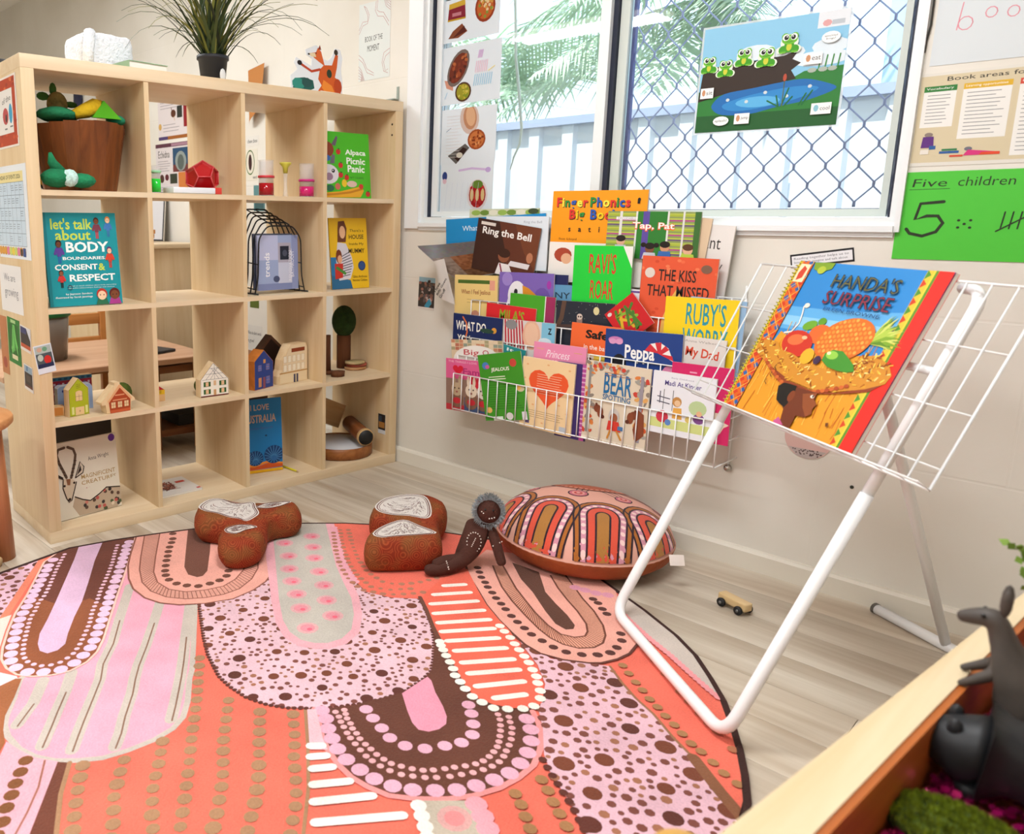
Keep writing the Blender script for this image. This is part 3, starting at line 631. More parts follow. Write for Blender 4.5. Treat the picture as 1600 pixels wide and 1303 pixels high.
# --- coral arch behind, petals and dotted lines
k.poly([(0.334,-0.6917),(0.4591,-0.783),(0.5856,-0.8756),(0.7077,-0.9522),(0.7875,-0.98),(0.8545,-0.9541),(0.9093,-0.9023),(0.947,-0.8253),(0.9319,-0.6944),(0.7113,-0.4108),(0.5906,-0.3952)], CORAL)
k.dots(arc_pts([(0.3915,-0.7382),(0.4966,-0.8174),(0.5964,-0.8909),(0.6693,-0.9334),(0.727,-0.9607)], .02), .012, '#eaa5b4')
for c in ([(0.4214,-0.7681),(0.538,-0.8627),(0.6175,-0.9192),(0.6986,-0.9626),(0.772,-0.9804),(0.8257,-0.9554),(0.8528,-0.9304),(0.8839,-0.8825),(0.9266,-0.7903)], [(0.4365,-0.7156),(0.5334,-0.7893),(0.6174,-0.8468),(0.7027,-0.8909),(0.7739,-0.9022),(0.8106,-0.8857),(0.8424,-0.8363),(0.8646,-0.7453)], [(0.419,-0.7358),(0.5215,-0.819),(0.6196,-0.8881),(0.7038,-0.9302),(0.7775,-0.949),(0.8211,-0.9239),(0.8648,-0.8613)]):
    k.dots(arc_pts(c, .028), .0085, '#b0755c', 7, .25)
# --- brown dotted arch, centre front
m8 = [(1.0924,-1.4314),(1.1338,-1.4551),(1.1778,-1.4837),(1.2164,-1.4999),(1.2528,-1.5102),(1.2922,-1.5148),(1.3291,-1.5103),(1.3704,-1.4972),(1.407,-1.4674),(1.4441,-1.4251),(1.4689,-1.385),(1.4872,-1.3351),(1.4943,-1.2868),(1.493,-1.2361),(1.4761,-1.1894),(1.456,-1.1544),(1.4297,-1.1234),(1.3968,-1.0969),(1.3875,-1.0876),(1.3482,-1.1224),(1.312,-1.1399),(1.2709,-1.1415),(1.2188,-1.1091),(1.1313,-1.0477),(1.0735,-1.0166),(1.0451,-0.9978),(1.0954,-1.0541),(1.1338,-1.1034),(1.1605,-1.141),(1.1707,-1.1829),(1.1749,-1.2476),(1.139,-1.3581),(1.1092,-1.4089)]
k.poly(m8, '#633a2d')
k.line(m8[:18], .012, '#ec9391')
k.poly([(1.1754,-1.2542),(1.1732,-1.2171),(1.1707,-1.1829),(1.1699,-1.1649),(1.1854,-1.1699),(1.2195,-1.1968),(1.263,-1.2232),(1.2907,-1.2441),(1.3061,-1.2646),(1.3074,-1.2879),(1.2992,-1.3094),(1.2818,-1.3202),(1.2582,-1.313),(1.2225,-1.2894)], '#e596ab')
k.dots([(1.1648,-1.3516),(1.1951,-1.362),(1.2294,-1.3714),(1.2612,-1.3812),(1.2973,-1.3764),(1.3281,-1.3538),(1.3479,-1.3186),(1.3631,-1.2869),(1.362,-1.2516),(1.3422,-1.2234),(1.3182,-1.1984),(1.2955,-1.1792)], .0145, '#e3a9bd', 12)
k.dots([(1.3323,-1.4248),(1.3503,-1.4148),(1.3664,-1.4028),(1.3784,-1.388),(1.3902,-1.3693),(1.3993,-1.3526),(1.4104,-1.3346),(1.4195,-1.3157),(1.4237,-1.298),(1.4239,-1.2797),(1.421,-1.2619),(1.4167,-1.2447),(1.4095,-1.2299),(1.4007,-1.2145),(1.3913,-1.1994),(1.381,-1.1853),(1.3689,-1.1708),(1.3561,-1.1597),(1.3476,-1.4413),(1.3645,-1.4287),(1.3814,-1.4146),(1.3953,-1.3988),(1.4097,-1.3782),(1.4204,-1.3583),(1.4311,-1.3383),(1.4387,-1.3177),(1.4439,-1.2975),(1.4451,-1.2774),(1.4413,-1.2582),(1.4353,-1.2416),(1.4288,-1.2234),(1.4207,-1.2053),(1.4109,-1.1897),(1.4012,-1.1747),(1.3876,-1.1621),(1.3759,-1.15),(1.1367,-1.3872),(1.1486,-1.3945),(1.1613,-1.4026),(1.1778,-1.4086),(1.1921,-1.4166),(1.2085,-1.4211),(1.2246,-1.4274),(1.2436,-1.4311),(1.2605,-1.4331),(1.2789,-1.4358),(1.2972,-1.4354),(1.3149,-1.4336),(1.1297,-1.4057),(1.1461,-1.4111),(1.1609,-1.4192),(1.1767,-1.4264),(1.1952,-1.4344),(1.2108,-1.44),(1.2297,-1.4451),(1.2492,-1.4501),(1.269,-1.4542),(1.2861,-1.455),(1.3062,-1.4537),(1.3266,-1.4495)], .0072, '#e6a9ad', 8)
k.dots([(1.1078,-1.4237),(1.1337,-1.4355),(1.1599,-1.4534),(1.188,-1.4679),(1.218,-1.4809),(1.2513,-1.4889),(1.2884,-1.4892),(1.3229,-1.4866),(1.3578,-1.475),(1.3883,-1.4551),(1.4158,-1.4262),(1.4403,-1.3958),(1.4563,-1.3614),(1.4688,-1.3246),(1.4768,-1.2889),(1.4738,-1.2511),(1.4652,-1.2149),(1.4499,-1.1803),(1.4289,-1.1504),(1.4038,-1.1277)], .0168, '#e3a9bd', 12)
# --- white bars, left of the brown arch
k.poly([(1.0845,-1.4438),(1.0967,-1.4298),(1.1432,-1.46),(1.1786,-1.4828),(1.207,-1.4965),(1.1844,-1.5223)], '#e9b9c2')
for a, b in [((1.1769,-1.5145),(1.191,-1.4972)),((1.2008,-1.5349),(1.218,-1.5106)),((1.2285,-1.5537),(1.2489,-1.523)),((1.261,-1.5801),(1.2974,-1.5253)),((1.2942,-1.6072),(1.3512,-1.5201)),((1.3323,-1.6371),(1.4187,-1.5139))]: k.line([a, b], .019, CRM)
# --- front edge: grey patch with flower
k.poly([(1.4175,-1.4625),(1.4723,-1.4001),(1.5116,-1.4191),(1.5375,-1.4392),(1.5746,-1.4719),(1.5139,-1.541),(1.4758,-1.5094)], '#bdb09f')
fl = [(1.4815,-1.4534)]; k.dots(fl, .03, '#d2a09c', 12); k.dots(fl, .018, '#dd8b8b', 10)
k.dots([(1.4213,-1.4768),(1.441,-1.4906),(1.4609,-1.5051),(1.4794,-1.5199)], .0145, CRM); k.dots([(1.4854,-1.3991),(1.5104,-1.4139),(1.5329,-1.4296)], .02, '#e9a0ab')
k.dots([(1.525,-1.2596),(1.5484,-1.2751),(1.5703,-1.2931),(1.5928,-1.3088),(1.6167,-1.3256),(1.6382,-1.3433),(1.5146,-1.3257),(1.5369,-1.3405),(1.5586,-1.3589),(1.5795,-1.3765),(1.5996,-1.3955)], .0122, '#a5774f', 9)
# --- speckled lilac strip on the right
m10 = [(1.1728,-0.8515),(1.2442,-0.9012),(1.3051,-0.9399),(1.3597,-0.9929),(1.4055,-1.0869),(1.4441,-1.1318),(1.4894,-1.1967),(1.5253,-1.231),(1.565,-1.2562),(1.6022,-1.2799),(1.6433,-1.3124),(1.6827,-1.3489),(1.8486,-1.1601),(1.8024,-1.0879),(1.755,-1.0493),(1.7185,-1.021),(1.6812,-0.9918),(1.6295,-0.9623),(1.5676,-0.9181),(1.5159,-0.893),(1.4663,-0.8598),(1.417,-0.8198),(1.3631,-0.8573),(1.3093,-0.8943)]
k.poly(m10, '#ddb2bf'); speckle(m10, .0185, .0062, 900, 900, 23)
k.line([(1.417,-0.8198),(1.4663,-0.8598),(1.5159,-0.893),(1.5676,-0.9181),(1.6295,-0.9623),(1.6812,-0.9918)], .006, '#9a6b4c'); k.line([(1.6812,-0.9918),(1.7185,-1.021),(1.755,-1.0493),(1.7994,-1.0802),(1.8253,-1.1052)], .024, '#84563c')
k.dots(arc_pts([(1.496,-1.2112),(1.5253,-1.231),(1.565,-1.2562),(1.6022,-1.2799),(1.6433,-1.3124),(1.6725,-1.3408)], .022), .0085, BRN, 8)
# --- salmon arch beside the floor cushion
m11 = [(0.8642,-0.6436),(0.9094,-0.689),(0.9808,-0.7404),(1.0514,-0.7939),(1.1229,-0.8359),(1.182,-0.8645),(1.2341,-0.8864),(1.2811,-0.8931),(1.3319,-0.8767),(1.3782,-0.8442),(1.3976,-0.8219),(1.4137,-0.7789),(1.42,-0.7341),(1.411,-0.6794),(1.3874,-0.643),(1.3436,-0.5877),(1.3179,-0.5718),(1.2376,-0.4628),(1.0906,-0.3493),(0.8332,-0.5043)]
k.poly(m11, SALM); k.line(m11[:16], .0065, '#63362c')
bo, bi = [(0.9162,-0.5838),(0.9624,-0.628),(1.0156,-0.6769),(1.0832,-0.7247),(1.1504,-0.7641),(1.215,-0.7983),(1.258,-0.8142),(1.2948,-0.8169),(1.3284,-0.8046),(1.351,-0.7744),(1.3546,-0.7395),(1.3402,-0.7017),(1.3102,-0.6603),(1.2571,-0.6106),(1.1994,-0.5691),(1.139,-0.5172),(1.0764,-0.465)], [(0.936,-0.5609),(1.0036,-0.6181),(1.0459,-0.6539),(1.1015,-0.6927),(1.16,-0.7325),(1.219,-0.7649),(1.2644,-0.7793),(1.2954,-0.7668),(1.3087,-0.7424),(1.3015,-0.7181),(1.2792,-0.6861),(1.2286,-0.6434),(1.1762,-0.607),(1.1228,-0.5655),(1.0638,-0.5114)]
k.poly(bo+bi[::-1], '#e0a089'); ticks(bo, bi, 110, '#7a4530'); k.line(bo, .005, '#6e3c2d'); k.line(bi, .005, '#6e3c2d')
k.dots([(0.8946,-0.6285),(0.9169,-0.6485),(0.9411,-0.6713),(0.9682,-0.6894),(0.9908,-0.7078),(1.0191,-0.7254),(1.0454,-0.7438),(1.0736,-0.7598),(1.0994,-0.7759),(1.1307,-0.7947),(1.1591,-0.8092),(1.1887,-0.8218),(1.2178,-0.8345),(1.2521,-0.8409),(1.2863,-0.8459),(1.3183,-0.8421),(1.3485,-0.8244),(1.3729,-0.7982),(1.3888,-0.7656),(1.3741,-0.7967),(1.388,-0.7677),(1.3868,-0.7331),(1.3787,-0.6945),(1.3607,-0.6655),(1.2869,-0.5989),(1.2654,-0.5833),(1.2408,-0.5619),(1.2204,-0.5514)], .0115, '#56302a', 9)
k.poly([(0.9403,-0.5224),(1.0301,-0.5183),(1.1125,-0.6123),(1.1678,-0.6494),(1.2221,-0.6817),(1.2636,-0.7139),(1.2717,-0.7333),(1.2608,-0.7505),(1.2282,-0.7447),(1.1736,-0.7064),(1.0894,-0.6388),(1.0227,-0.5962)], '#5e3a2d')
k.dots([(1.1522,-0.5269),(1.1786,-0.5202),(1.2076,-0.5137),(1.2349,-0.4999)], .016, '#dd97ad', 10)
# --- right wedge: coral with olive dots, grey edge with pink scallops
k.dots([(1.4346,-0.7948),(1.4596,-0.815),(1.487,-0.8365),(1.5115,-0.8537),(1.537,-0.8737),(1.5613,-0.8882),(1.5863,-0.9054),(1.6118,-0.9205),(1.6351,-0.9365),(1.6603,-0.9535),(1.6832,-0.9627),(1.7115,-0.9773),(1.7374,-0.9927),(1.766,-1.0035)], .0105, '#a5774f', 9)
k.dots([(1.4399,-0.6924),(1.4726,-0.7199),(1.5158,-0.7566),(1.5687,-0.7994),(1.5974,-0.8207),(1.6305,-0.8449),(1.6567,-0.8644),(1.678,-0.8782),(1.721,-0.9108)], .0105, '#a86a4a', 9)
k.poly([(1.2518,-0.4752),(1.3758,-0.4952),(1.5157,-0.5945),(1.5926,-0.67),(1.674,-0.7736),(1.6359,-0.756),(1.5998,-0.7403),(1.5483,-0.709),(1.4842,-0.669),(1.4189,-0.6344),(1.3436,-0.5877),(1.3011,-0.5602)], '#c8bcb3')
k.dots(arc_pts([(1.3089,-0.5616),(1.3436,-0.5877),(1.4189,-0.6344),(1.4842,-0.669),(1.5483,-0.709),(1.5998,-0.7403),(1.6415,-0.7634)], .014), .009, '#ee9a9f', 9)
# --- bars and white beads of the ladder stripe
k.poly([(0.9138,-0.8971),(0.898,-0.853),(0.8722,-0.7631),(0.8803,-0.6581),(0.9808,-0.7404),(1.0514,-0.7939),(1.1229,-0.8359),(1.1676,-0.8575),(1.2408,-0.9093),(1.3107,-0.9534),(1.3579,-0.995),(1.3932,-1.054),(1.3953,-1.0853),(1.3636,-1.1215),(1.3292,-1.1408),(1.293,-1.1479),(1.2526,-1.1337),(1.19,-1.0915),(1.1143,-1.0413),(1.0472,-0.9954),(0.9652,-0.9352)], '#ea6852')
k.line([(0.9067,-0.8942),(0.9652,-0.9352),(1.0327,-0.9882),(1.0833,-1.0234),(1.1356,-1.0598)], .011, '#6a4032')
for a, b in [((0.9065,-0.7929),(0.9389,-0.7436)),((0.9229,-0.8553),(0.9784,-0.771)),((0.9533,-0.9011),(1.0222,-0.7969)),((0.9929,-0.9345),(1.0647,-0.8252)),((1.0309,-0.9641),(1.105,-0.8534)),((1.065,-0.9911),(1.1394,-0.8822)),((1.1028,-1.0147),(1.1745,-0.9117)),((1.1437,-1.036),(1.2137,-0.9361)),((1.1866,-1.0634),(1.2547,-0.9634)),((1.2241,-1.0877),(1.2888,-0.9903)),((1.2662,-1.1145),(1.3227,-1.0218)),((1.3189,-1.1203),(1.3536,-1.0611))]: k.line([a, b], .0175, CRM)
k.dots([(1.0921,-1.0314),(1.1055,-1.0426),(1.1219,-1.0541),(1.1427,-1.0684),(1.1661,-1.0828),(1.1885,-1.0988),(1.2087,-1.1168),(1.232,-1.1278),(1.2562,-1.1404),(1.2838,-1.1514),(1.31,-1.1526),(1.3381,-1.1507),(1.3595,-1.1315),(1.3798,-1.1063),(1.3897,-1.0817),(1.3832,-1.0482),(1.3673,-1.0241),(1.3472,-1.0035),(1.1427,-0.8602),(1.1658,-0.8736),(1.1926,-0.8874),(1.2172,-0.904),(1.2402,-0.9187),(1.2644,-0.9333),(1.287,-0.9485),(1.3094,-0.9667),(1.3306,-0.9834)], .012, CRM, 10)
k.build('pattern', rug, None, RUGPRINT)

# ================================================================ wire book rack on the wall
WIRE = mat('white_wire', '#f0f0ef', .35, spec=.5)
rack = thing('wire_book_rack', 'white wire book rack with six tiers screwed to the wall', 'book rack')
RX0, RX1 = 0.403, 1.344
RTOP = [0.7965, 0.7232, 0.6612, 0.5906, 0.525, 0.4603]      # top wire of every pocket
RY_ = [-.05-.022*k for k in range(6)]          # its distance from the wall
VW = MB().tube([(0, 0, 0), (0, .0, -0.132)], .0019, 5).mesh('vertical_wire'); VW.materials.append(WIRE)
NV = 25
for k in range(6):
    y, z = RY_[k], RTOP[k]
    pf = MB().tube([(RX0, y, z), (RX1, y, z)], .0024, 6).tube([(RX0, y, z-0.132), (RX1, y, z-0.132)], .0024, 6).build('pocket_front', WIRE, rack); pf['kind'] = 'stuff'; del pf['kind']
    for i in range(NV): link(bpy.data.objects.new('vertical_wire', VW), pf, T((RX0+(RX1-RX0)*i/(NV-1), y-.002, z)))
    for x in (RX0, RX1):
        MB().tube([(x, y, z-0.1345), (x, -.004, z-0.1345)], .0022, 5).build('side_wire', WIRE, rack)
for x in (RX0+.05, (RX0+RX1)/2, RX1-.02): MB().tube([(x, -.006, .28), (x, -.006, .83)], .003, 6).build('back_upright', WIRE, rack)
MB().lathe([(.011, 0), (.011, .006), (.006, .012)], 14, M=T((RX1-.02, -.004, .29)) @ RX(math.pi/2)).build('screw', mat('screw_steel', '#b9b6b0', .25, metal=1), rack)
GB = 'picture books in the wire rack'
def wbook(name, label, p, y, th, cover, art=None, lean=0):
    x, z, a, W, H = p
    return book(name, label, WALLM(x, z, y, a) @ RX(lean), W, H, th, cover, art, GB)
Y = lambda k, d=0: RY_[k]+.0035+d
# ---- tier 6 (lowest)
def a_family(c):
    c.rect(0, 0, 1, 1, '#dd5f92'); c.rect(0, 0, 1, .62, '#8d6f60'); c.rect(0, 0, 1, .12, '#b5303a'); c.rect(.45, .02, 1, .28, '#3d4f72')
    c.text('THE THINGS I LOVE', .06, .93, .75, .97, '#f6c3d8'); c.poly(heart(.3, .8, .13, .11), '#d8203a'); c.text('Family', .42, .68, 1.05, .84, '#b03070', .02)
    c.poly(heart(.75, .6, .22, .13), '#cf2b3c')
    for u, v, col in ((.27, .42, '#b9a283'), (.62, .42, '#e2d0ba'), (.9, .42, '#eadfd2')):
        c.ell(u, v-.2, .16, .16, '#7d5a48'); c.ell(u, v, .14, .13, col); c.ell(u-.07, v+.17, .035, .1, col); c.ell(u+.07, v+.17, .035, .1, col); c.ell(u-.05, v+.02, .018, .016, '#2b1a14', 8); c.ell(u+.05, v+.02, .018, .016, '#2b1a14', 8); c.ell(u, v-.05, .03, .02, '#9a5a50', 8)
        c.ell(u, v-.22, .1, .06, '#c02b35')
def heart(u, v, ru, rv):
    return [(u+ru*16*math.sin(t)**3/16, v+rv*(13*math.cos(t)-5*math.cos(2*t)-2*math.cos(3*t)-math.cos(4*t))/16) for t in [2*math.pi*i/28 for i in range(28)]]
def a_jealous(c):
    c.rect(0, 0, 1, 1, '#3f9326'); c.text('JEALOUS', .28, .72, .7, .79, '#f3f0e4', .02); c.ell(.16, .83, .08, .055, '#4a7fc0'); c.ell(.2, .81, .05, .03, '#c65b9a'); c.ell(.8, .84, .08, .06, '#c8463c')
    c.lines(.2, .6, .75, .67, 2, '#e6efd0', .003); c.lines(.15, .16, .92, .55, 11, '#2a641a', .0016); c.ell(.9, .46, .09, .05, '#c9c29a'); c.ell(.86, .47, .05, .035, '#e6b45a')
    c.ell(.12, .16, .07, .045, '#e9b96a'); c.rect(.2, 0, .42, .06, '#dfe8dc'); c.ell(.58, .06, .08, .055, '#dcd6d8'); c.rect(.86, 0, .97, .12, '#e5e1ea')
def a_heart(c):
    c.rect(0, 0, 1, 1, '#f0d2a2'); c.poly(heart(.52, .62, .38, .3), '#ea5a2e'); c.lines(.3, .5, .78, .8, 9, '#f6cfae', .0014, .1); c.lines(.1, .15, .85, .27, 4, '#8a6a4a', .0012, .2)
    c.rect(.78, .04, .92, .11, '#b9c0c8'); c.rect(.12, .06, .2, .12, '#6a5a8a')
    for u, v in ((.1, .9), (.9, .9), (.06, .7), (.95, .55), (.1, .4), (.9, .3), (.5, .93), (.45, .1), (.25, .34), (.75, .4)): c.ell(u, v, .025, .012, '#e8b07c', 8)
def a_bear(c):
    c.rect(0, 0, 1, 1, '#dccfb8'); rr = random.Random(2)
    for i in range(90):
        u = rr.choice((rr.uniform(0, .16), rr.uniform(.8, 1), rr.uniform(.0, 1))); v = rr.uniform(.1, 1) if u < .16 or u > .8 else rr.uniform(.9, 1)
        c.ell(u, v, rr.uniform(.02, .06), rr.uniform(.012, .035), rr.choice(('#cf5a30', '#d98040', '#8a7f74', '#a5a096', '#c94434', '#e0a860')), 7, rr.uniform(0, 3)); c.z -= c.eps*.7
    c.rect(.05, .1, .09, .95, '#8d8a86'); c.rect(.86, .1, .91, .9, '#97919a')
    c.text('BEAR', 0.304,0.626,0.736,0.877, '#1c6aa0', .01); c.text('SPOTTING', 0.298,0.55,0.728,0.617, '#1c6aa0', .01); c.lines(.3, .84, .75, .9, 2, '#b06a48', .0016)
    for u in (.23, .8):
        s = 1 if u < .5 else -1
        c.ell(u, .42, .06, .05, '#7c3f28'); c.ell(u+s*.05, .38, .05, .07, '#86462c'); c.ell(u+s*.09, .33, .03, .025, '#5a2a1c'); c.ell(u-s*.02, .47, .02, .02, '#6a3522')
    c.poly([(.86, .5), (.95, .45), (.97, .2), (.85, .1), (.8, .25)], '#83442b')
    c.ell(.5, .36, .085, .1, '#c5bfb8'); c.ell(.5, .34, .06, .06, '#9a5a3c'); c.poly([(.42, .3), (.58, .3), (.62, .18), (.4, .18)], '#cf3b2e'); c.rect(.57, .2, .67, .25, '#4a78a8')
    c.line([(.46, .18), (.42, .08)], .006, '#c98a3a'); c.line([(.56, .18), (.63, .09)], .006, '#c98a3a'); c.rect(0, 0, 1, .05, '#e6dccb'); c.text('Michelle Robinson  David Roberts', .12, .015, .9, .04, '#9a7c5c')
def a_madi(c):
    c.rect(0, 0, 1, 1, '#e8eaf0'); c.text('Madi At Kinder', .2, .79, .78, .87, '#4a3a8a', .015); c.text('Early Childhood', .3, .9, .65, .93, '#9090a8')
    c.rect(0, .1, 1, .25, '#cfd98a'); c.line([(.2, .4), (.2, .72)], .002, '#666'); c.line([(.35, .4), (.35, .72)], .002, '#666')
    c.line([(.14, .5), (.14, .68)], .003, '#556'); c.line([(.1, .6), (.3, .58)], .003, '#556'); c.line([(.1, .52), (.3, .5)], .003, '#556')
    c.ell(.42, .55, .075, .08, '#c08a4c'); c.ell(.43, .53, .05, .05, '#e8c49a'); c.poly([(.37, .45), (.5, .46), (.52, .28), (.36, .28)], '#e2a94c'); c.ell(.2, .28, .1, .1, '#cf3a4c'); c.ell(.3, .2, .05, .05, '#5a86c4')
    c.ell(.75, .5, .14, .12, '#b9cf9a'); c.ell(.78, .34, .09, .08, '#7a4a8a'); c.ell(.78, .42, .045, .045, '#e3b48a'); c.ell(.62, .3, .05, .05, '#d9c26a')
def a_magenta(c):
    c.rect(0, 0, 1, 1, '#cf2464'); c.ell(.78, .28, .14, .13, '#e2cdbb'); c.poly([(.66, .36), (.72, .18), (.86, .14), (.93, .26)], '#e2cdbb'); c.ell(.85, .25, .03, .022, '#e08a94'); c.poly([(.88, .3), (.99, .27), (.9, .22)], '#e2cdbb'); c.line([(.8, .32), (.86, .31)], .003, '#4a2a2a'); c.rect(.3, .88, .42, .9, '#e8a0bc')
wbook('picture_book', 'pink book with cartoon rabbits and a red heart, lowest tier left', (0.3655,0.3179,0.0476,0.1886,0.1921), Y(5, .006), .006, '#c8507e', a_family)
wbook('picture_book', 'green book titled Jealous leaning at an angle', (0.5534,0.3091,0.2133,0.1819,0.2355), Y(5), .004, '#3a8a24', a_jealous).location.y -= .0
wbook('picture_book', 'cream book with a large orange heart', (0.6882,0.3212,-0.016,0.1977,0.24), Y(5, .0045), .0055, '#e6c896', a_heart)
wbook('picture_book', 'dark purple book with a striped spine edge beside the heart book', (0.8228,0.3114,0.008,0.1123,0.249), Y(5, .0105), .003, '#3c2a6c', lambda c: (c.rect(0, 0, 1, 1, '#3a2a68'), c.rect(.8, 0, .95, 1, '#b8509a'), [c.rect(.8, .04+i*.06, .95, .06+i*.06, '#e0a8d0') for i in range(16)]))
wbook('picture_book', 'Bear Spotting book with autumn leaves on its cover', (0.9278,0.3257,-0.0095,0.2103,0.2548), Y(5), .006, '#d2c4ac', a_bear)
wbook('picture_book', 'pale Madi At Kinder book with playground drawing', (1.1462,0.394,-0.0049,0.1814,0.1851), Y(5), .006, '#e2e4ea', a_madi)
wbook('picture_book', 'magenta book with a face in profile poking out at the right', (1.1982,0.3912,0.0122,0.1721,0.2184), Y(5, .009), .0045, '#c4225e', a_magenta)
# ---- tier 5
ZB = [z-.147 for z in RTOP]
def a_big(c):
    rr = random.Random(4); c.rect(0, 0, 1, 1, '#d9c3a4')
    for i in range(12):
        for j in range(3): c.rect(i/12, .8+j*.07, (i+.9)/12, .8+j*.07+.06, rr.choice(('#c98a6a', '#a8a07c', '#e0cdae', '#b86f5a', '#8f9a8a'))); c.z -= c.eps
    c.up(); c.ell(.5, .62, .46, .28, '#eeeae4', 24); c.text('Big', .25, .68, .55, .82, '#c0505a', .01); c.text('Q', .62, .7, .74, .82, '#c0505a', .01)
wbook('picture_book', 'small-town patterned book with a white arch and red title', (0.3806,0.3874,0.0848,0.2277,0.192), Y(4), .006, '#d2bea2', a_big)
wbook('picture_book', 'teal book mostly hidden between the town book and the pink princess book', (0.5641,0.4034,-0.1346,0.0961,0.1862), Y(4, .0075), .005, '#2a8f94', lambda c: (c.rect(0, 0, 1, 1, '#2a8f94'), c.text('It', .2, .9, .5, .96, '#e6f0ee', .02)))
def a_princess(c):
    c.rect(0, 0, 1, 1, '#e98fb4'); c.text('Princess', .26, .78, .7, .9, '#f8e6ee', .0, 0, .3); c.text('Kevin', .36, .62, .68, .75, '#f8e6ee', 0, 0, .3); c.line([(.06, .9), (.2, .9)], .002, '#e0b070'); c.line([(.78, .9), (.92, .9)], .002, '#e0b070'); c.rect(0, 0, 1, .2, '#8a5a9a')
wbook('picture_book', 'pink princess book with white script title', (0.7198,0.397,0.0001,0.1939,0.2159), Y(4), .006, '#e08aae', a_princess)
# ---- tier 4
def a_whatdo(c):
    c.rect(0, 0, 1, 1, '#16295c'); c.text('WHAT DO', .06, .72, .68, .88, '#f2f2ea', .02); c.text('YOU', .1, .5, .36, .64, '#f2f2ea', .02)
    c.line([(.2, .95), (.28, .85), (.3, .7), (.26, .55)], .006, '#d8703a'); c.ell(.84, .78, .05, .05, '#d99a3a'); c.ell(.7, .76, .14, .04, '#26463a')
wbook('picture_book', 'navy book titled What Do You in white letters', (0.3526,0.4627,-0.0068,0.2196,0.2116), Y(3), .007, '#14244e', a_whatdo)
def a_baby(c):
    c.rect(0, 0, 1, 1, '#d8d2d0')
    for i in range(7): c.poly([(.02+i*.055, 1), (.05+i*.055, 1), (.09+i*.06, .4), (.06+i*.06, .4)], '#b8283a'); c.z -= c.eps
    c.up(); c.ell(.56, .78, .17, .24, '#e2b59a', 18); c.ell(.56, .8, .13, .18, '#e9c2a6'); c.ell(.16, .92, .12, .08, '#8a8a8c'); c.rect(.75, .4, 1, 1, '#7fc0dc'); c.ell(.82, .7, .12, .06, '#d8ecf4'); c.text('Z', .87, .82, .94, .92, '#1c2a3a', .04); c.ell(.92, .56, .04, .04, '#d8a83a')
wbook('picture_book', 'book with red stripes and a sleeping baby face', (0.579,0.4607,0.0125,0.2058,0.2124), Y(3), .006, '#cfc8c4', a_baby)
def a_safe(c):
    c.rect(0, 0, 1, 1, '#ee6a34'); c.text('Safety', .3, .76, .98, .92, '#181412', .04); c.text('in the bathroom', .28, .64, 1.08, .71, '#f6efe4', .01); c.rect(.26, .1, 1, .58, '#e6c84e'); c.rect(.33, .4, .5, .55, '#e6dcd0'); c.ell(.41, .48, .05, .05, '#6a4030')
wbook('picture_book', 'orange Safety in the bathroom book', (0.8337,0.4635,-0.0171,0.1728,0.2234), Y(3, .0085), .004, '#e2602c', a_safe)
def a_peppa(c):
    c.rect(0, 0, 1, 1, '#1d3f86'); c.ell(.14, .85, .1, .05, '#c77ab4'); c.ell(.1, .83, .05, .04, '#d99ac4'); c.ell(.19, .83, .05, .04, '#d99ac4')
    c.text('Peppa', .27, .55, .66, .8, '#f4f4f2', .025)
    c.poly([(.53, .74), (.6, .84), (.72, .87), (.83, .8), (.9, .62), (.8, .68), (.7, .72), (.62, .73)], '#f0ece8')
    for a in ((.53, .74, .6, .84), (.66, .86, .74, .87), (.79, .83, .84, .78), (.88, .7, .9, .63)): c.poly([(a[0], a[1]), (a[2], a[3]), (.74, .7), (.7, .72)], '#d0303c')
    c.ell(.2, .5, .1, .16, '#15151c'); c.ell(.86, .44, .1, .13, '#dd88aa'); c.ell(.97, .4, .04, .06, '#dd88aa')
wbook('picture_book', 'blue Peppa book with a red and white umbrella', (0.968,0.4587,0.0269,0.2425,0.2209), Y(3), .007, '#1a387a', a_peppa)
def a_dad(c):
    c.rect(0, 0, 1, 1, '#dfdad4'); c.text('I Love', -.5, .74, -.02, .84, '#c8402e', .02); c.text('My Dad', .14, .7, .86, .86, '#d2492e', .02, -.06); c.text('Anna Walker', .1, .93, .8, .96, '#a09a94')
    for i in range(14): c.line([(.2+i*.05, .3), (.14+i*.055, .52+.06*(i % 3))], .0025, '#2c2622'); c.z -= c.eps
wbook('picture_book', 'white My Dad book with orange title letters', (1.1903,0.4629,-0.0144,0.1299,0.2193), Y(3, .0085), .005, '#d8d2cc', a_dad)
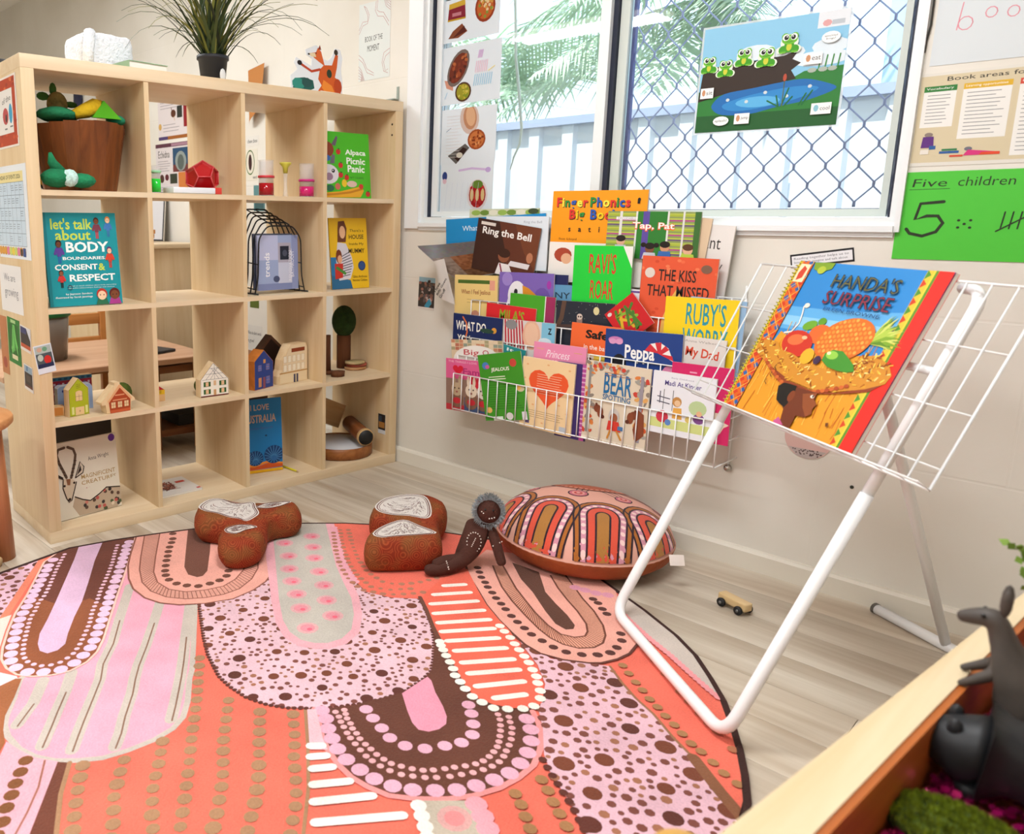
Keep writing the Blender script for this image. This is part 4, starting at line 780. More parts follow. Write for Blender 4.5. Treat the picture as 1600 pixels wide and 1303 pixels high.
# ---- tier 3
def a_mila(c):
    c.rect(0, 0, 1, 1, '#d8262e'); c.text("MILA'S", .28, .7, .78, .92, '#93a82e', .02)
wbook('picture_book', "red Mila's book with green title", (0.4801,0.5363,-0.0317,0.2056,0.1854), Y(2), .005, '#c82028', a_mila)
wbook('picture_book', 'plain green and magenta book behind the red one', (0.576,0.5347,-0.0185,0.1794,0.2276), Y(2, .0065), .005, '#46a428', lambda c: (c.rect(0, 0, 1, 1, '#46a428'), c.rect(.8, 0, 1, 1, '#9c2c5c'), c.rect(.78, 0, .8, 1, '#e8e8e2')))
def a_owl(c):
    c.rect(0, 0, 1, 1, '#232a36'); c.ell(.7, .88, .05, .06, '#d9cf9a'); c.ell(.42, .72, .05, .1, '#9a7c72'); c.ell(.42, .78, .05, .045, '#d8c8bc'); c.ell(.4, .78, .014, .014, '#15120e', 8); c.ell(.44, .78, .014, .014, '#15120e', 8)
    c.line([(0, .55), (.1, .75), (.14, 1)], .016, '#5c4438'); c.line([(.1, .62), (.4, .64), (.9, .58)], .01, '#4e3a34'); rr = random.Random(3); c.dots([(rr.random(), .6+.4*rr.random()) for _ in range(30)], .0009, '#d8d8cc', 5)
wbook('picture_book', 'night-blue book with a small owl and a full moon', (0.768,0.531,0.0191,0.2068,0.2197), Y(2, .0065), .006, '#1e2430', a_owl)
def a_red(c):
    c.rect(0, 0, 1, 1, '#c81f26'); rr = random.Random(8)
    for i in range(9): c.line([(.15+.7*rr.random(), .1+.8*rr.random()) for _ in range(3)], .009, rr.choice(('#8fb03a', '#d8b02c', '#4a7a2c'))); 
    c.ell(.12, .9, .07, .05, '#d8d4cc'); c.ell(.5, .8, .05, .04, '#3a5a28')
wbook('picture_book', 'red book with green lizards tucked in cornerwise', (1.017,0.6332,0.72,0.115,0.115), Y(2), .005, '#b41c22', a_red)
def a_ruby(c):
    c.rect(0, 0, 1, 1, '#f0cf1c')
    c.text("RUBY'S", .3, .7, .84, .95, '#2a93a0', .01); c.text('WORRY', .27, .42, .88, .66, '#2a93a0', .01)
wbook('picture_book', "yellow Ruby's Worry book with blue hand-drawn title", (1.1358,0.5321,0.0089,0.2091,0.2601), Y(2), .006, '#dcb814', a_ruby)
wbook('picture_book', "pale blue book just visible behind Ruby's Worry", (1.1957,0.5352,-0.0288,0.1552,0.2606), Y(2, .008), .006, '#8fb4d8', lambda c: c.rect(0, 0, 1, 1, '#93b8da'))
# ---- tier 2
def a_when(c):
    c.rect(0, 0, 1, 1, '#e9cc84'); c.rect(.08, .86, .82, .92, '#4a6a2a'); c.rect(.82, .76, .94, .92, '#e3a08a'); c.text('When I Feel Jealous', .16, .66, .84, .76, '#8a3a24', .01); c.lines(.3, .52, .85, .62, 2, '#9a7a4a', .0012); c.ell(.5, .28, .12, .14, '#c98a72'); c.ell(.85, .3, .06, .1, '#9ab06a')
wbook('picture_book', 'cream book titled When I Feel Jealous', (0.3244,0.5921,0.0298,0.1938,0.2189), Y(1), .006, '#dcbe76', a_when)
def a_goose(c):
    c.rect(0, 0, 1, 1, '#7a62b4'); c.ell(.15, .9, .1, .1, '#9a84cc'); c.ell(.8, .6, .16, .2, '#6a50a4'); c.ell(.34, .66, .17, .22, '#e9e8ee', 20); c.ell(.28, .4, .14, .35, '#e2e0e8'); c.ell(.32, .72, .035, .045, '#22202a'); c.poly([(.44, .82), (.56, .78), (.74, .66), (.7, .58), (.56, .62), (.46, .6)], '#d98f2a'); c.line([(.52, .68), (.7, .63)], .0025, '#8a5218'); c.ell(.92, .84, .04, .06, '#a03aa8')
wbook('picture_book', 'purple book with a white goose head and orange beak', (0.5235,0.593,0.0186,0.2194,0.2384), Y(1), .006, '#7058a8', a_goose)
wbook('picture_book', 'steel-blue book half hidden beside the goose book', (0.7063,0.5935,0.0231,0.1332,0.2053), Y(1, .0075), .0035, '#5e93bc', lambda c: (c.rect(0, 0, 1, 1, '#6098c0'), c.text('NY', .3, .78, .72, .88, '#22384c', .01), c.text('Farm', .32, .62, .9, .74, '#22384c', .01)))
wbook('picture_book', 'dark navy book showing only a strip above the steel-blue one', (0.6636,0.5944,0.0094,0.1228,0.2376), Y(1, .0118), .0025, '#1d2350', lambda c: c.rect(0, 0, 1, 1, '#20275a'))
def a_ravi(c):
    c.rect(0, 0, 1, 1, '#1fcc3c'); c.text("RAVI'S", .28, .74, .74, .93, '#cf3a26', .01); c.text('ROAR', .32, .5, .72, .68, '#cf3a26', .01); c.ell(.5, .28, .12, .08, '#14140f'); c.ell(.48, .2, .14, .1, '#14140f'); c.poly([(1.0, 1.0), (.84, 1.0), (1.0, .8)], '#e6e6e2')
wbook('picture_book', "bright green Ravi's Roar book with red letters", (0.8098,0.5944,0.0065,0.2011,0.3378), Y(1), .005, '#1ebc38', a_ravi)
def a_kiss(c):
    c.rect(0, 0, 1, 1, '#dd5836'); rr = random.Random(1)
    for i in range(40): c.ell(rr.random(), rr.random(), .03, .015, rr.choice(('#e46a44', '#cf4a2c', '#e87a50')), 7); c.z -= c.eps*.6
    c.poly([(.3, 0), (.34, .4), (.44, .62), (.5, .7), (.56, .66), (.68, .55), (.78, .42), (.82, 0)], '#e6b45a'); c.poly([(.4, .0), (.42, .38), (.5, .58), (.6, .5), (.7, .38), (.72, 0)], '#8fa4c8'); c.ell(.56, .36, .07, .08, '#d8a080'); c.ell(.56, .42, .07, .05, '#8a4a30'); c.poly(heart(.7, .45, .04, .03), '#d0202c')
    c.text('THE KISS', .24, .77, .74, .88, '#2c2320', .01); c.text('THAT MISSED', .1, .62, .92, .73, '#2c2320', .01); c.ell(.12, .84, .07, .05, '#d8cfc4'); c.ell(.86, .9, .07, .04, '#7c5a48'); c.rect(.1, .2, .14, .4, '#6a4a44')
wbook('picture_book', 'orange book titled The Kiss That Missed', (1.0376,0.5964,-0.0127,0.2247,0.311), Y(1), .007, '#d0502e', a_kiss)
wbook('thin_book', 'thin white book with purple edge behind The Kiss book', (0.9794,0.6475,0,0.155,0.155), Y(1, .0085), .004, '#e4e0e8', lambda c: (c.rect(0, 0, 1, 1, '#e6e2ea'), c.rect(0, .93, 1, .97, '#6a4a94')))
# ---- tier 1 (top)
def a_finger(c):
    c.rect(0, 0, 1, 1, '#f29a16'); c.rect(0, 0, 1, .62, '#efeae4'); c.rect(0, .28, 1, 1, '#f29a16')
    cols = ('#d8342c', '#2c8a3a', '#e8c81e', '#2858b0')
    c.word('Finger', .05, .83, .1, ('#d8342c', '#f4e24a', '#2c8a3a', '#2858b0', '#f4e24a', '#d8342c'), .03, .1, '#2a2018'); c.word('Phonics', .42, .83, .1, ('#2c8a3a', '#2858b0', '#f4e24a', '#d8342c', '#2c8a3a', '#2858b0', '#d8342c'), .03, .1, '#2a2018')
    c.word('Big', .2, .7, .1, ('#d8342c', '#e8c81e', '#2c8a3a'), .03, .1, '#2a2018'); c.word('Book', .43, .7, .1, ('#2858b0', '#e8c81e', '#d8342c'), .03, .1, '#2a2018')
    for i, ch in enumerate('satipn'): c.word(ch, .2+i*.11, .56, .06, ('#2a2018',), .02)
    c.text('Sue Lloyd', .1, .46, .3, .49, '#7a4a1a'); c.ell(.92, .9, .015, .02, '#22201c'); c.rect(.905, .86, .93, .9, '#22201c'); c.rect(0, 0, 1, .44, '#eeeae4'); c.ell(.16, .3, .1, .08, '#a8442e'); c.ell(.2, .26, .06, .06, '#e2b08c')
wbook('big_book', 'orange Finger Phonics Big Book with coloured letters', (0.6914,0.8095,-0.0093,0.3305,0.2978), Y(0, .0145), .006, '#e08c10', a_finger)
def a_tap(c):
    c.rect(0, 0, 1, 1, '#8a9a5a')
    for i in range(9):
        c.rect(0, .1+i*.1, 1, .1+i*.1+.03, ('#6a5278', '#b04a8a', '#a8b83a')[i % 3]); c.rect(0, .1+i*.1+.035, 1, .1+i*.1+.06, '#b8c44a'); c.z -= c.eps
    c.up(); c.rect(.34, 0, .66, 1, '#2d7a2e'); c.rect(.4, 0, .47, 1, '#5a4a9a'); c.rect(.14, 0, .17, 1, '#d8d8d4'); c.rect(.32, 0, .34, 1, '#d8d8d4'); c.rect(.66, 0, .68, 1, '#dcdcd8'); c.rect(.82, 0, .84, 1, '#d8d8d4'); c.rect(.94, 0, 1, 1, '#3a6a30')
    c.rect(.1, .82, .34, .88, '#e9e8e4'); c.text('DECODABLE', .12, .83, .32, .87, '#8a7aa4')
    c.text('Tap, Pat', .285, .575, .745, .775, '#e8552c', .06); c.text('Tap, Pat', .29, .6, .74, .77, '#f6f2ea', .02)
    for u, v, h, s in ((.17, .36, '#241a16', '#d9a88a'), (.5, .22, '#1a120f', '#7a4a34'), (.66, .26, '#1a1512', '#c9926e'), (.9, .22, '#5a3a24', '#dcae8c')):
        c.ell(u, v, .05, .1, s); c.ell(u, v+.06, .055, .07, h); c.poly([(u-.08, 0), (u+.08, 0), (u+.06, v-.08), (u-.06, v-.08)], '#3a6ab0' if u > .6 and u < .7 else '#b8d04a' if u > .8 else '#c8c8d0')
    c.ell(.43, .3, .03, .05, '#1a120f'); c.ell(.57, .3, .03, .05, '#1a120f')
wbook('picture_book', 'striped Tap, Pat reader with four children on the cover', (0.902,0.8978,-0.0143,0.2909,0.143), Y(0, .003), .005, '#7c8c50', a_tap)
wbook('picture_book', 'beige book edge between Tap, Pat and the tall white book', (1.1104,0.9037,-0.1086,0.1014,0.1248), Y(0, .0095), .005, '#d8c0a0', lambda c: c.rect(0, 0, 1, 1, '#d8bfa0'))
wbook('picture_book', 'tall white book with grey title at the right end', (1.0755,0.6064,-0.0692,0.1844,0.4037), Y(0, .016), .006, '#e0dcd8', lambda c: (c.rect(0, 0, 1, 1, '#e2deda'), c.text('Elephant', .12, .8, .82, .92, '#3a3634'), c.text('Century', .3, .66, .9, .75, '#5a5654')))
wbook('picture_book', 'blue book titled What do you in thin white writing', (0.2426,0.8753,0.0512,0.4345,0.1377), Y(0, .0145), .005, '#1784c4', lambda c: (c.rect(0, 0, 1, 1, '#1a88c6'), c.text('What do you think', .18, .62, .72, .8, '#dff0f8'), c.text('a performer', .36, .3, .8, .46, '#cfe6f2'))).rotation_euler[0] += 0
wbook('picture_book', 'blurred green landscape book peeking out above all others', (0.3434,0.7189,0.0072,0.298,0.3313), Y(0, .021), .005, '#9aa880', lambda c: (c.rect(0, 0, 1, 1, '#c3c9ae'), [c.ell(.1+.13*i, .96, .07, .03, ('#8fae52', '#6a8a3a', '#d9d8c4')[i % 3], 10) for i in range(8)], c.ell(.92, .97, .07, .03, '#3a4a30')))
def a_ring(c):
    c.rect(0, 0, 1, 1, '#3a2018'); c.poly([(.35, 1), (.8, 1), (1, .5), (1, 0), (.6, 0), (.5, .5)], '#5e3020'); c.poly([(.6, 1), (1, 1), (1, .2), (.8, .5)], '#6e3a22'); c.rect(.06, .89, .3, .95, '#d8d0c8')
    c.text('Ring the Bell', .1, .68, .88, .86, '#f2f0ec', .02); c.ell(.5, .36, .09, .12, '#8a5238'); c.ell(.5, .42, .1, .09, '#3a2016'); c.poly([(.4, 0), (.44, .22), (.6, .22), (.7, 0)], '#e8e4e4'); c.poly([(.58, .2), (.9, .2), (.92, .3), (.62, .3)], '#dcd8dc'); c.ell(.9, .42, .05, .1, '#b87a5a'); c.line([(.46, .2), (.52, 0)], .006, '#8a2a44')
wbook('picture_book', 'dark brown Ring the Bell reader tilted to the right', (0.375,0.8382,-0.1352,0.2676,0.1834), Y(0), .003, '#341c14', a_ring)
wbook('picture_book', 'pale blue-white page standing behind the Ring the Bell reader', (0.4271,0.841,-0.0007,0.2592,0.1835), Y(0, .0085), .003, '#d9e2ea', lambda c: (c.rect(0, 0, 1, 1, '#dbe4ec'), c.text('Ring the Bell', .62, .86, .9, .92, '#9aa4b0')))
# ---- floppy reader falling open to the left of the top tier
flop = thing('floppy_reader', 'floppy Three Billy Goats Gruff reader falling open at the left', 'book', None, GB)
TL_, RG, RT, BT = [Vector((p[0], p[1], p[2])) for p in ((0.1722,-0.12,0.9142), (0.4266,-0.0425,0.9403), (0.5623,-0.0425,0.8408), (0.3169,-0.055,0.7937))]
def quad(a, b, c_, d, n, bow):
    vs = []; fs = []
    for i in range(n+1):
        for j in range(n+1):
            u, v = i/n, j/n; p = a.lerp(b, u).lerp(d.lerp(c_, u), v); p = p+bow*(4*v*(1-v)*.5+u*(1-u))*(1-u)**2; yr = b.y+(c_.y-b.y)*v; yl = a.y+(d.y-a.y)*v; p.y = yr+(yl-yr)*(1-u)**5+bow.y*u*(1-u)**5; vs.append(p)
    for i in range(n):
        for j in range(n): fs.append((i*(n+1)+j, i*(n+1)+j+1, (i+1)*(n+1)+j+1, (i+1)*(n+1)+j))
    return vs, fs
def page(name, a, b, c_, d, bow, colf, lift=0):
    n = 22; vs, fs = quad(a, b, c_, d, n, bow); me = bpy.data.meshes.new(name); me.from_pydata(vs, [], fs); at = me.color_attributes.new('Col', 'FLOAT_COLOR', 'CORNER'); buf = []
    for i in range(n):
        for j in range(n): buf += [*lin(colf((i+.5)/n, (j+.5)/n)), 1.0]*4
    at.data.foreach_set('color', buf); me.polygons.foreach_set('use_smooth', [True]*len(fs)); me.materials.append(PRINT)
    return link(bpy.data.objects.new(name, me), flop)
frng = random.Random(9)
def c_brown(u, v):
    if v < .35: return '#%02x%02x%02x' % tuple(int(a+frng.uniform(-6, 6)) for a in (96, 93, 92))
    t = frng.uniform(-14, 14)
    if u < .25: b = (120, 100, 86)
    elif v > .75: b = (92, 58, 34)
    else: b = (118, 70, 38) if u < .7 else (98, 80, 44)
    return '#%02x%02x%02x' % tuple(int(max(0, min(255, a+t))) for a in b)
page('open_cover', TL_, RG, RT, BT, Vector((0, -.012, -.006)), c_brown)
page('inner_cover', TL_+Vector((0, .002, -.004)), RG+Vector((0, .0008, -.003)), RT+Vector((0, .0008, -.004)), BT+Vector((0, .002, -.004)), Vector((0, -.011, -.008)), lambda u, v: '#8f8c8a')
wp_ = [Vector(p) for p in ((0.24,-0.1,0.8585), (0.2893,-0.1,0.8699), (0.3365,-0.085,0.701), (0.2304,-0.06,0.7252))]
page('white_page', wp_[0], wp_[1], wp_[2], wp_[3], Vector((.012, -.012, 0)), lambda u, v: '#d9d5d0')
c = Pr(.09, .07); c.clip = None
for i, s in enumerate(('The', 'Three', 'Billy Goats', 'Gruff')): c.text(s, .05+(.1 if i == 0 else 0), .82-i*.24, .05+(.2, .5, .85, .45)[i], .98-i*.24, '#2a2826', .02)
c.build('page_title', flop, T((0.2988,-0.118,0.7145)) @ RX(math.pi/2) @ RZ(1.0))
for p in wp_: pass
# photo taped to the wall beside the rack
def a_photo(c):
    rr = random.Random(6); c.rect(0, 0, 1, 1, '#3d3734'); c.rect(0, .85, 1, 1, '#8fb4c4')
    for i in range(40): c.ell(rr.random(), rr.uniform(.2, .9), .09, .05, rr.choice(('#7a5a4c', '#2a2624', '#b8a49a', '#5a5250', '#94665a')), 6, rr.random()*3); c.z -= c.eps*.6
    c.poly([(.4, .1), (.7, .35), (.85, .2), (.6, 0)], '#3f8aa4'); c.rect(0, 0, 1, .06, '#d8cfc8')
sheet('photo_card', 'small class photo taped to the wall left of the rack', WALLM(0.0776,0.6613, -.0007, -.03), 0.0847, 0.1266, a_photo, cat='photo')

# ================================================================ tube stand with wire tray and the big book
TUBE = mat('white_tube', '#f1f1f2', .28, spec=.5)
st = thing('display_stand', 'white tubular display stand with a slanted wire tray', 'stand')
FL_, FR_ = Vector((1.303, -.597, .013)), Vector((1.699, -.907, .013))
BAR = (FR_-FL_).normalized(); BACKD = Vector((-BAR.y, BAR.x, 0)); BACKD = BACKD if BACKD.y > 0 else -BACKD
TLp = Vector((1.525, -.272, .889)); LEG = (TLp-FL_); LEG = LEG-BAR*LEG.dot(BAR); LEGL = LEG.length; LEG.normalize()
def rounded(pts, r, n=6):
    out = [Vector(pts[0])]
    for i in range(1, len(pts)-1):
        a, b, c = Vector(pts[i-1]), Vector(pts[i]), Vector(pts[i+1]); d1 = (a-b).normalized(); d2 = (c-b).normalized()
        p, q = b+d1*r, b+d2*r
        for k in range(n+1):
            t = k/n; out.append((p*(1-t)+b*t)*(1-t)+(b*(1-t)+q*t)*t)
    out.append(Vector(pts[-1])); return out
LT, RT2 = FL_+LEG*LEGL, FR_+LEG*LEGL
UPR = LEG*.0127; GL, GR = FL_+UPR, FR_+UPR      # the floor bar lies on the rug pile
MB().tube(rounded([FL_+LEG*.56, GL, GR, FR_+LEG*.55], .05), .0125, 12).build('lower_leg_frame', TUBE, st)
MB().tube([FL_+LEG*.56, LT], .0105, 12).build('upper_tube', TUBE, st)
MB().tube(rounded([FR_+LEG*.55, RT2, RT2-BAR*.07+BACKD*.02], .045), .0105, 12).build('upper_tube', TUBE, st)
RL = Vector((1.906, -.134, .013)); RTOPP = (LT+RT2)/2+Vector((0, 0, -.12))-LEG*.0
MB().tube([RL, RTOPP], .011, 12).build('rear_leg', TUBE, st)
MB().tube([RL+Vector((-.164, .092, 0)), RL+Vector((.16, -.09, 0))], .013, 12).build('rear_foot', TUBE, st)
MB().tube([RL+Vector((-.170, .0955, 0)), RL+Vector((-.163, .0915, 0))], .0142, 12).build('foot_cap', mat('dark_rubber', '#5c5852', .7), st)
MB().tube([LT-LEG*.16, RT2-LEG*.16], .008, 10).build('cross_bar', TUBE, st)
# tray plane: along BAR (s) and LEG (t), lifted off the tubes
TN = BAR.cross(LEG).normalized(); TN = TN if TN.z > 0 else -TN
ORG = FL_
def tray(s, t, n=.02): return ORG+BAR*s+LEG*t+TN*n
S0, S1, T0, T1 = -.131, .632, .6, .967
for i in range(16):
    s = S0+(S1-S0)*i/15
    MB().tube([tray(s, T1), tray(s, T0), tray(s, T0+.004, .05)], .0019 if 0 < i < 15 else .0026, 6).build('tray_wire', WIRE, st)
for t, n, r in ((T1, .02, .0026), (T0, .02, .003), (.638, .0165, .0019), (.738, .0165, .0019), (.85, .0165, .0019), (T0+.004, .05, .0024)):
    MB().tube([tray(S0, t, n), tray(S1, t, n)], r, 6).build('cross_wire', WIRE, st)
for s in (S0+.135, S0+.63): MB().tube([tray(s, .62, .006), tray(s, .95, .006)], .004, 6).build('tray_bracket', TUBE, st)
BM = Matrix((BAR, LEG, TN)).transposed().to_4x4(); BM.translation = tray(.033, T0+.006, .0335)
def a_handa(c):
    H = lambda *p: p
    c.rect(0, 0, 1, 1, '#2d82c6'); c.poly([(0, .55), (1, .6), (1, .78), (.5, .72), (0, .7)], '#5aa4d8'); c.poly([(0, .58), (1, .6), (1, .68), (0, .64)], '#86c0e2')
    c.poly([(0.142,0.539),(0.216,0.513),(0.527,0.449),(0.805,0.508),(0.909,0.54),(0.991,0.504),(1.0,0.0),(0.0,-0.0),(0.1,0.359)], '#dd9426')
    rr = random.Random(12)
    for i in range(170):
        u, v = rr.uniform(.05, .9), rr.uniform(.0, .5); L = rr.uniform(.05, .14)
        c.line([(u, v), (u+rr.uniform(-.02, .02), v+L)], rr.uniform(.0012, .003), rr.choice(('#f0b43c', '#c8741c', '#e8a02c', '#f6c858', '#b8601a')), cap=False); c.z -= c.eps*.85
    c.up()
    # left woven border and spine beads
    c.poly([(0, 0), (.115, 0), (.115, 1), (0, 1)], '#d2601e')
    for j in range(24):
        for i in range(2):
            u, v = .045+i*.05, .01+j*.0435+(.0215 if i else 0); c.poly([(u-.022, v), (u, v-.02), (u+.022, v), (u, v+.02)], '#2a5a9c' if (i+j) % 2 else '#c8381e'); c.z -= c.eps
    c.up()
    for sgn in (1, -1):
        for j in range(-1, 12): c.line([(.02, .09*j if sgn > 0 else .09*j+.09), (.112, .09*j+.09 if sgn > 0 else .09*j)], .0014, '#f0c050', cap=False); c.z -= c.eps
    c.up(); c.rect(.112, 0, .118, 1, '#5a2a14'); c.rect(0, 0, .018, 1, '#c8b428')
    c.dots([(.009, i/46) for i in range(47)], .0022, '#2a2a18', 6)
    c.rect(.02, .86, .1, .98, '#e6d8b0'); c.poly([(.04, .87), (.08, .89), (.085, .95), (.055, .97), (.035, .92)], '#c8442c')
    # right border
    c.rect(.86, 0, .93, 1, '#d8b83a')
    for j in range(20): c.poly([(.862, j*.05), (.89, j*.05+.025), (.862, j*.05+.05)], '#4a8a2e' if j % 2 else '#c8401e'); c.z -= c.eps
    c.up(); c.rect(.895, 0, .905, 1, '#e8c83a'); c.rect(.905, 0, .925, 1, '#5a8a2a'); c.rect(.92, 0, 1, 1, '#e8281e')
    c.poly([(0.122,0.995),(0.274,1.002),(0.269,0.962),(0.198,0.934),(0.138,0.952)], '#7a9a2a'); c.ell(.2, .95, .03, .025, '#a8b83a')
    c.line([(0.237,0.721),(0.218,0.712),(0.234,0.67),(0.249,0.608),(0.226,0.547),(0.179,0.532)], .004, '#e8e2d8'); c.ell(0.237,0.721, .02, .016, '#e8dccc')
    # fruit
    c.ell(0.335,0.606, .05, .03, '#6aa02c', 12, .3); c.ell(0.406,0.641, .028, .024, '#5a9428')
    c.ell(0.434,0.565, .075, .06, '#d8642a', 18)
    for i in range(46):
        a = rr.uniform(-.9, .9); L = rr.uniform(.5, 1)
        b = (0.753,0.576); e = (b[0]+.2*L*math.cos(a*.8+.55), b[1]+.2*L*math.sin(a*.8+.55))
        m_ = ((b[0]+e[0])/2, (b[1]+e[1])/2+.02); c.poly([(b[0], b[1]-.01), m_, e, (m_[0]+.012, m_[1]-.02)], rr.choice(('#7aa02c', '#a8c04a', '#5a8424', '#c8d068'))); c.z -= c.eps*.8
    c.up(); c.ell(0.607,0.56, .175, .13, '#cf6a22', 26, .28)
    p0 = (0.607,0.56)
    c.up()
    for i in range(-6, 7):
        for j in range(-4, 5):
            x, y = i*.026+(j % 2)*.013, j*.027
            if (x/.16)**2+(y/.115)**2 < 1: c.ell(p0[0]+x*.96-y*.25, p0[1]+y+x*.28, .0098, .0105, '#e88a34' if (i+j) % 3 else '#f0a44a', 8, up=False)
    c.up(); c.ell(0.314,0.483, .115, .082, '#c2301f', 22, -.1); c.ell(0.293,0.504, .06, .035, '#dd6a3a', 16, .1); c.ell(0.347,0.527, .02, .012, '#f0b48a', 10)
    # basket
    c.poly([(0.183,0.324),(0.413,0.257),(0.598,0.243),(0.744,0.271),(0.899,0.346),(0.973,0.387),(0.913,0.322),(0.747,0.266),(0.608,0.228),(0.45,0.222),(0.304,0.255)], '#8a3a1a')
    br = [(0.018,0.396),(0.025,0.445),(0.094,0.471),(0.173,0.466),(0.225,0.424),(0.324,0.419),(0.452,0.384),(0.569,0.38),(0.68,0.377),(0.77,0.398),(0.763,0.442),(0.797,0.5),(0.861,0.514),(0.945,0.478),(0.983,0.433),(0.975,0.384),(0.884,0.331),(0.74,0.278),(0.594,0.25),(0.409,0.262),(0.217,0.312),(0.096,0.352)]
    c.poly(br, '#c8862a')
    for i in range(330):
        a = rr.random(); k_ = int(a*11); p = br[k_]; q = br[(21-k_) % 22]; t = rr.random(); x, y = p[0]+(q[0]-p[0])*t, p[1]+(q[1]-p[1])*t
        if not inside((x, y), br): continue
        an = rr.uniform(-.4, 3.6); c.line([(x, y), (x+.024*math.cos(an), y+.024*math.sin(an)*1.1)], .0024, rr.choice(('#f2cf5a', '#a85a18', '#e8b03a', '#d89a2e', '#f6e08a', '#8a4412')), cap=False); c.z -= c.eps*.9
    c.up()
    for i in range(26): 
        t = i/25; a = br[18]; x = .16+.62*t; y = .34-.11*math.sin(t*math.pi)-.02*t
        c.ell(x, y, .016, .012, '#a8481e' if i % 2 else '#c8642a', 8, up=False)
    c.up(); c.ell(0.437,0.424, .045, .05, '#e0a82a', 14); c.ell(0.515,0.416, .024, .026, '#3a2444', 12)
    c.poly([(0.546,0.423),(0.545,0.465),(0.582,0.494),(0.647,0.498),(0.703,0.469),(0.752,0.439),(0.776,0.405),(0.737,0.39),(0.674,0.387),(0.602,0.394)], '#3f8a2a'); c.ell(0.594,0.463, .04, .025, '#8fc44a', 12); c.ell(0.569,0.47, .014, .01, '#e6f0b0', 8)
    # child's head in profile
    c.poly([(0.387,0.181),(0.38,0.223),(0.473,0.234),(0.634,0.241),(0.639,0.2),(0.669,0.179),(0.659,0.146),(0.67,0.12),(0.638,0.09),(0.578,0.083),(0.58,0.043),(0.579,0.003),(0.503,0.003),(0.476,0.092),(0.433,0.13)], '#6a3018')
    c.poly([(0.547,0.211),(0.636,0.239),(0.636,0.2),(0.669,0.179),(0.659,0.146),(0.67,0.12),(0.641,0.095),(0.592,0.139)], '#8a4824')
    c.poly([(0.357,0.211),(0.384,0.241),(0.482,0.243),(0.49,0.208),(0.473,0.191),(0.485,0.132),(0.473,0.104),(0.429,0.116),(0.393,0.131),(0.371,0.176)], '#15100e')
    c.ell(0.481,0.178, .022, .035, '#7c3c1e', 12); c.ell(0.617,0.212, .014, .01, '#e8ddd0', 8); c.ell(0.622,0.214, .006, .008, '#140c08', 8)
    for x in ((.27, .25), (.26, .2), (.275, .3)): c.line([x, (x[0]-.02, x[1]+.012), (x[0]-.015, x[1]+.03)], .0018, '#15100e'); c.z -= c.eps
    c.poly([(0.452,0.009),(0.475,0.042),(0.531,0.007),(0.473,-0.003)], '#c2588a')
    c.poly([(0.781,0.101),(0.798,0.107),(0.804,0.086),(0.79,0.083)], '#6a3a14')
    c.text("HANDA'S", 0.332,0.849,0.769,0.937, '#16243c', .018, 0, 0); c.text("HANDA'S", 0.336,0.852,0.769,0.933, '#6c6a34', -.02)
    c.text('SURPRISE', 0.334,0.746,0.779,0.831, '#16243c', .018); c.text('SURPRISE', 0.337,0.748,0.777,0.828, '#8a2a3c', -.012)
    c.text('EILEEN BROWNE', 0.372,0.707,0.746,0.729, '#143a6a', .0)
hb = book('big_book', "large spiral-bound Handa's Surprise book on the wire tray", BM, .428, .372, .009, '#d8401e', a_handa, None)
sp = MB()
for j in range(38):
    yc = .008+j*.0095; sp.tube([(-.005+.007*math.cos(a), yc+.0015*a/6.28, -.0045+.007*math.sin(a)) for a in [2*math.pi*q/8 for q in range(9)]], .0011, 4)
o = sp.build('spiral_binding', mat('spiral_wire', '#b0a428', .5), hb); o['kind'] = 'stuff'

# ================================================================ things in and on the shelf unit
def SM(x, y, z, a=0): return SHELF @ T((x, y, z)) @ RZ(a)
def shbook(name, label, p, lean, th, cover, art, soft=False, dx=0):
    x, y, z, a, W, H = p
    return book(name, label, SHELF @ T((x+dx, y, z+.001+th*math.sin(lean))) @ RZ(a) @ RX(math.pi/2-lean), W, H, th, cover, art, None, 'book', soft)
def kid(c, u, v, s, hair, skin, top, leg):
    """small standing child, s = height in v"""
    w = s*.5
    c.rect(u-w*.16, v, u-w*.03, v+s*.36, leg); c.rect(u+w*.03, v, u+w*.16, v+s*.36, leg); c.poly([(u-w*.24, v+s*.3), (u+w*.24, v+s*.3), (u+w*.2, v+s*.66), (u-w*.2, v+s*.66)], top)
    c.line([(u-w*.22, v+s*.62), (u-w*.42, v+s*.42)], s*.012*3, top); c.line([(u+w*.22, v+s*.62), (u+w*.42, v+s*.42)], s*.012*3, top)
    c.ell(u, v+s*.84, w*.33, s*.17, hair, 12); c.ell(u, v+s*.8, w*.26, s*.13, skin, 12); c.ell(u-w*.09, v+s*.81, w*.03, s*.016, '#1a1410', 6); c.ell(u+w*.09, v+s*.81, w*.03, s*.016, '#1a1410', 6)
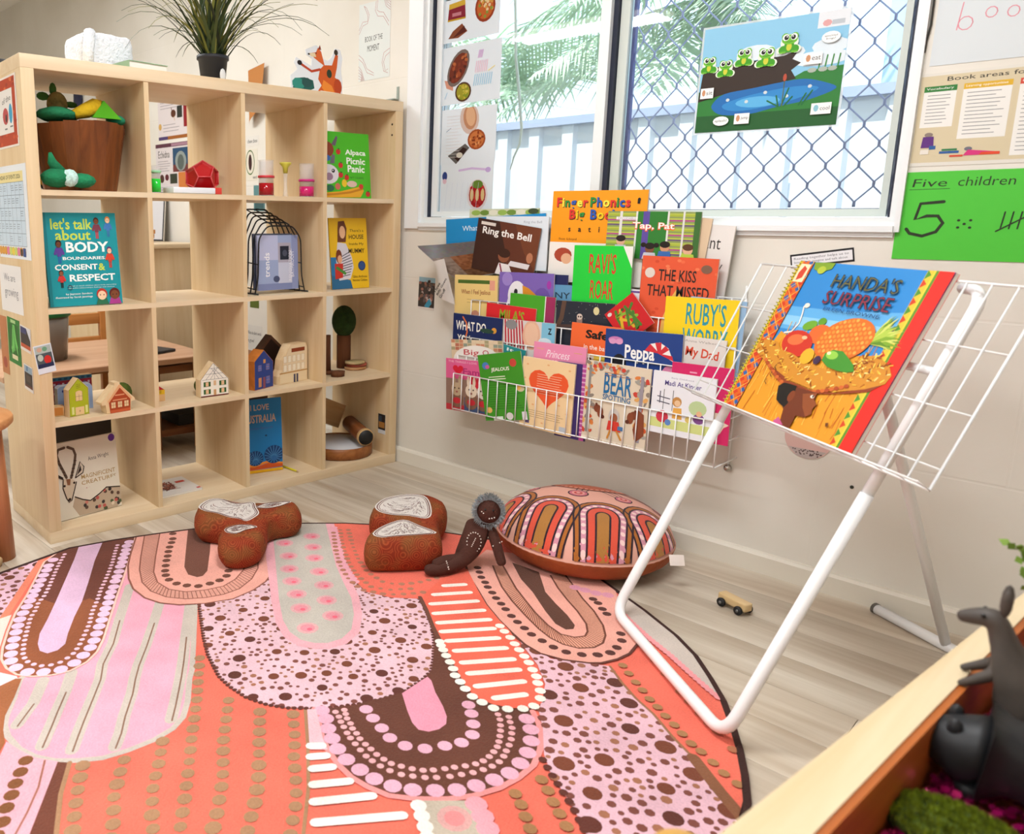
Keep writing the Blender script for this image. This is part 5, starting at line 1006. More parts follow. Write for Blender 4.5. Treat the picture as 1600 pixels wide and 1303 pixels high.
def a_talk(c):
    c.rect(0, 0, 1, 1, '#14929c'); c.rect(0, 0, .045, 1, '#0e7a84')
    c.text("let's talk", .1, .82, .66, .94, '#c3d64e', .02); c.text('about', .15, .705, .63, .815, '#c3d64e', .02)
    c.text('BODY', 0.277,0.575,0.866,0.689, '#f4f6f2', .03); c.text('BOUNDARIES,', 0.222,0.49,0.817,0.529, '#f4f6f2', .02); c.text('CONSENT', 0.106,0.386,0.688,0.448, '#f4f6f2', .025); c.text('&', 0.699,0.374,0.793,0.452, '#c3d64e', .025); c.text('RESPECT', 0.29,0.263,0.925,0.338, '#f4f6f2', .025)
    c.text('A book to teach children about body ownership', .25, .205, .93, .222, '#cfe8ea'); c.text('respectful relationships, feelings and choices', .25, .182, .9, .199, '#cfe8ea')
    c.text('by Jayneen Sanders', .22, .115, .58, .14, '#f0f4f2', .006); c.text('illustrated by Sarah Jennings', .08, .08, .58, .106, '#f0f4f2', .006)
    kid(c, .72, .72, .23, '#3a2018', '#7a4428', '#7a3a4a', '#c8303a'); kid(c, .88, .74, .22, '#d8843a', '#f0c8a4', '#3f78b8', '#3a70a8'); kid(c, .18, .46, .25, '#181210', '#6a3a24', '#5a3c94', '#2a62a8'); kid(c, .87, .4, .23, '#5a2a6a', '#eac09c', '#d0422c', '#c23a2a')
    kid(c, .18, .2, .19, '#2a1814', '#8a5234', '#c83430', '#181818'); c.line([(.28+.03*math.cos(a), .2+.024*math.sin(a)) for a in [i*.63 for i in range(10)]], .002, '#1a2a4a', True)
    for u, h, s, t in ((.71, '#b83224', '#f0cba8', '#2a6a4a'), (.89, '#5a1c18', '#7a4428', '#a83a8a')): c.poly([(u-.09, 0), (u+.09, 0), (u+.06, .07), (u-.06, .07)], t); c.ell(u, .115, .075, .062, h, 16); c.ell(u, .1, .06, .05, s, 14); c.ell(u-.025, .105, .008, .008, '#1a1410', 6); c.ell(u+.025, .105, .008, .008, '#1a1410', 6)
shbook('picture_book', "teal book titled let's talk about body boundaries", (-0.03,-1.4088,0.74,1.5708,0.2319,0.2858), .12, .012, '#14848e', a_talk)
def a_magn(c):
    c.rect(0, 0, 1, 1, '#ddd6c4'); c.ell(.93, .945, .055, .05, '#5c2a8a', 16)
    c.text('Anna Wright', .52, .69, .86, .76, '#3a3430', 0, .05); c.text('MAGNIFICENT', 0.387,0.478,0.944,0.535, '#a8884a', .004); c.text('CREATURES', 0.38,0.4,0.95,0.452, '#a8884a', .004); c.text('Animals on the Move!', 0.437,0.333,0.891,0.358, '#b04a5a', .003)
    K = '#2b211c'
    c.poly([(0.256,0.27),(0.372,0.212),(0.491,0.172),(0.649,0.234),(0.769,0.296),(0.998,0.267),(0.999,0.046),(0.912,-0.004),(0.627,0.001),(0.3,0.008),(0.206,0.149)], '#b8a48c'); rr = random.Random(5)
    for i in range(34): c.ell(.36+.62*rr.random(), .02+.3*rr.random(), .03, .024, rr.choice(('#4a5a3a', '#c47a6a', '#3a3432', '#b85a52', '#d8c8b0', '#5a4438')), 7, rr.random()*3); c.z -= c.eps*.7
    c.up(); c.poly([(0.256,0.27),(0.372,0.212),(0.491,0.172),(0.649,0.234),(0.769,0.296),(0.998,0.267),(0.956,0.427),(0.382,0.333)], '#ddd6c4')
    c.line([(0.256,0.27),(0.372,0.212),(0.491,0.172),(0.649,0.234),(0.769,0.296),(0.998,0.262)], .004, K)
    c.poly([(0.101,0.532),(0.237,0.517),(0.299,0.461),(0.251,0.359),(0.201,0.237),(0.16,0.224),(0.125,0.275),(0.084,0.415)], '#d0bfa6'); c.poly([(0.145,0.524),(0.216,0.517),(0.199,0.436),(0.157,0.444)], '#8a5a3c')
    for s in ("410,712 385,670 365,620 355,580 365,550 400,538","432,712 445,670 460,620 462,575 450,548 420,538"): pass
    c.line([(0.155,0.546),(0.115,0.64),(0.066,0.749),(0.041,0.853),(0.072,0.921),(0.165,0.933)], .009, '#5a4636'); c.line([(0.228,0.532),(0.261,0.613),(0.301,0.707),(0.327,0.816),(0.301,0.893),(0.218,0.933)], .009, '#5a4636')
    for t in [(0.141,0.575),(0.122,0.621),(0.097,0.672),(0.075,0.725),(0.056,0.779),(0.238,0.557),(0.254,0.597),(0.274,0.644),(0.294,0.69),(0.312,0.739)]: c.line([(t[0]-.02, t[1]+.004), (t[0]+.02, t[1]-.004)], .0025, K); c.z -= c.eps
    c.up(); c.poly([(-0.003,0.629),(0.108,0.553),(0.093,0.527),(0.011,0.571)], K); c.poly([(0.291,0.518),(0.389,0.714),(0.442,0.637),(0.416,0.562)], '#cfc2ae'); c.line([(0.291,0.518),(0.389,0.714),(0.442,0.637),(0.416,0.562),(0.296,0.517)], .0035, K); c.poly([(0.32,0.546),(0.385,0.67),(0.398,0.599)], K)
    c.line([(0.101,0.532),(0.084,0.415),(0.125,0.275),(0.16,0.22),(0.201,0.237),(0.256,0.358),(0.299,0.461)], .0035, K); c.ell(0.112,0.442, .018, .016, K, 8); c.ell(0.264,0.457, .018, .016, K, 8); c.ell(0.17,0.255, .025, .02, K, 8)
shbook('picture_book', 'white Magnificent Creatures book with a horned antelope', (-0.071,-1.4045,0.038,1.6922,0.2227,0.2546), .1, .012, '#d6cfbe', a_magn)
def a_mum(c):
    c.rect(0, 0, 1, 1, '#e9bc20'); c.rect(0, 0, .3, .45, '#2f7ab0'); c.poly([(0, 0), (.55, 0), (.5, .12), (0, .2)], '#2f6a94')
    c.poly([(.24, .95), (.4, .96), (.46, .85), (.42, .66), (.2, .66), (.22, .85)], '#6a3a24'); c.ell(.34, .8, .08, .09, '#e8b890'); c.poly([(.2, .66), (.42, .64), (.56, .45), (.6, .3), (.5, .14), (.2, .12), (.14, .4)], '#d8d4dc')
    for i in range(9): c.line([(.3, .18+i*.035), (.58-.02*abs(i-4), .2+i*.04)], .003, '#3a3a4a', cap=False); c.z -= c.eps
    c.up(); c.ell(.22, .46, .08, .1, '#7a3a20'); c.ell(.24, .42, .06, .06, '#e2a882'); c.poly([(.1, .36), (.32, .36), (.3, .16), (.1, .14)], '#c8382c'); c.line([(.16, .3), (.36, .22)], .012, '#4a8a3a')
    c.text("There's a", 0.534,0.803,0.908,0.844, '#3a2c14'); c.text('HOUSE', 0.506,0.703,0.902,0.766, '#3a2c14', .015); c.text('Inside My', 0.506,0.607,0.893,0.652, '#3a2c14'); c.text('MUMMY', 0.48,0.502,0.91,0.568, '#3a2c14', .015)
    c.ell(.82, .32, .1, .07, '#22366a', 18); c.ell(.82, .32, .08, .055, '#31508a', 16); c.text('Giles Andreae', .56, .15, .95, .185, '#5a4414'); c.text('Vanessa Cabban', .55, .1, .95, .135, '#5a4414')
shbook('picture_book', "yellow There's a House Inside My Mummy book", (-0.06,-0.3001,0.74,1.5708,0.1906,0.2768), .1, .006, '#d4a81a', a_mum, True)
def a_alp(c):
    c.rect(0, 0, 1, 1, '#4ab520'); c.text('Alpaca', 0.523,0.64,0.924,0.743, '#f0f4ea', .025); c.text('Picnic', 0.542,0.52,0.907,0.622, '#f0f4ea', .025); c.text('Panic', 0.557,0.397,0.889,0.506, '#f0f4ea', .025); c.text('MATT COSGROVE', 0.593,0.299,0.861,0.331, '#23501a')
    c.poly([(0.264,0.802),(0.363,0.941),(0.393,0.913),(0.341,0.782)], '#6a5a68'); c.ell(0.167,0.728, .14, .12, '#8a3c24', 18); c.poly([(0.219,0.515),(0.273,0.661),(0.325,0.639),(0.307,0.518)], '#6f6672'); c.ell(0.145,0.597, .1, .05, '#3a6ab0')
    c.ell(0.179,0.355, .2, .15, '#dcd6dc', 20); c.ell(0.193,0.318, .075, .06, '#9a7c92'); c.ell(0.277,0.407, .032, .03, '#16141a'); c.ell(0.271,0.414, .01, .01, '#f4f4f4', 8)
    for p in [(0.39,0.701),(0.423,0.497),(0.417,0.349),(0.529,0.315),(0.934,0.069)]: c.ell(p[0], p[1], .045, .045, '#c4302a', 10); c.ell(p[0]+.01, p[1]+.04, .02, .014, '#3a6a24', 8)
    c.poly([(0.004,0.064),(0.391,0.097),(0.786,0.182),(0.858,0.119),(0.783,0.014),(-0.0,-0.003)], '#e0a428'); c.line([(0.098,0.04),(0.325,0.057),(0.587,0.088),(0.818,0.144)], .008, '#c07c1a')
    c.ell(0.2,0.144, .08, .05, '#2e6a4a'); c.ell(0.623,0.216, .1, .05, '#d8b8a8'); c.ell(0.477,0.225, .05, .06, '#e6c02a'); c.ell(0.803,0.182, .045, .04, '#c83a2a'); c.ell(0.346,0.172, .05, .05, '#c86a5a')
shbook('picture_book', 'green Alpaca Picnic Panic book in the top right cube', (-0.05,-0.37,1.091,1.5708,0.2548,0.247), .1, .009, '#43a61e', a_alp)
def a_aus(c):
    c.rect(0, 0, 1, 1, '#1a76b4'); c.rect(0, 0, 1, .04, '#e0a818'); c.text('I LOVE', 0.231,0.848,0.69,0.929, '#c8a890', .02); c.text('AUSTRALIA', .04, .68, .86, .79, '#c8a890', .02); c.text('Bronwyn Bancroft', .12, .58, .78, .625, '#4a5a9a')
    c.poly([(0, .04), (1, .05), (1, .1), (.7, .13), (.4, .09), (0, .12)], '#c8521e'); c.poly([(0, .1), (.3, .08), (.6, .12), (1, .09), (1, .11), (.6, .15), (.3, .12), (0, .14)], '#e0872a')
    for u, v, r in ((.32, .2, .2), (.1, .22, .17), (.78, .23, .24)):
        c.ell(u, v, r, r*.52, '#123a6a', 26)
        for i in range(16): a = math.pi*2*i/16; c.line([(u, v-.04), (u+r*.95*math.cos(a), v+r*.5*math.sin(a))], .0022, '#4a8ac0', cap=False); c.z -= c.eps
        c.up(); c.ell(u, v-.05, r*.3, r*.16, '#2a6098', 14)
    c.ell(.6, .5, .03, .012, '#123a5a', 8)
shbook('picture_book', 'blue I Love Australia book on the bottom tier', (-0.1308,-0.6758,0.038,1.3593,0.1666,0.2902), .06, .008, '#176a a4'.replace(' ', ''), a_aus)
def a_booklet(c):
    c.rect(0, 0, 1, 1, '#e2ddd6'); rr = random.Random(6)
    for i in range(26): c.line([(.1+.5*rr.random(), .25+.6*rr.random()) for _ in range(3)], .005, rr.choice(('#8a4434', '#6a3428', '#b06a54'))); c.z -= c.eps*.7
    c.rect(.68, .62, .9, .74, '#c84a3a'); c.rect(.9, .05, .99, .12, '#c83a3a')
bk = ((-0.0738,-1.0471,0.038),(-0.0755,-0.8675,0.038))
book('booklet', 'white booklet with brown drawing lying flat in the bottom tier', SHELF @ T((bk[0][0]-.0, bk[0][1], .046)) @ RZ(math.atan2(bk[1][1]-bk[0][1], bk[1][0]-bk[0][0])), .165, .165, .007, '#dcd6cf', a_booklet)
# ---- wooden bucket with plush toys
BX, BY = -.17, -1.243
bkt = thing('wooden_bucket', 'brown wooden bucket full of soft toys in the top left cube', 'bucket', SM(BX, BY, 1.0915))
STAVE = wood('bucket_wood', '#8a4e24', '#5e3014', 'z', 1.2, .4)
for i in range(20):
    a = 2*math.pi*i/20; b = 2*math.pi*(i+.995)/20; sx, sy = 1.0, 1.0
    def pt(r, an, z): return Vector((r*math.cos(an), r*math.sin(an)*1.05, z))
    vs = [pt(r, an, z) for z, q in ((0, 0), (.205+.006*math.cos(2*a), .032)) for r in (.1+q, .108+q) for an in (a, b)]
    MB().add(vs, [(0, 1, 3, 2), (4, 6, 7, 5), (2, 3, 7, 6), (0, 4, 5, 1), (0, 2, 6, 4), (1, 5, 7, 3)]).build('stave', STAVE, bkt)
MB().lathe([(.001, .004), (.1, .004), (.1, .012), (.001, .012)], 24, sy=1.12).build('base', STAVE, bkt)
for s in (-1, 1): MB().prism([(-.03, 0), (.03, 0), (.02, .05), (-.02, .05)], -.005, .005, M=T((0, s*.14, .185)) @ RZ(math.pi/2*0) @ RX(math.pi/2)).build('handle', STAVE, bkt)
fills = [('green_cloth', 'green and yellow cloth lying on top of the bucket toys', '#2a7a4c', (-.0, -.01, .175), (.085, .09, .03)), ]
cl = thing('felt_toys', 'yellow and green felt toy spilling over the bucket rim', 'toy', SM(BX, BY, 1.1085) @ Matrix.Scale(1.25, 4) @ T((0, 0, -.03)))
MB().ball((.03, -.06, .2), (.05, .055, .018), 14, jit=.1).build('green_side', mat('felt_green', '#1f7a50', .9, bump=.4, bscale=120), cl)
MB().tube([(.06, -.03, .2), (.06, .0, .212), (.055, .03, .226), (.05, .045, .235)], [.012, .018, .02, .008], 8).build('yellow_side', mat('felt_yellow', '#d9b21c', .9, bump=.4, bscale=120), cl)
MB().prism([(-.03, 0), (.045, 0), (.0, .042)], -.006, .006, M=T((.068, .042, .196)) @ RZ(math.pi/2) @ RX(math.pi/2)).build('lime_corner', mat('felt_lime', '#57b01e', .9), cl)
MB().ball((.04, .085, .196), (.03, .025, .014), 10).build('teal_lump', mat('felt_teal', '#1f8a66', .9), cl)
tu = thing('turtle_toy', 'green and brown turtle soft toy sticking out of the bucket', 'soft toy', SM(-.16, -1.3083, 1.322) @ Matrix.Scale(.72, 4))
MB().ball((0, 0, .045), (.035, .045, .055), 16).build('shell', mat('turtle_shell', '#8a7a48', .9, var=.45, vscale=30, bump=.4, bscale=100), tu)
for p, r in (((-.0, -.06, .075), (.008, .028, .018)), ((0, -.015, .105), (.008, .016, .03)), ((0, .06, .05), (.008, .03, .014)), ((0, -.045, .0), (.01, .02, .03))): MB().ball(p, r, 10).build('flipper', mat('turtle_green', '#3f6a2c', .9, bump=.3), tu)
dc = thing('green_soft_toy', 'crumpled green and white spotted soft toy beside the bucket', 'soft toy', SM(.012, max(-1.3692, -1.352), 1.0985))
GRN = mat('plush_green', '#177a4e', .9, var=.3, vscale=20, bump=.4, bscale=120)
MB().ball((-.035, -.015, .028), (.045, .05, .028), 14, jit=.06).build('body', GRN, dc); MB().ball((-.03, .055, .022), (.03, .045, .022), 12, jit=.05).build('tail', GRN, dc); MB().tube([(-.03, -.01, .045), (-.035, -.03, .075), (-.03, -.035, .1)], [.02, .014, .005], 8).build('ear', GRN, dc)
MB().ball((-.008, .012, .028), (.02, .026, .026), 12).build('white_patch', mat('plush_white', '#bfe0d8', .9, var=.3, vscale=120), dc)
yd = thing('yellow_disc', 'round yellow toy with black rim behind the bucket', 'toy', SHELF @ T((-.3, -1.2932, 1.0915)) @ RY(math.pi/2-.15))
MB().lathe([(.001, 0), (.048, 0), (.048, .01), (.001, .01)], 26, M=T((-.05, 0, 0))).build('rim', mat('black_felt', '#20201c', .9), yd); MB().lathe([(.001, .01), (.043, .01), (.043, .012), (.001, .012)], 26, M=T((-.05, 0, 0))).build('face', mat('yellow_felt', '#d8b01a', .9), yd)
bw = thing('dark_pouch', 'dark blue and brown pointed pouch hanging on the far wall', 'pouch', T((-2.9228,-.014,1.7705)))
MB().lathe([(.001, -.1), (.03, -.07), (.06, .0), (.055, .06), (.001, .065)], 14, sy=.25).build('pouch', mat('pouch_cloth', '#2a2c44', .9, var=.4, vscale=10), bw)
# ---- red dodecahedron, white box, green tube
def dodeca(r):
    g = (1+5**.5)/2; v = [Vector((x, y, z)) for x in (-1, 1) for y in (-1, 1) for z in (-1, 1)]
    for a in (-1, 1):
        for b in (-1, 1): v += [Vector((0, a/g, b*g)), Vector((a/g, b*g, 0)), Vector((b*g, 0, a/g))]
    bm = bmesh.new(); [bm.verts.new(p.normalized()*r) for p in v]; bmesh.ops.convex_hull(bm, input=bm.verts)
    bmesh.ops.dissolve_limit(bm, angle_limit=.05, verts=bm.verts, edges=bm.edges); return bm
dd = thing('red_dodecahedron', 'shiny red twelve-sided plastic block in the top tier', 'block', SM(-.13, -0.8234, 1.0945))
bm = dodeca(.06); R_ = Euler((.55, .3, .2)).to_matrix().to_4x4(); bm.transform(R_); zm = min(v.co.z for v in bm.verts); bm.transform(T((0, 0, -zm)))
bm.faces.ensure_lookup_table(); RED = mat('red_plastic', '#b3121a', .18, spec=.6); RIM = mat('red_plastic_edge', '#d8555a', .25)
for f in list(bm.faces):
    c0 = f.calc_center_median(); n0 = f.normal; vs = [c0+(v.co-c0)*.985 for v in f.verts]; vs2 = [c0+(v.co-c0)*.8-n0*.006 for v in f.verts]; m_ = len(vs)
    MB().add(vs+vs2, [(i, (i+1) % m_, m_+(i+1) % m_, m_+i) for i in range(m_)]+[tuple(range(m_, 2*m_))]).build('face', RED, dd)
ew = MB()
for e in bm.edges: ew.tube([e.verts[0].co, e.verts[1].co], .0022, 5)
ew.build('edge_frame', RIM, dd); bm.free()
wb = thing('white_block', 'white box lying in front of the red dodecahedron', 'box', SM(.015, -0.9122, 1.0915))
MB().box(-.1, -.02, -.085, .07, 0, .02, bev=.003).build('box', mat('white_card', '#e4e8ec', .6), wb); MB().box(-.098, -.03, .071, .1, 0, .022, bev=.002).build('red_end', mat('red_clear', '#d8443a', .3), wb)
CLEAR = mat('clear_plastic', '#f4f4f6', .06, spec=.5, alpha=.22)
def cylinder(name, label, px, liquid, h, r, fill, ring, cat='measuring cylinder'):
    t = thing(name, label, cat, SM(px[0], px[1], 1.0915), 'coloured liquid cylinders')
    MB().lathe([(r, .002), (r, h), (r*1.08, h+.002), (r*.95, h+.002), (r*.93, .004)], 24).build('tube', CLEAR, t)
    MB().lathe([(.001, .003), (r*1.005, .003), (r*1.005, fill), (.001, fill)], 24).build('liquid', mat('liquid_'+liquid, liquid, .1, spec=.6), t)
    MB().lathe([(r*1.02, fill+.018), (r*1.12, fill+.018), (r*1.12, fill+.026), (r*1.02, fill+.026)], 24).build('ring', mat('ring_'+ring, ring, .3), t)
    MB().lathe([(.001, 0), (r*1.15, 0), (r*1.15, .003), (.001, .003)], 24).build('base', CLEAR, t); return t
P_ = [(0.04,-0.6099,1.09),(0.04,-0.4316,1.09)]
cylinder('measuring_cylinder', 'clear cylinder with dark red liquid', (P_[0][0]-.09, P_[0][1]), '#a80c1c', .122, .027, .045, '#d23a44')
cylinder('measuring_cylinder', 'clear cylinder with bright pink liquid', (P_[1][0]-.09, P_[1][1]), '#d0186c', .118, .027, .038, '#c82a80')
gp_ = (-0.05,-1.0369,1.1152)
cylinder('measuring_cylinder', 'small clear cylinder with bright green liquid', (-.05, gp_[1]), '#1fd23c', .085, .015, .045, '#9ad8a8')
fu = (-0.06,-0.5199,1.1083); ft = thing('funnel_tube', 'thin clear tube with a yellow funnel top between the cylinders', 'funnel', SM(-.06, fu[1], 1.0915))
MB().lathe([(.012, 0), (.008, .012), (.006, .05), (.008, .08), (.008, .085)], 16).build('tube', CLEAR, ft); MB().lathe([(.008, .083), (.011, .105), (.022, .117), (.022, .121), (.009, .108), (.006, .083)], 18).build('funnel', mat('yellow_plastic', '#d2cc4e', .3), ft)
# ---- black wire magazine holder
hp = (-.03, max(-0.5575, -.588)+.005); hl = thing('wire_magazine_holder', 'black arched wire holder in the second tier', 'magazine holder', SM(-.1, max(-0.5575, -.588), .7415, .05))
BLK = mat('black_wire', '#17171a', .4)
for i in range(6):
    x = .055-i*.03; s = 1-.06*abs(i-1.5)*.5; pts = [(x, -.115, .0), (x, -.105*s, .06), (x, -.1*s, .2+.0*i), (x, -.06*s, .245+.012*i), (x, .06*s, .245+.012*i), (x, .1*s, .2), (x, .105*s, .06), (x, .115, .0)]
    MB().tube(rounded(pts, .02, 4), .0028, 6).build('hoop', BLK, hl)
for y_, z_ in ((-.1, .12), (.1, .12), (-.04, .262), (0, .262), (.04, .262), (-.11, .03), (.11, .03), (0, .262)): MB().tube([(.055, y_, z_-.012), (-.095, y_, z_+.04 if z_ > .2 else z_)], .0024, 6).build('rail', BLK, hl)
for y_ in (-.115, .115): MB().tube([(.075, y_, .003), (-.11, y_, .003)], .003, 6).build('runner', BLK, hl)
def a_mag(c):
    c.rect(0, 0, 1, 1, '#9aa8cc'); c.rect(0, .55, .5, 1, '#b9bedc'); c.rect(.5, .1, 1, .75, '#c2c6da'); c.rect(.5, .5, .82, .86, '#a8a4b4'); c.rect(.55, .55, .77, .8, '#1f2434'); c.ell(.67, .67, .06, .06, '#4a4e60'); c.rect(0, 0, 1, .12, '#7c86b0'); c.rect(.84, 0, 1, 1, '#8a94bc'); c.ell(.45, .2, .08, .06, '#4a5272')
    c.text('trends', -.02, .4, .46, .52, '#f4f4f8', .01, math.pi/2); c.text('BATHROOM', .6, .42, 1.1, .5, '#e6e6f0', 0, math.pi/2); c.text('RENOVATION', .5, .4, 1.1, .47, '#e6e6f0', 0, math.pi/2)
mg = book('magazine', 'pale blue trends magazine held in the black wire holder', SHELF @ T((-.053, hp[1]-.093, .7535)) @ RZ(math.pi/2+.05) @ RX(math.pi/2-.03), .185, .2, .01, '#aab2d2', a_mag, None, 'magazine')
book('magazine', 'second magazine in the wire holder behind the trends one', SHELF @ T((-.083, hp[1]-.09, .7535)) @ RZ(math.pi/2+.05) @ RX(math.pi/2-.03), .18, .205, .01, '#5a6078', None, None, 'magazine')
# ---- wooden house blocks
GH = 'printed wooden house blocks'
PINE = wood('pine_block', '#e6c592', '#cfa56c', 'z', 1.0, .5); PALE = wood('pale_block', '#ecd6b0', '#dcbc8c', 'y', 1.0, .5)
def house(label, pl, pr_, z, out, art, th=.035, m=None, dx=0, yaw=None, H=None, cat='toy house'):
    """out: outline in units of the width; local x right, y up"""
    a, b = Vector(pl), Vector(pr_); W = (b-a).length; an = math.atan2(b.y-a.y, b.x-a.x) if yaw is None else yaw
    t = thing('toy_house', label, cat, SHELF @ T((a.x+dx, a.y, z+.0008)) @ RZ(an) @ RX(math.pi/2), GH)
    o = [(u*W, v*W) for u, v in out]; MB().prism(o, -th, 0).build('block', m or PINE, t)
    if art:
        Hh = max(p[1] for p in o); c = Pr(W, Hh, clip=False); art(c, [(u, v*W/Hh) for u, v in out]); c.build('printed_front', t)
    return t
def shrink(o, f=.94):
    cx = sum(p[0] for p in o)/len(o); cy = sum(p[1] for p in o)/len(o); return [(cx+(x-cx)*f, cy+(y-cy)*f) for x, y in o]
def win_(c, u, v, w, h, fr='#e0c08a', ln='#4a3018'):
    c.rect(u, v, u+w, v+h, fr); c.line([(u, v), (u+w, v), (u+w, v+h), (u, v+h)], .0009, ln, True); c.line([(u+w/2, v), (u+w/2, v+h)], .0008, ln); c.line([(u, v+h/2), (u+w, v+h/2)], .0008, ln)
def h_lime(c, o):
    c.poly(shrink(o, .97), '#a8b01e'); c.line(shrink(o, .95), .0012, '#3a3a10', True); win_(c, .4, .74, .18, .1, '#a8b01e'); win_(c, .34, .4, .34, .24); c.ell(.51, .62, .17, .05, '#e0c08a'); c.rect(.3, .03, .74, .24, '#e2bf8c'); c.text('+', .48, .1, .56, .16, '#5a3a1c'); c.rect(.12, .06, .24, .26, '#d8d88a'); c.rect(.8, .06, .92, .26, '#d8d88a')
HLIME = [(0, 0), (1, 0), (1, 1.25), (.5, 1.75), (0, 1.25)]
q = [(-0.0355,-1.3679,0.389),(-0.0475,-1.2987,0.389),(-0.0114,-1.2639,0.389),(-0.0213,-1.1586,0.389),(-0.1059,-1.0668,0.389),(-0.1007,-1.0089,0.389),(-0.0452,-0.898,0.389),(-0.0398,-0.784,0.389),(-0.0317,-0.6801,0.389),(-0.0539,-0.5747,0.389),(-0.0636,-0.5477,0.389),(-0.0918,-0.3973,0.389)]
house('lime green tall gabled wooden house block', q[0], q[1], .389, HLIME, h_lime, .03, PALE)
def h_brown(c, o):
    c.poly([(.2, 0), (.88, 0), (.9, .42), (.55, .9), (.16, .42)], '#a8431f'); c.poly([(.12, .4), (.52, .92), (.58, .92), (.95, .42), (.9, .38), (.55, .82), (.17, .36)], '#e0a878'); c.rect(.3, .4, .78, .44, '#d8946a'); c.rect(.38, .56, .7, .6, '#d8946a')
    for u in (.24, .46, .68): win_(c, u, .16, .15, .2, '#e6c496', '#7a2c14')
    c.rect(.2, .0, .88, .1, '#c25a34')
house('brown wooden chalet block with pitched roof', q[2], q[3], .389, [(.1, 0), (.9, 0), (.92, .28), (1.06, .3), (1.04, .38), (.56, .86), (.56, .93), (.38, .93), (.38, .84), (-.08, .36), (-.06, .28), (.06, .28)], h_brown, .04, PALE)
def h_red(c, o):
    c.poly([(0, .4), (1, .4), (1, .62), (.42, 1), (0, .85)], '#b8232a'); c.rect(0, .38, 1, .64, '#e0b41c'); c.rect(0, 0, 1, .38, '#dcae78'); win_(c, .3, .46, .16, .14, '#e0b41c'); win_(c, .6, .46, .16, .14, '#e0b41c'); c.rect(.22, .0, .5, .3, '#c88a5a'); c.line([(.22, 0), (.22, .3), (.5, .3), (.5, 0)], .001, '#5a3018')
q[5] = (-.08, -1.0169, .389); hrL = Vector((-.08, max(q[5][1]-.085, YS[1]+.002), .389))
house('red roofed yellow and wood house block half hidden by a divider', hrL, q[5], .389, [(0, 0), (1, 0), (1, .68), (.42, 1.1), (0, .9)], h_red, .035, None)
def h_timber(c, o):
    c.poly(shrink(o, .96), '#ece6da'); c.line(shrink(o, .95), .0014, '#2a2420', True)
    for a, b in (((.08, .5), (.92, .5)), ((.2, .66), (.8, .66)), ((.34, .82), (.66, .82)), ((.5, .5), (.5, .95)), ((.2, .5), (.5, .8)), ((.8, .5), (.5, .8)), ((.35, .5), (.6, .82)), ((.65, .5), (.4, .82))): c.line([a, b], .0011, '#3a3c4a'); c.z -= c.eps
    c.up()
    for v in (.08, .3):
        for u in (.12, .66): c.rect(u, v, u+.24, v+.14, '#2a5a2a'); c.rect(u+.07, v+.01, u+.17, v+.13, '#e2b890')
    c.rect(.46, .04, .55, .2, '#c89a6a'); c.rect(.46, .32, .55, .46, '#d8b48a'); c.rect(.02, .0, .98, .035, '#6a2a24')
house('white half-timbered house block with green shutters', q[6], q[7], .389, [(0, 0), (1, 0), (1, .52), (.46, 1.08), (0, .55)], h_timber, .035, PALE)
def h_blue(c, o):
    c.poly(shrink(o, .98), '#27418a'); [win_(c, u, .48, .16, .14, '#4a68b8', '#d89a5a') for u in (.2, .62)]; c.rect(.2, .06, .36, .3, '#c88a5a'); win_(c, .62, .12, .18, .18, '#4a68b8', '#d89a5a'); c.rect(.46, .66, .58, .76, '#d89a5a'); c.rect(.44, 0, .56, .3, '#8a4a5a')
house('blue fronted gabled house block with orange sides', q[8], q[9], .389, [(0, 0), (1, 0), (1, .9), (.5, 1.35), (0, 1.0)], h_blue, .05, mat('orange_block', '#cf7d36', .5, var=.15, vscale=40), 0, yaw=math.pi/2+.3)
def h_cream(c, o):
    c.poly(shrink(o, .96), '#e6d2ae'); c.rect(.42, .8, .9, .9, '#8a3a1c')
    for v in (.32, .55):
        for i in range(5): c.rect(.14+i*.16, v, .25+i*.16, v+.17, '#f0e6d0'); c.line([(.14+i*.16, v), (.25+i*.16, v), (.25+i*.16, v+.17), (.14+i*.16, v+.17)], .0008, '#8a6a3a', True); c.z -= 2*c.eps
    c.up(); c.up(); c.rect(.5, 0, .66, .22, '#3a3a5a'); c.rect(.56, 0, .6, .22, '#d8c8a0'); c.rect(0, .27, 1, .3, '#b88a4a')
house('cream townhouse block with stepped wavy gable and brown sign', q[10], q[11], .389, [(0, 0), (1, 0), (1, .85), (.95, .97), (.4, .97), (.3, .85), (.14, .6), (.1, .35), (0, .2)], h_cream, .045, PALE)
hb_ = [(-0.17,-0.574,0.389),(-0.17,-0.4598,0.389)]
house('dark brown house block at the back of the third tier', hb_[0], hb_[1], .389, [(0, 0), (1, 0), (1, 1.1), (.52, 1.55), (0, 1.0)], lambda c, o: c.poly(shrink(o, .85), '#2a1a14'), .04, mat('dark_brown_block', '#5a3a28', .6))
def h_brick(c, o):
    c.poly(shrink(o, .98), '#8a1c30')
    for j in range(5):
        for i in range(9): c.rect(.05+i*.105, .12+j*.15, .1+i*.105, .2+j*.15, ('#b8a8b8', '#5a4a78')[(i+j) % 2]); c.z -= c.eps
    c.up(); c.rect(0, .88, 1, 1, '#28607a'); [c.rect(.03+i*.14, .9, .11+i*.14, .97, '#173a52') for i in range(7)]
hk = [(-0.2,-1.3663,0.389),(-0.2,-1.2277,0.389)]
house('wide dark red printed building block behind the lime house', hk[0], hk[1], .389, [(0, 0), (1, 0), (1, .72), (0, .72)], h_brick, .03, None)
hg = [(-0.13,-1.3709,0.389),(-0.13,-1.3123,0.389)]
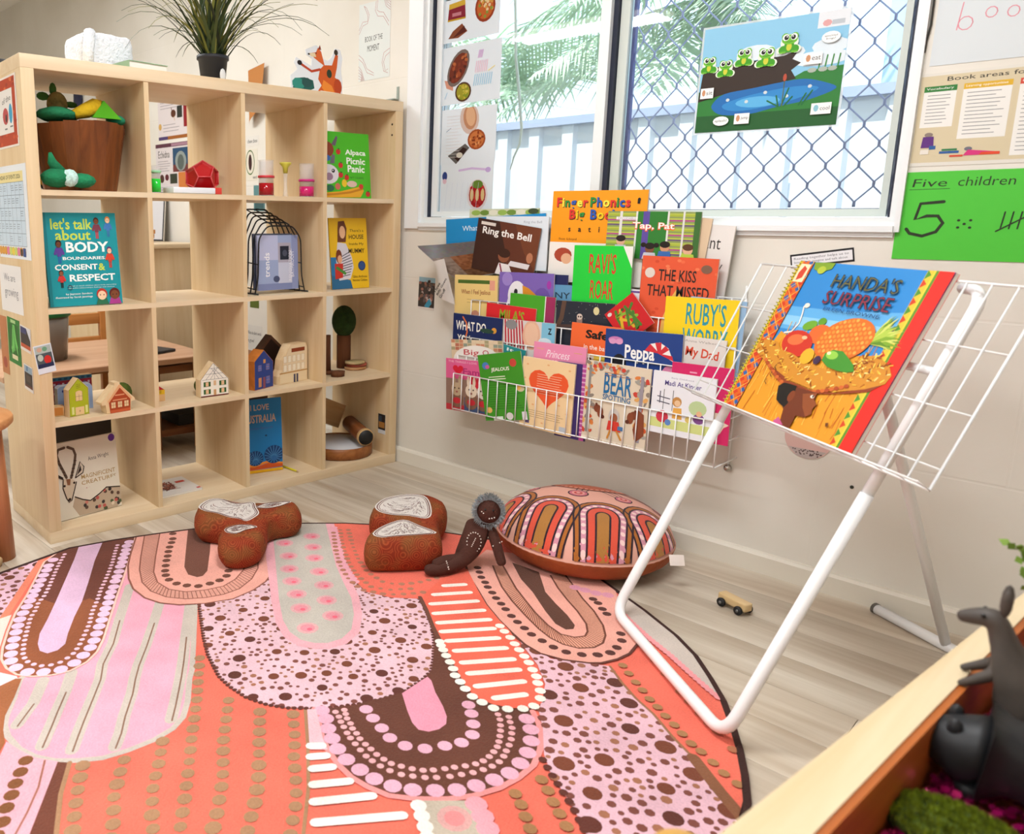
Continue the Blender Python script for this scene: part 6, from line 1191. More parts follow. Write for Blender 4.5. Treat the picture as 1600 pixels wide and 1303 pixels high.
house('blue-grey printed building block beside the lime house', hg[0], hg[1], .389, [(0, 0), (1, 0), (1, 1.3), (.85, 1.42), (.15, 1.42), (0, 1.3)], lambda c, o: (c.poly(shrink(o, .96), '#8292b0'), c.ell(.3, .8, .05, .05, '#1c2c6a'), c.rect(.36, 0, .64, .3, '#5a6a8a')), .03, mat('grey_block', '#a8b0c0', .5))
hg2 = [(-0.12,-1.2988,0.389),(-0.12,-1.2579,0.389)]
house('pale blue narrow building block right of the lime house', hg2[0], hg2[1], .389, [(0, 0), (1, 0), (1, 1.8), (.8, 2.1), (0, 2.1)], lambda c, o: (c.poly(shrink(o, .94), '#93a6c6'), c.ell(.5, .8, .08, .04, '#1c2c6a'), c.rect(.2, .1, .4, .4, '#dfe6ee')), .03, mat('grey_block', '#a8b0c0', .5))
ho = [(-.14, YS[2]+.002, .389), (-.14, YS[2]+.028, .389)]
house('narrow plain orange block against the divider', ho[0], ho[1], .389, [(0, 0), (1.0, 0), (1.0, 3.0), (.4, 3.6), (0, 3.4)], None, .06, mat('orange_block', '#cf7d36', .5), 0, cat='block')
ob = [(-0.077,-1.4105,0.389),(-0.0696,-1.3722,0.389)]
house('small plain wooden block with orange front, far left of third tier', ob[0], ob[1], .389, [(0, 0), (1, 0), (1, .8), (0, .8)], lambda c, o: c.rect(.1, .1, .9, .9, '#c8803a'), .03, None, 0, cat='block')
def ball_thing(name, label, p, r, m, cat):
    t = tag(MB().ball((0, 0, r), r, 18).build(name, m, None, SM(p[0], p[1], p[2]+.0015)), label, cat); return t
MOSS = mat('moss_felt', '#27421a', .95, var=.3, vscale=40, bump=.9, bscale=160); MOSS2 = mat('olive_felt', '#4a5a1a', .95, var=.3, vscale=40, bump=.8, bscale=160)
ball_thing('felt_bush', 'dark green felt bush behind the brown chalet', (-0.130,-1.153, .389), .036, MOSS2, 'toy bush')
ball_thing('felt_bush', 'olive felt bush left of the half-timbered house', (-0.110,-0.857, .389), .028, MOSS2, 'toy bush')
ball_thing('felt_bush', 'small olive felt bush between the blue and cream houses', (-0.190,-0.474, .389), .026, MOSS2, 'toy bush')
# ---- toy tree, post, slices
tp = (-0.21,-0.1188,0.4704); tt = thing('toy_tree', 'wooden toy tree with round dark green felt crown', 'toy tree', SM(-.21, tp[1], .3895) @ Matrix.Scale(1.08, 4))
BARK = wood('bark', '#7a4a2a', '#4e2c18', 'z', 1.5, .8)
MB().lathe([(.028, 0), (.028, .13), (.001, .13)], 16).build('trunk', BARK, tt); MB().ball((0, 0, .185), (.048, .048, .062), 22).build('crown', MOSS, tt)
pp = (-0.14,-0.2581,0.3995); po = thing('bark_post', 'thin rough bark post standing beside the toy tree', 'wood post', SM(-.14, pp[1], .3895)); MB().lathe([(.014, 0), (.012, .08), (.012, .16), (.001, .16)], 10).build('post', BARK, po); MB().lathe([(.028, 0), (.026, .012), (.013, .014)], 12).build('foot', BARK, po)
sl = (-0.1211,-0.1376,0.389)
for i, (dy, dx_, r, h, z) in enumerate(((.04, -.035, .05, .012, 0), (.048, -.038, .048, .012, .0125), (.036, -.033, .046, .011, .025))):
    tag(MB().lathe([(.001, 0), (r, .001), (r, h-.001), (.001, h)], 20, sx=.8).build('wood_slice', wood('slice_%d' % i, ('#c89a6a', '#b8584a', '#d8b48a')[i], ('#a8744a', '#8a4a3a', '#8a8a5a')[i], 'x', 1, .6), None, SM(sl[0]+dx_, sl[1]+.0+dy, .3895+z)), ('pale wood slice at the bottom of the small stack', 'reddish wood slice in the middle of the small stack', 'painted wood slice on top of the small stack')[i], 'wood slice')
s2 = (-0.0492,-0.2268,0.389); tag(MB().lathe([(.001, 0), (.03, 0), (.032, .02), (.001, .022)], 10, sx=.8).build('wood_slice', BARK, None, SM(s2[0]-.025, s2[1]-.03, .3895)), 'single dark bark slice in front of the slice stack', 'wood slice')
# ---- instruments in the lowest right cube
dm = (-0.0678,-0.2001,0.038); dr = thing('frame_drum', 'round brown frame drum lying in the bottom right cube', 'drum', SM(-.16, -0.1782-.0, .0388))
MB().lathe([(.135, 0), (.14, .002), (.14, .045), (.135, .047), (.132, .045), (.132, .002)], 36).build('frame', wood('drum_wood', '#a86a38', '#7a4420', 'x', 1.2, .4), dr); MB().lathe([(.001, .04), (.134, .04), (.134, .042), (.001, .042)], 36).build('skin', mat('drum_skin', '#cfcfd2', .6), dr)
rt = thing('rattle_tube', 'brown cylinder shaker with black end resting on the drum', 'shaker', SHELF @ T((-.03, dr.matrix_basis.translation.y*0+-0.1427, .125)) @ RZ(2.8) @ RY(math.pi/2-.06))
MB().lathe([(.033, 0), (.033, .2)], 22).build('tube', wood('shaker_wood', '#8a5028', '#5a2e14', 'z', 1.3, .4), rt); MB().lathe([(.034, -.004), (.036, -.003), (.036, .012), (.034, .013)], 22).build('rim', mat('shaker_rim', '#c8a06a', .5), rt); MB().lathe([(.001, -.0055), (.032, -.0055), (.032, .002), (.001, .002)], 22).build('end_skin', mat('black_skin', '#181818', .5), rt)
wx = thing('wooden_box', 'pale wooden box with two round holes tilted behind the shaker', 'box', SHELF @ T((-.3, -.27, .205)) @ RX(-.42))
MB().box(-.03, .03, 0, .2, -.02, .085, bev=.002).build('box', wood('box_pine', '#dcb98c', '#c49a68', 'y', 1.0, .5), wx)
for y_ in (.045, .075): MB().lathe([(.001, 0), (.007, 0), (.007, .001), (.001, .001)], 12, M=T((.0305, y_, .012)) @ RY(math.pi/2)).build('hole', mat('dark_hole', '#3a2f25', .8), wx)
bl = (-0.06,-0.3314,0.2372); tag(MB().box(-.01, .01, -.012, .012, 0, .2, bev=.002).build('wood_lath', PALE, None, SM(-.07, YS[3]+.014, .0388)), 'upright pale wooden lath against the divider beside the drum', 'wood lath')
pc = [(-0.1231,-0.4943,0.038),(-0.0364,-0.4869,0.038)]; pcl = thing('yellow_pencil', 'yellow pencil on the bottom tier beside the blue book', 'pencil'); pcl.matrix_basis = SHELF
MB().tube([(pc[0][0], pc[0][1], .043), (pc[1][0], pc[1][1], .043)], .004, 6).build('shaft', mat('pencil_yellow', '#d8c81e', .4), pcl)
vd = (Vector(pc[1])-Vector(pc[0])).normalized(); e_ = Vector(pc[1]); MB().tube([(e_.x, e_.y, .043), (e_.x+vd.x*.014, e_.y+vd.y*.014, .043)], [.004, .0005], 6).build('tip', mat('pencil_tip', '#d8b48a', .6), pcl)
# ---- cards and papers stuck to the unit
def side_sheet(name, label, x0, x1, z0, z1, art, tilt=0, col='#efece6', cat='paper', off=.0008):
    M = SHELF @ T((x0, -SHW-off, z0)) @ RX(math.pi/2) @ RZ(tilt); return sheet(name, label, M, x1-x0, z1-z0, art, col, cat=cat)
def a_cred(c):
    c.rect(0, 0, 1, 1, '#e8e0d6'); c.rect(.04, .03, .96, .97, '#b5401f'); rr = random.Random(3)
    for i in range(40): c.ell(rr.random()*.9+.05, rr.random()*.9+.05, .04, .03, rr.choice(('#c8542c', '#a0341a', '#d06a3a')), 7); c.z -= c.eps*.8
    c.up(); c.rect(.12, .2, .86, .82, '#e6e2dc'); c.text('of the', .5, .64, .8, .72, '#3a3a3a', 0, .1); c.ell(.6, .45, .1, .12, '#b84a4a'); c.ell(.78, .47, .06, .14, '#3a9ac0'); c.ell(.62, .42, .03, .06, '#3a3a30'); c.rect(.55, .26, .64, .28, '#777'); c.rect(.74, .28, .84, .3, '#777')
side_sheet('framed_print', 'red-bordered print on the side of the shelf unit', -.33, -.046, 1.216, 1.418, a_cred, cat='poster')
def a_cal(c):
    c.rect(0, 0, 1, 1, '#e2e8ee'); c.rect(0, .82, .9, .93, '#e6d89a'); c.text('CALENDAR OF EVENTS 2026', .02, .855, .82, .9, '#3a3428', .01)
    c.rect(0, .14, .9, .82, '#c6d8e6')
    for i in range(8): c.line([(i*.9/7, .14), (i*.9/7, .82)], .0012, '#5a6a7a', cap=False); c.z -= c.eps
    for i in range(6): c.line([(0, .14+i*.136), (.9, .14+i*.136)], .0012, '#5a6a7a', cap=False); c.z -= c.eps
    c.up(); rr = random.Random(5)
    for i in range(7):
        for j in range(5):
            if rr.random() < .75: c.lines(.01+i*.9/7, .18+j*.136, .01+i*.9/7+.09, .25+j*.136, 3, '#6a7684', .0012)
    for i in range(10): c.ell(.05+i*.085, .08, .05, .05, rr.choice(('#e0c84a', '#d89a3a', '#c8d06a', '#d87a9a', '#e8e0b0')), 9); c.z -= c.eps*.8
    c.rect(.78, .03, .86, .12, '#2a4a8a'); c.rect(.7, .04, .77, .11, '#3a2a24')
side_sheet('wall_calendar', 'events calendar taped to the side of the shelf unit', -.32, -.004, .886, 1.165, a_cal, cat='calendar')
side_sheet('handwritten_note', 'handwritten We are growing note on the shelf side', -.345, -.115, .712, .862, lambda c: (c.text('We are', .2, .66, .72, .82, '#8a8a92', -.005), c.text('growing', .2, .28, .82, .52, '#8a8a92', -.005)), 0, '#e2e0de', cat='note')
def a_seed(c):
    c.rect(0, 0, 1, 1, '#2c7a2e'); c.rect(.1, .2, .9, .88, '#24601f'); rr = random.Random(2)
    for i in range(22): c.line([(.5+rr.uniform(-.08, .08), .85), (.5+rr.uniform(-.3, .3), .3+rr.uniform(-.08, .1))], .006, rr.choice(('#5ab84a', '#3f9a36', '#7ac86a'))); c.z -= c.eps*.8
    c.up(); c.rect(.3, .1, .76, .2, '#d8d0a8'); c.rect(.3, .9, .7, .97, '#a8c88a')
side_sheet('seed_packet', 'green bean seed packet stuck on the shelf side', -.302, -.172, .546, .694, a_seed, -.03, '#2c7a2e', 'packet', .001)
side_sheet('painted_paper', 'orange-brown painted paper at the back of the shelf side', -.388, -.312, .495, .69, lambda c: (c.rect(0, 0, 1, 1, '#b8764a'), c.ell(.5, .2, .3, .1, '#a04a34')), 0, '#b8764a')
def a_ph1(c): c.rect(0, 0, 1, 1, '#ddd6cf'); c.rect(.05, .12, .95, .95, '#332a2a'); c.rect(.05, .7, .6, .95, '#3a3c6a'); c.poly([(.6, .95), (.95, .5), (.95, .95)], '#c8ccd8'); c.rect(.05, .12, .95, .28, '#b8502c')
def a_ph2(c): c.rect(0, 0, 1, 1, '#ddd6cf'); c.rect(.06, .12, .94, .96, '#2c201c'); c.rect(.06, .7, .94, .96, '#8aa0b0'); c.rect(.3, .76, .45, .94, '#3a6a94'); c.rect(.25, .35, .75, .6, '#4a3c34'); c.rect(.06, .12, .94, .22, '#5a2c20')
def a_ph3(c): c.rect(0, 0, 1, 1, '#d8dce4'); c.rect(.05, .2, .95, .96, '#4a5458'); c.rect(.05, .7, .95, .96, '#a8b4b0'); c.ell(.3, .84, .14, .08, '#c8a08a'); c.ell(.6, .84, .14, .08, '#6a9a7a'); c.ell(.66, .46, .2, .15, '#c82a24'); c.ell(.28, .56, .16, .12, '#b8c0b4'); c.rect(.05, .2, .95, .34, '#20284a')
side_sheet('photo_card', 'curled instant photo with orange lower edge on the shelf side', -.168, -.062, .604, .682, a_ph1, -.06, cat='photo', off=.0012)
side_sheet('photo_card', 'dark instant photo below the curled one on the shelf side', -.152, -.066, .478, .56, a_ph2, -.05, cat='photo', off=.0012)
p3 = [(0.002,-1.4663,0.5444),(0.002,-1.4273,0.5519),(0.002,-1.4788,0.616)]
sheet('photo_card', 'photo with a red block stuck on the front edge of the unit', SHELF @ T((.0012, p3[0][1], p3[0][2])) @ RZ(math.pi/2) @ RX(math.pi/2) @ RZ(.15), .054, .088, a_ph3, cat='photo')
sheet('photo_card', 'tiny photo inside the bottom right cube wall', SHELF @ T((-.07, -OB-.0008, .12)) @ RX(math.pi/2), .045, .085, lambda c: (c.rect(0, 0, 1, 1, '#26201e'), c.rect(.1, .3, .9, .6, '#a8743a'), c.rect(0, 0, 1, .2, '#dcdcdc'), c.rect(.1, .6, .5, .9, '#3a4450')), cat='photo')
# ---- on top of the unit
TOP = SHW
fz = thing('fleece_cushion', 'folded white fleece cushion on top of the shelf unit', 'cushion', SM(-.255, -1.1273, TOP+.0008) @ Matrix.Scale(.9, 4))
bm = bmesh.new(); bmesh.ops.create_cube(bm, size=1, matrix=Matrix.Diagonal((.2, .2, .14, 1))); bmesh.ops.subdivide_edges(bm, edges=bm.edges, cuts=9, use_grid_fill=True)
rf_ = random.Random(4)
for v in bm.verts:
    p = v.co; n4 = ((abs(p.x)/.1)**6+(abs(p.y)/.1)**6+(abs(p.z)/.07)**6)**(1/6); v.co = p/max(n4, 1e-6)*1.0 if n4 > .99 else p
    v.co += Vector((rf_.uniform(-1, 1), rf_.uniform(-1, 1), rf_.uniform(-1, 1)))*.0025; v.co.z += .07; 
    if v.co.z < .003: v.co.z = 0
me = bpy.data.meshes.new('fleece'); bm.to_mesh(me); bm.free(); me.polygons.foreach_set('use_smooth', [True]*len(me.polygons)); FLE = mat('white_fleece', '#eceff4', .95, bump=.9, bscale=90); me.materials.append(FLE)
link(bpy.data.objects.new('fleece', me), fz)
MB().tube([(.085, -.075, .005), (.105, -.08, .07), (.1, -.07, .13), (.05, -.06, .142)], [.018, .02, .02, .012], 10).build('fold', FLE, fz)
tbk = (-0.08,-1.0826,1.4966)
b_ = book('closed_book', 'pale green book lying flat on the shelf unit', SM(-.16, tbk[1]-.07, TOP+.024) @ RZ(.12), .14, .12, .022, '#8fae8c', None, None, 'book', False); b_.matrix_basis = SM(-.02, tbk[1]-.045, TOP+.024, math.pi/2+.12) @ T((0, 0, 0))
sheet('paper_slip', 'white paper slip lying on the pale green book', SM(-.03, tbk[1]+.0, TOP+.0252, math.pi/2+.3), .06, .05, lambda c: c.rect(0, 0, 1, 1, '#e8eaf2'), '#e8eaf2')
MB_ = thing('black_case', 'flat black case at the left end of the unit top', 'case', SM(-.3, -1.36, TOP+.0005)); MB().box(-.08, .1, -.1, .03, 0, .014, bev=.003).build('case', mat('black_plastic', '#2c2c30', .5), MB_)
pp_ = (-0.13,-0.7717,1.4948); pot = thing('potted_grass', 'potted grass plant with long arching blades on the unit', 'plant', SM(-.13, pp_[1], TOP+.0008))
MB().lathe([(.001, 0), (.04, 0), (.05, .078), (.055, .08), (.055, .092), (.048, .092), (.046, .075), (.001, .075)], 24).build('pot', mat('charcoal_pot', '#25262c', .5), pot)
MB().ball((.052, .008, .025), (.004, .012, .022), 10).build('pot_tag', mat('white_clay', '#dcdcda', .7), pot)
gmats = [mat('grass_a', '#2e3f1c', .6), mat('grass_b', '#47562a', .6), mat('grass_c', '#7a7a34', .6), mat('grass_d', '#1f2c16', .6)]
rg = random.Random(21)
for i in range(130):
    az = rg.uniform(0, 2*math.pi); L = rg.uniform(.24, .5); el = rg.uniform(.75, 1.5); dr_ = rg.uniform(.4, 2.6) if i % 3 else rg.uniform(2.2, 3.4); w_ = rg.uniform(.0035, .006)
    p = Vector((rg.uniform(-.03, .03), rg.uniform(-.03, .03), .07)); d = Vector((math.cos(az)*math.cos(el), math.sin(az)*math.cos(el), math.sin(el))); n = 9; pts = []
    for j in range(n+1):
        pts.append(p.copy()); p += d*L/n; d.z -= dr_/n*(.35+j/n); d.normalize()
    sd = Vector((-math.sin(az), math.cos(az), 0)); vs = []; fs = []
    for j, q_ in enumerate(pts):
        ww = w_*(1-(j/n)**2)+.0003; vs += [q_-sd*ww, q_+Vector((0, 0, .0012)), q_+sd*ww]
    for j in range(n): fs += [(3*j, 3*j+1, 3*j+4, 3*j+3), (3*j+1, 3*j+2, 3*j+5, 3*j+4)]
    vs = [Vector((max(v.x, -.5), v.y, max(v.z, .005))) for v in vs]
    MB().add(vs, fs, True).build('blade', gmats[i % 4] if i % 7 else gmats[2], pot)
fx = [(-0.06,-0.493,1.4568),(-0.06,-0.2546,1.4729),(-0.06,-0.3643,1.6449)]
fox = thing('fox_cutout', 'card cut-out of an orange fox waving one paw', 'cut-out picture', SHELF @ T((-.06, fx[0][1], TOP+.0008)) @ RZ(math.pi/2) @ RX(math.pi/2-.08))
FW = fx[1][1]-fx[0][1]; FH = .175
fo = [(.0, 0), (.98, 0), (1.0, .3), (.98, .55), (1.02, .8), (.98, .97), (.88, .98), (.8, .78), (.72, .7), (.62, .74), (.6, .95), (.5, .98), (.3, .86), (.32, .76), (.42, .7), (.4, .55), (.3, .6), (.12, .68), (.08, .58), (.14, .45), (.0, .3)]
MB().prism([(u*FW, v*FH) for u, v in fo], -.003, 0).build('card', mat('white_card', '#e4e8ec', .6), fox)
c = Pr(FW, FH, clip=False)
c.poly([(.02, .02), (.3, .02), (.44, .1), (.42, .26), (.26, .3), (.08, .26)], '#1f5a52'); c.ell(.14, .16, .12, .12, '#2f8a7a', 9); c.ell(.3, .2, .1, .1, '#27504c', 9)
c.poly([(.48, .02), (.95, .02), (.97, .3), (.85, .38), (.9, .6), (.93, .84), (.88, .86), (.8, .62), (.64, .6), (.56, .5), (.52, .3), (.58, .18)], '#cf5a1c'); c.poly([(.46, .72), (.54, .66), (.66, .58), (.6, .86), (.54, .94), (.5, .84), (.38, .8)], '#d8642a'); c.poly([(.36, .8), (.48, .82), (.5, .74), (.4, .74)], '#e6d2a8')
c.line([(.56, .5), (.4, .44), (.2, .56)], .009, '#b8401c'); c.ell(.18, .58, .045, .05, '#2a2420'); c.ell(.89, .9, .04, .06, '#3a3020'); c.ell(.36, .78, .02, .02, '#1c1814'); c.poly([(.54, .9), (.6, .9), (.58, 1.0)], '#8a3414'); c.ell(.5, .82, .012, .014, '#15100c')
c.poly([(.62, .3), (.78, .2), (.84, .04), (.66, .02), (.58, .14)], '#e8882c'); c.ell(.74, .44, .05, .09, '#2c3a24'); c.ell(.9, .2, .08, .16, '#b84416', 12); c.line([(.56, .06), (.92, .05)], .005, '#f0e0c8'); c.build('fox_print', fox)
# ================================================================ papers on the window wall behind and above the unit
def wsheet(name, label, x0, z0, W, H, art, col='#efece6', a=0, cat='poster', y=-.0008): return sheet(name, label, WALLM(x0, z0, y, a), W, H, art, col, cat=cat)
def a_botm(c):
    c.rect(0, 0, 1, 1, '#d9dedb'); c.text('BOOK OF THE', .2, .5, .76, .57, '#23231f', .0); c.text('MOMENT', .28, .37, .66, .45, '#23231f', .0); R = '#b8706c'
    for d in (0, .05): c.line([(.0, .62+d), (.12, .72+d), (.28, .74+d*.5), (.33-d, .84), (.24, .94-d), (.16, .97)], .0016, R); c.line([(.55+d, 1), (.52+d, .88), (.6+d, .8+d), (.78, .78+d), (.95, .65+d)], .0016, R); c.line([(1, .36-d), (.82+d, .32-d), (.76+d, .2), (.82+d, .08), (.95, .05+d)], .0016, R); c.line([(0, .3+d), (.14, .24+d), (.28, .1+d), (.5, .05+d*.6)], .0016, R)
    for i in range(5): c.line([(.8+.04*i, 1), (.86+.03*i, .9+.02*i), (1, .84+.03*i)], .0014, R); c.line([(0, .2-.04*i), (.1, .14-.03*i), (.2-.03*i, 0)], .0014, R)
wsheet('poster', 'Book of the Moment sign above the right end of the unit', -.285, 1.575, .178, .298, a_botm)
def a_emu(c):
    c.rect(0, 0, 1, 1, '#d8cfcf'); c.rect(0, 0, 1, .07, '#9a5a24'); c.rect(0, 0, .3, .07, '#4a3a6a'); c.lines(.08, .62, .7, .97, 6, '#8a8488', .003); c.lines(.16, .14, .72, .34, 3, '#8a8488', .003); c.ell(.5, .52, .08, .08, '#5a3020'); c.line([(.48, .5), (.44, .64)], .006, '#5a3020'); c.line([(.52, .46), (.54, .38)], .004, '#c89a5a'); c.rect(.62, .42, .78, .66, '#2c2f2a'); c.rect(.82, .22, 1, .7, '#8a1c24'); c.rect(.8, .76, 1, 1, '#6a9a2c'); c.ell(.06, .28, .05, .07, '#c8a05a')
wsheet('poster', 'fact sheet with an emu on the far wall, seen through a top cube', -1.925, 1.45, .33, .26, a_emu)
def a_ech(c):
    c.rect(0, 0, 1, 1, '#d4cccc'); c.rect(0, .93, 1, 1, '#5a3040'); c.rect(.5, .94, 1, .99, '#a07a8a'); c.text('Echidna', .08, .74, .44, .87, '#3a3a34', .0); c.lines(.06, .48, .48, .7, 5, '#8a8488', .003); c.rect(.54, .47, 1, .9, '#2a4a6a'); c.rect(.54, .47, 1, .6, '#6a3030'); c.ell(.78, .66, .17, .18, '#8a9490'); c.ell(.78, .64, .1, .14, '#56605c')
    c.ell(.18, .36, .07, .08, '#4a2c24'); c.ell(.34, .38, .06, .06, '#5a2028'); c.rect(.44, .26, .66, .44, '#33382a'); c.rect(.7, .1, 1, .46, '#c8783a'); c.lines(.06, .04, .64, .22, 4, '#8a8488', .003)
wsheet('poster', 'Echidna fact sheet on the far wall, below the emu one', -1.965, 1.13, .345, .3, a_ech)
wsheet('label_strip', 'small handwritten label on the far wall, third column', -1.08, 1.365, .1, .048, lambda c: c.text('chew chew', .1, .3, .9, .7, '#5a5a5a'), '#dcd8d0', cat='label')
wsheet('seed_drawing', 'drawing of a seed in a green ring on the far wall', -1.09, 1.2, .1, .15, lambda c: (c.ell(.4, .58, .36, .4, '#4a6a2a', 20), c.ell(.4, .58, .32, .36, '#dcd6c6', 20), c.ell(.4, .58, .14, .26, '#3a1c1c', 16), c.text('seed', .62, .06, .92, .16, '#4a4a4a')), '#dcd6c6', cat='drawing')
wsheet('small_print', 'dark teal print on the far wall below the seed drawing', -1.0239,1.0509, .09, .125, lambda c: (c.rect(0, 0, 1, 1, '#5f8a8c'), c.rect(.1, .1, .9, .5, '#3d5f62')), '#5f8a8c', cat='print')
wsheet('small_print', 'small green photo on the far wall in the third tier', -1.0664,0.5679, .075, .05, lambda c: c.rect(.05, .05, .95, .95, '#5a6a2c'), '#5a6a2c', cat='print')
wsheet('question_sheet', 'sheet asking What do plant seeds need to grow', -1.0994,0.3372, .13, .14, lambda c: (c.text('What do plant seeds', .06, .62, .95, .78, '#4a4a48'), c.text('to grow?', .06, .32, .5, .5, '#4a4a48')), '#d8d4cc', cat='paper')
wsheet('clover_card', 'card with a teal clover on the far wall', -1.1131,0.2366, .1, .1, lambda c: (c.line([(.06, .06), (.94, .06), (.94, .94), (.06, .94)], .004, '#4a5a3a', True), [c.ell(.5+.16*math.cos(a), .6+.14*math.sin(a), .13, .11, '#2a7a94', 10) for a in (.8, 2.4, 3.9, 5.5)], c.ell(.5, .2, .05, .04, '#2a7a94', 8)), '#dcd8c8', cat='card')
cu = thing('curled_brown_paper', 'curled brown paper hanging on the far wall behind the fox', 'paper', T((-0.9722,-.02,1.5929)))
MB().add(*quad(Vector((-.06, 0, .12)), Vector((.07, -.0, .14)), Vector((.06, -.02, -.06)), Vector((-.055, -.0, -.13)), 8, Vector((0, -.03, 0))), smooth=True).build('sheet', mat('brown_paper', '#b8793f', .8), cu)
gr_ = thing('wall_bracket', 'small metal angle bracket above the unit top', 'bracket', T((-0.058,0,1.4947))); MB().box(-.006, .006, -.003, 0, -.012, .035).build('plate', mat('bracket_metal', '#9aa39a', .4, metal=.6), gr_); MB().box(-.045, .006, -.03, -.003, -.016, -.012).build('arm', mat('bracket_metal', '#9aa39a', .4, metal=.6), gr_)

# ================================================================ cushions, doll and toy car on the floor
def smooth_closed(p, n=4):
    out = []; m = len(p)
    for i in range(m):
        a, b, c, d = (Vector(p[(i+q) % m]) for q in (-1, 0, 1, 2))
        for t in [k_/n for k_ in range(n)]:
            v = .5*((2*b)+(-a+c)*t+(2*a-5*b+4*c-d)*t*t+(-a+3*b-3*c+d)*t**3); out.append((v.x, v.y))
    return out
def puffy(o, h, r):
    """inflated cushion from an outline: rings from the floor up over the rim, then a cap"""
    a = sum(o[i][0]*o[(i+1) % len(o)][1]-o[(i+1) % len(o)][0]*o[i][1] for i in range(len(o)))
    if a < 0: o = o[::-1]
    n = len(o); rings = []
    for k_ in range(9):
        t = -math.pi/2+math.pi*k_/8; d = r*(1-math.cos(t)); z = h/2+h/2*math.sin(t); p = o
        for _ in range(3):
            p = inset(p, d/3)
            p = [((p[i-1][0]+2*p[i][0]+p[(i+1) % n][0])/4, (p[i-1][1]+2*p[i][1]+p[(i+1) % n][1])/4) for i in range(n)] if d > .004 else p
        rings.append([(x, y, z) for x, y in p])
    vs = [q for rg_ in rings for q in rg_]; fs = []
    for k_ in range(8):
        for i in range(n): fs.append((k_*n+i, k_*n+(i+1) % n, (k_+1)*n+(i+1) % n, (k_+1)*n+i))
    fs += [tuple(range(n-1, -1, -1)), tuple(range(8*n, 9*n))]
    return vs, fs, [(x, y) for x, y, z in rings[-1]]
def dotcloth():
    m, n, l, p = nt('ochre_dot_cloth'); tc = n.new('ShaderNodeTexCoord')
    vo = n.new('ShaderNodeTexVoronoi'); vo.inputs['Scale'].default_value = 26; l.new(tc.outputs['Object'], vo.inputs['Vector'])
    wv = n.new('ShaderNodeMath'); wv.operation = 'SINE'; mu = n.new('ShaderNodeMath'); mu.operation = 'MULTIPLY'; mu.inputs[1].default_value = 42; l.new(vo.outputs['Distance'], mu.inputs[0]); l.new(mu.outputs[0], wv.inputs[0])
    cr = n.new('ShaderNodeValToRGB'); cr.color_ramp.elements[0].color = (*lin('#74331a'), 1); cr.color_ramp.elements[1].color = (*lin('#a8552e'), 1); l.new(wv.outputs[0], cr.inputs[0])
    n2 = n.new('ShaderNodeTexNoise'); n2.inputs['Scale'].default_value = 14; l.new(tc.outputs['Object'], n2.inputs['Vector'])
    c2 = n.new('ShaderNodeValToRGB'); c2.color_ramp.elements[0].color = (*lin('#8f2a18'), 1); c2.color_ramp.elements[1].color = (*lin('#7c5c30'), 1); c2.color_ramp.elements[0].position = .4; c2.color_ramp.elements[1].position = .62; l.new(n2.outputs[0], c2.inputs[0])
    mx = n.new('ShaderNodeMix'); mx.data_type = 'RGBA'; mx.inputs[0].default_value = .42; l.new(cr.outputs[0], mx.inputs[6]); l.new(c2.outputs[0], mx.inputs[7])
    l.new(mx.outputs[2], p.inputs['Base Color']); p.inputs['Roughness'].default_value = .8; p.inputs['Specular IOR Level'].default_value = .2
    nb_ = n.new('ShaderNodeTexNoise'); nb_.inputs['Scale'].default_value = 22; l.new(tc.outputs['Object'], nb_.inputs['Vector'])
    bp = n.new('ShaderNodeBump'); bp.inputs['Strength'].default_value = .5; bp.inputs['Distance'].default_value = .015; l.new(nb_.outputs[0], bp.inputs['Height']); l.new(bp.outputs[0], p.inputs['Normal']); return m
OCH = dotcloth()
def animal_cushion(label, outline, h, prints, seed):
    o = smooth_closed(outline, 4); vs, fs, top = puffy(o, h, .022)
    t = thing('animal_cushion', label, 'cushion', T((0, 0, RZT+.003)), 'animal shaped cushions on the rug')
    MB().add(vs, fs, True).build('stuffed_body', OCH, t)
    c = Pr(1, 1, clip=False, eps=3e-5, z0=h+.0004); rr = random.Random(seed)
    for pl_ in prints:
        pl_ = smooth_closed(pl_, 3); cx = sum(p[0] for p in pl_)/len(pl_); cy = sum(p[1] for p in pl_)/len(pl_)
        sc = lambda f: [(cx+(x-cx)*f, cy+(y-cy)*f) for x, y in pl_]
        c.poly(sc(1.0), '#d9d2cc'); c.line(sc(.93), .0035, '#5a2418', True); c.line(sc(.86), .002, '#5a2418', True)
        q = sc(.8); xs = [p[0] for p in q]; ys = [p[1] for p in q]
        for i in range(150):
            x, y = rr.uniform(min(xs), max(xs)), rr.uniform(min(ys), max(ys)); an = (x*9+y*5)*2.5+seed
            e = (x+.013*math.cos(an), y+.013*math.sin(an)); e2 = (e[0]+.008*math.cos(an+.9), e[1]+.008*math.sin(an+.9))
            if inside((x, y), q) and inside(e2, q): c.line([(x, y), e, e2], .0016, rr.choice(('#4a2420', '#6a3a30', '#7c6a68')), cap=False); c.z -= c.eps*.97
        c.up()
    c.build('painted_top', t, None, CLOTHPRINT); return t
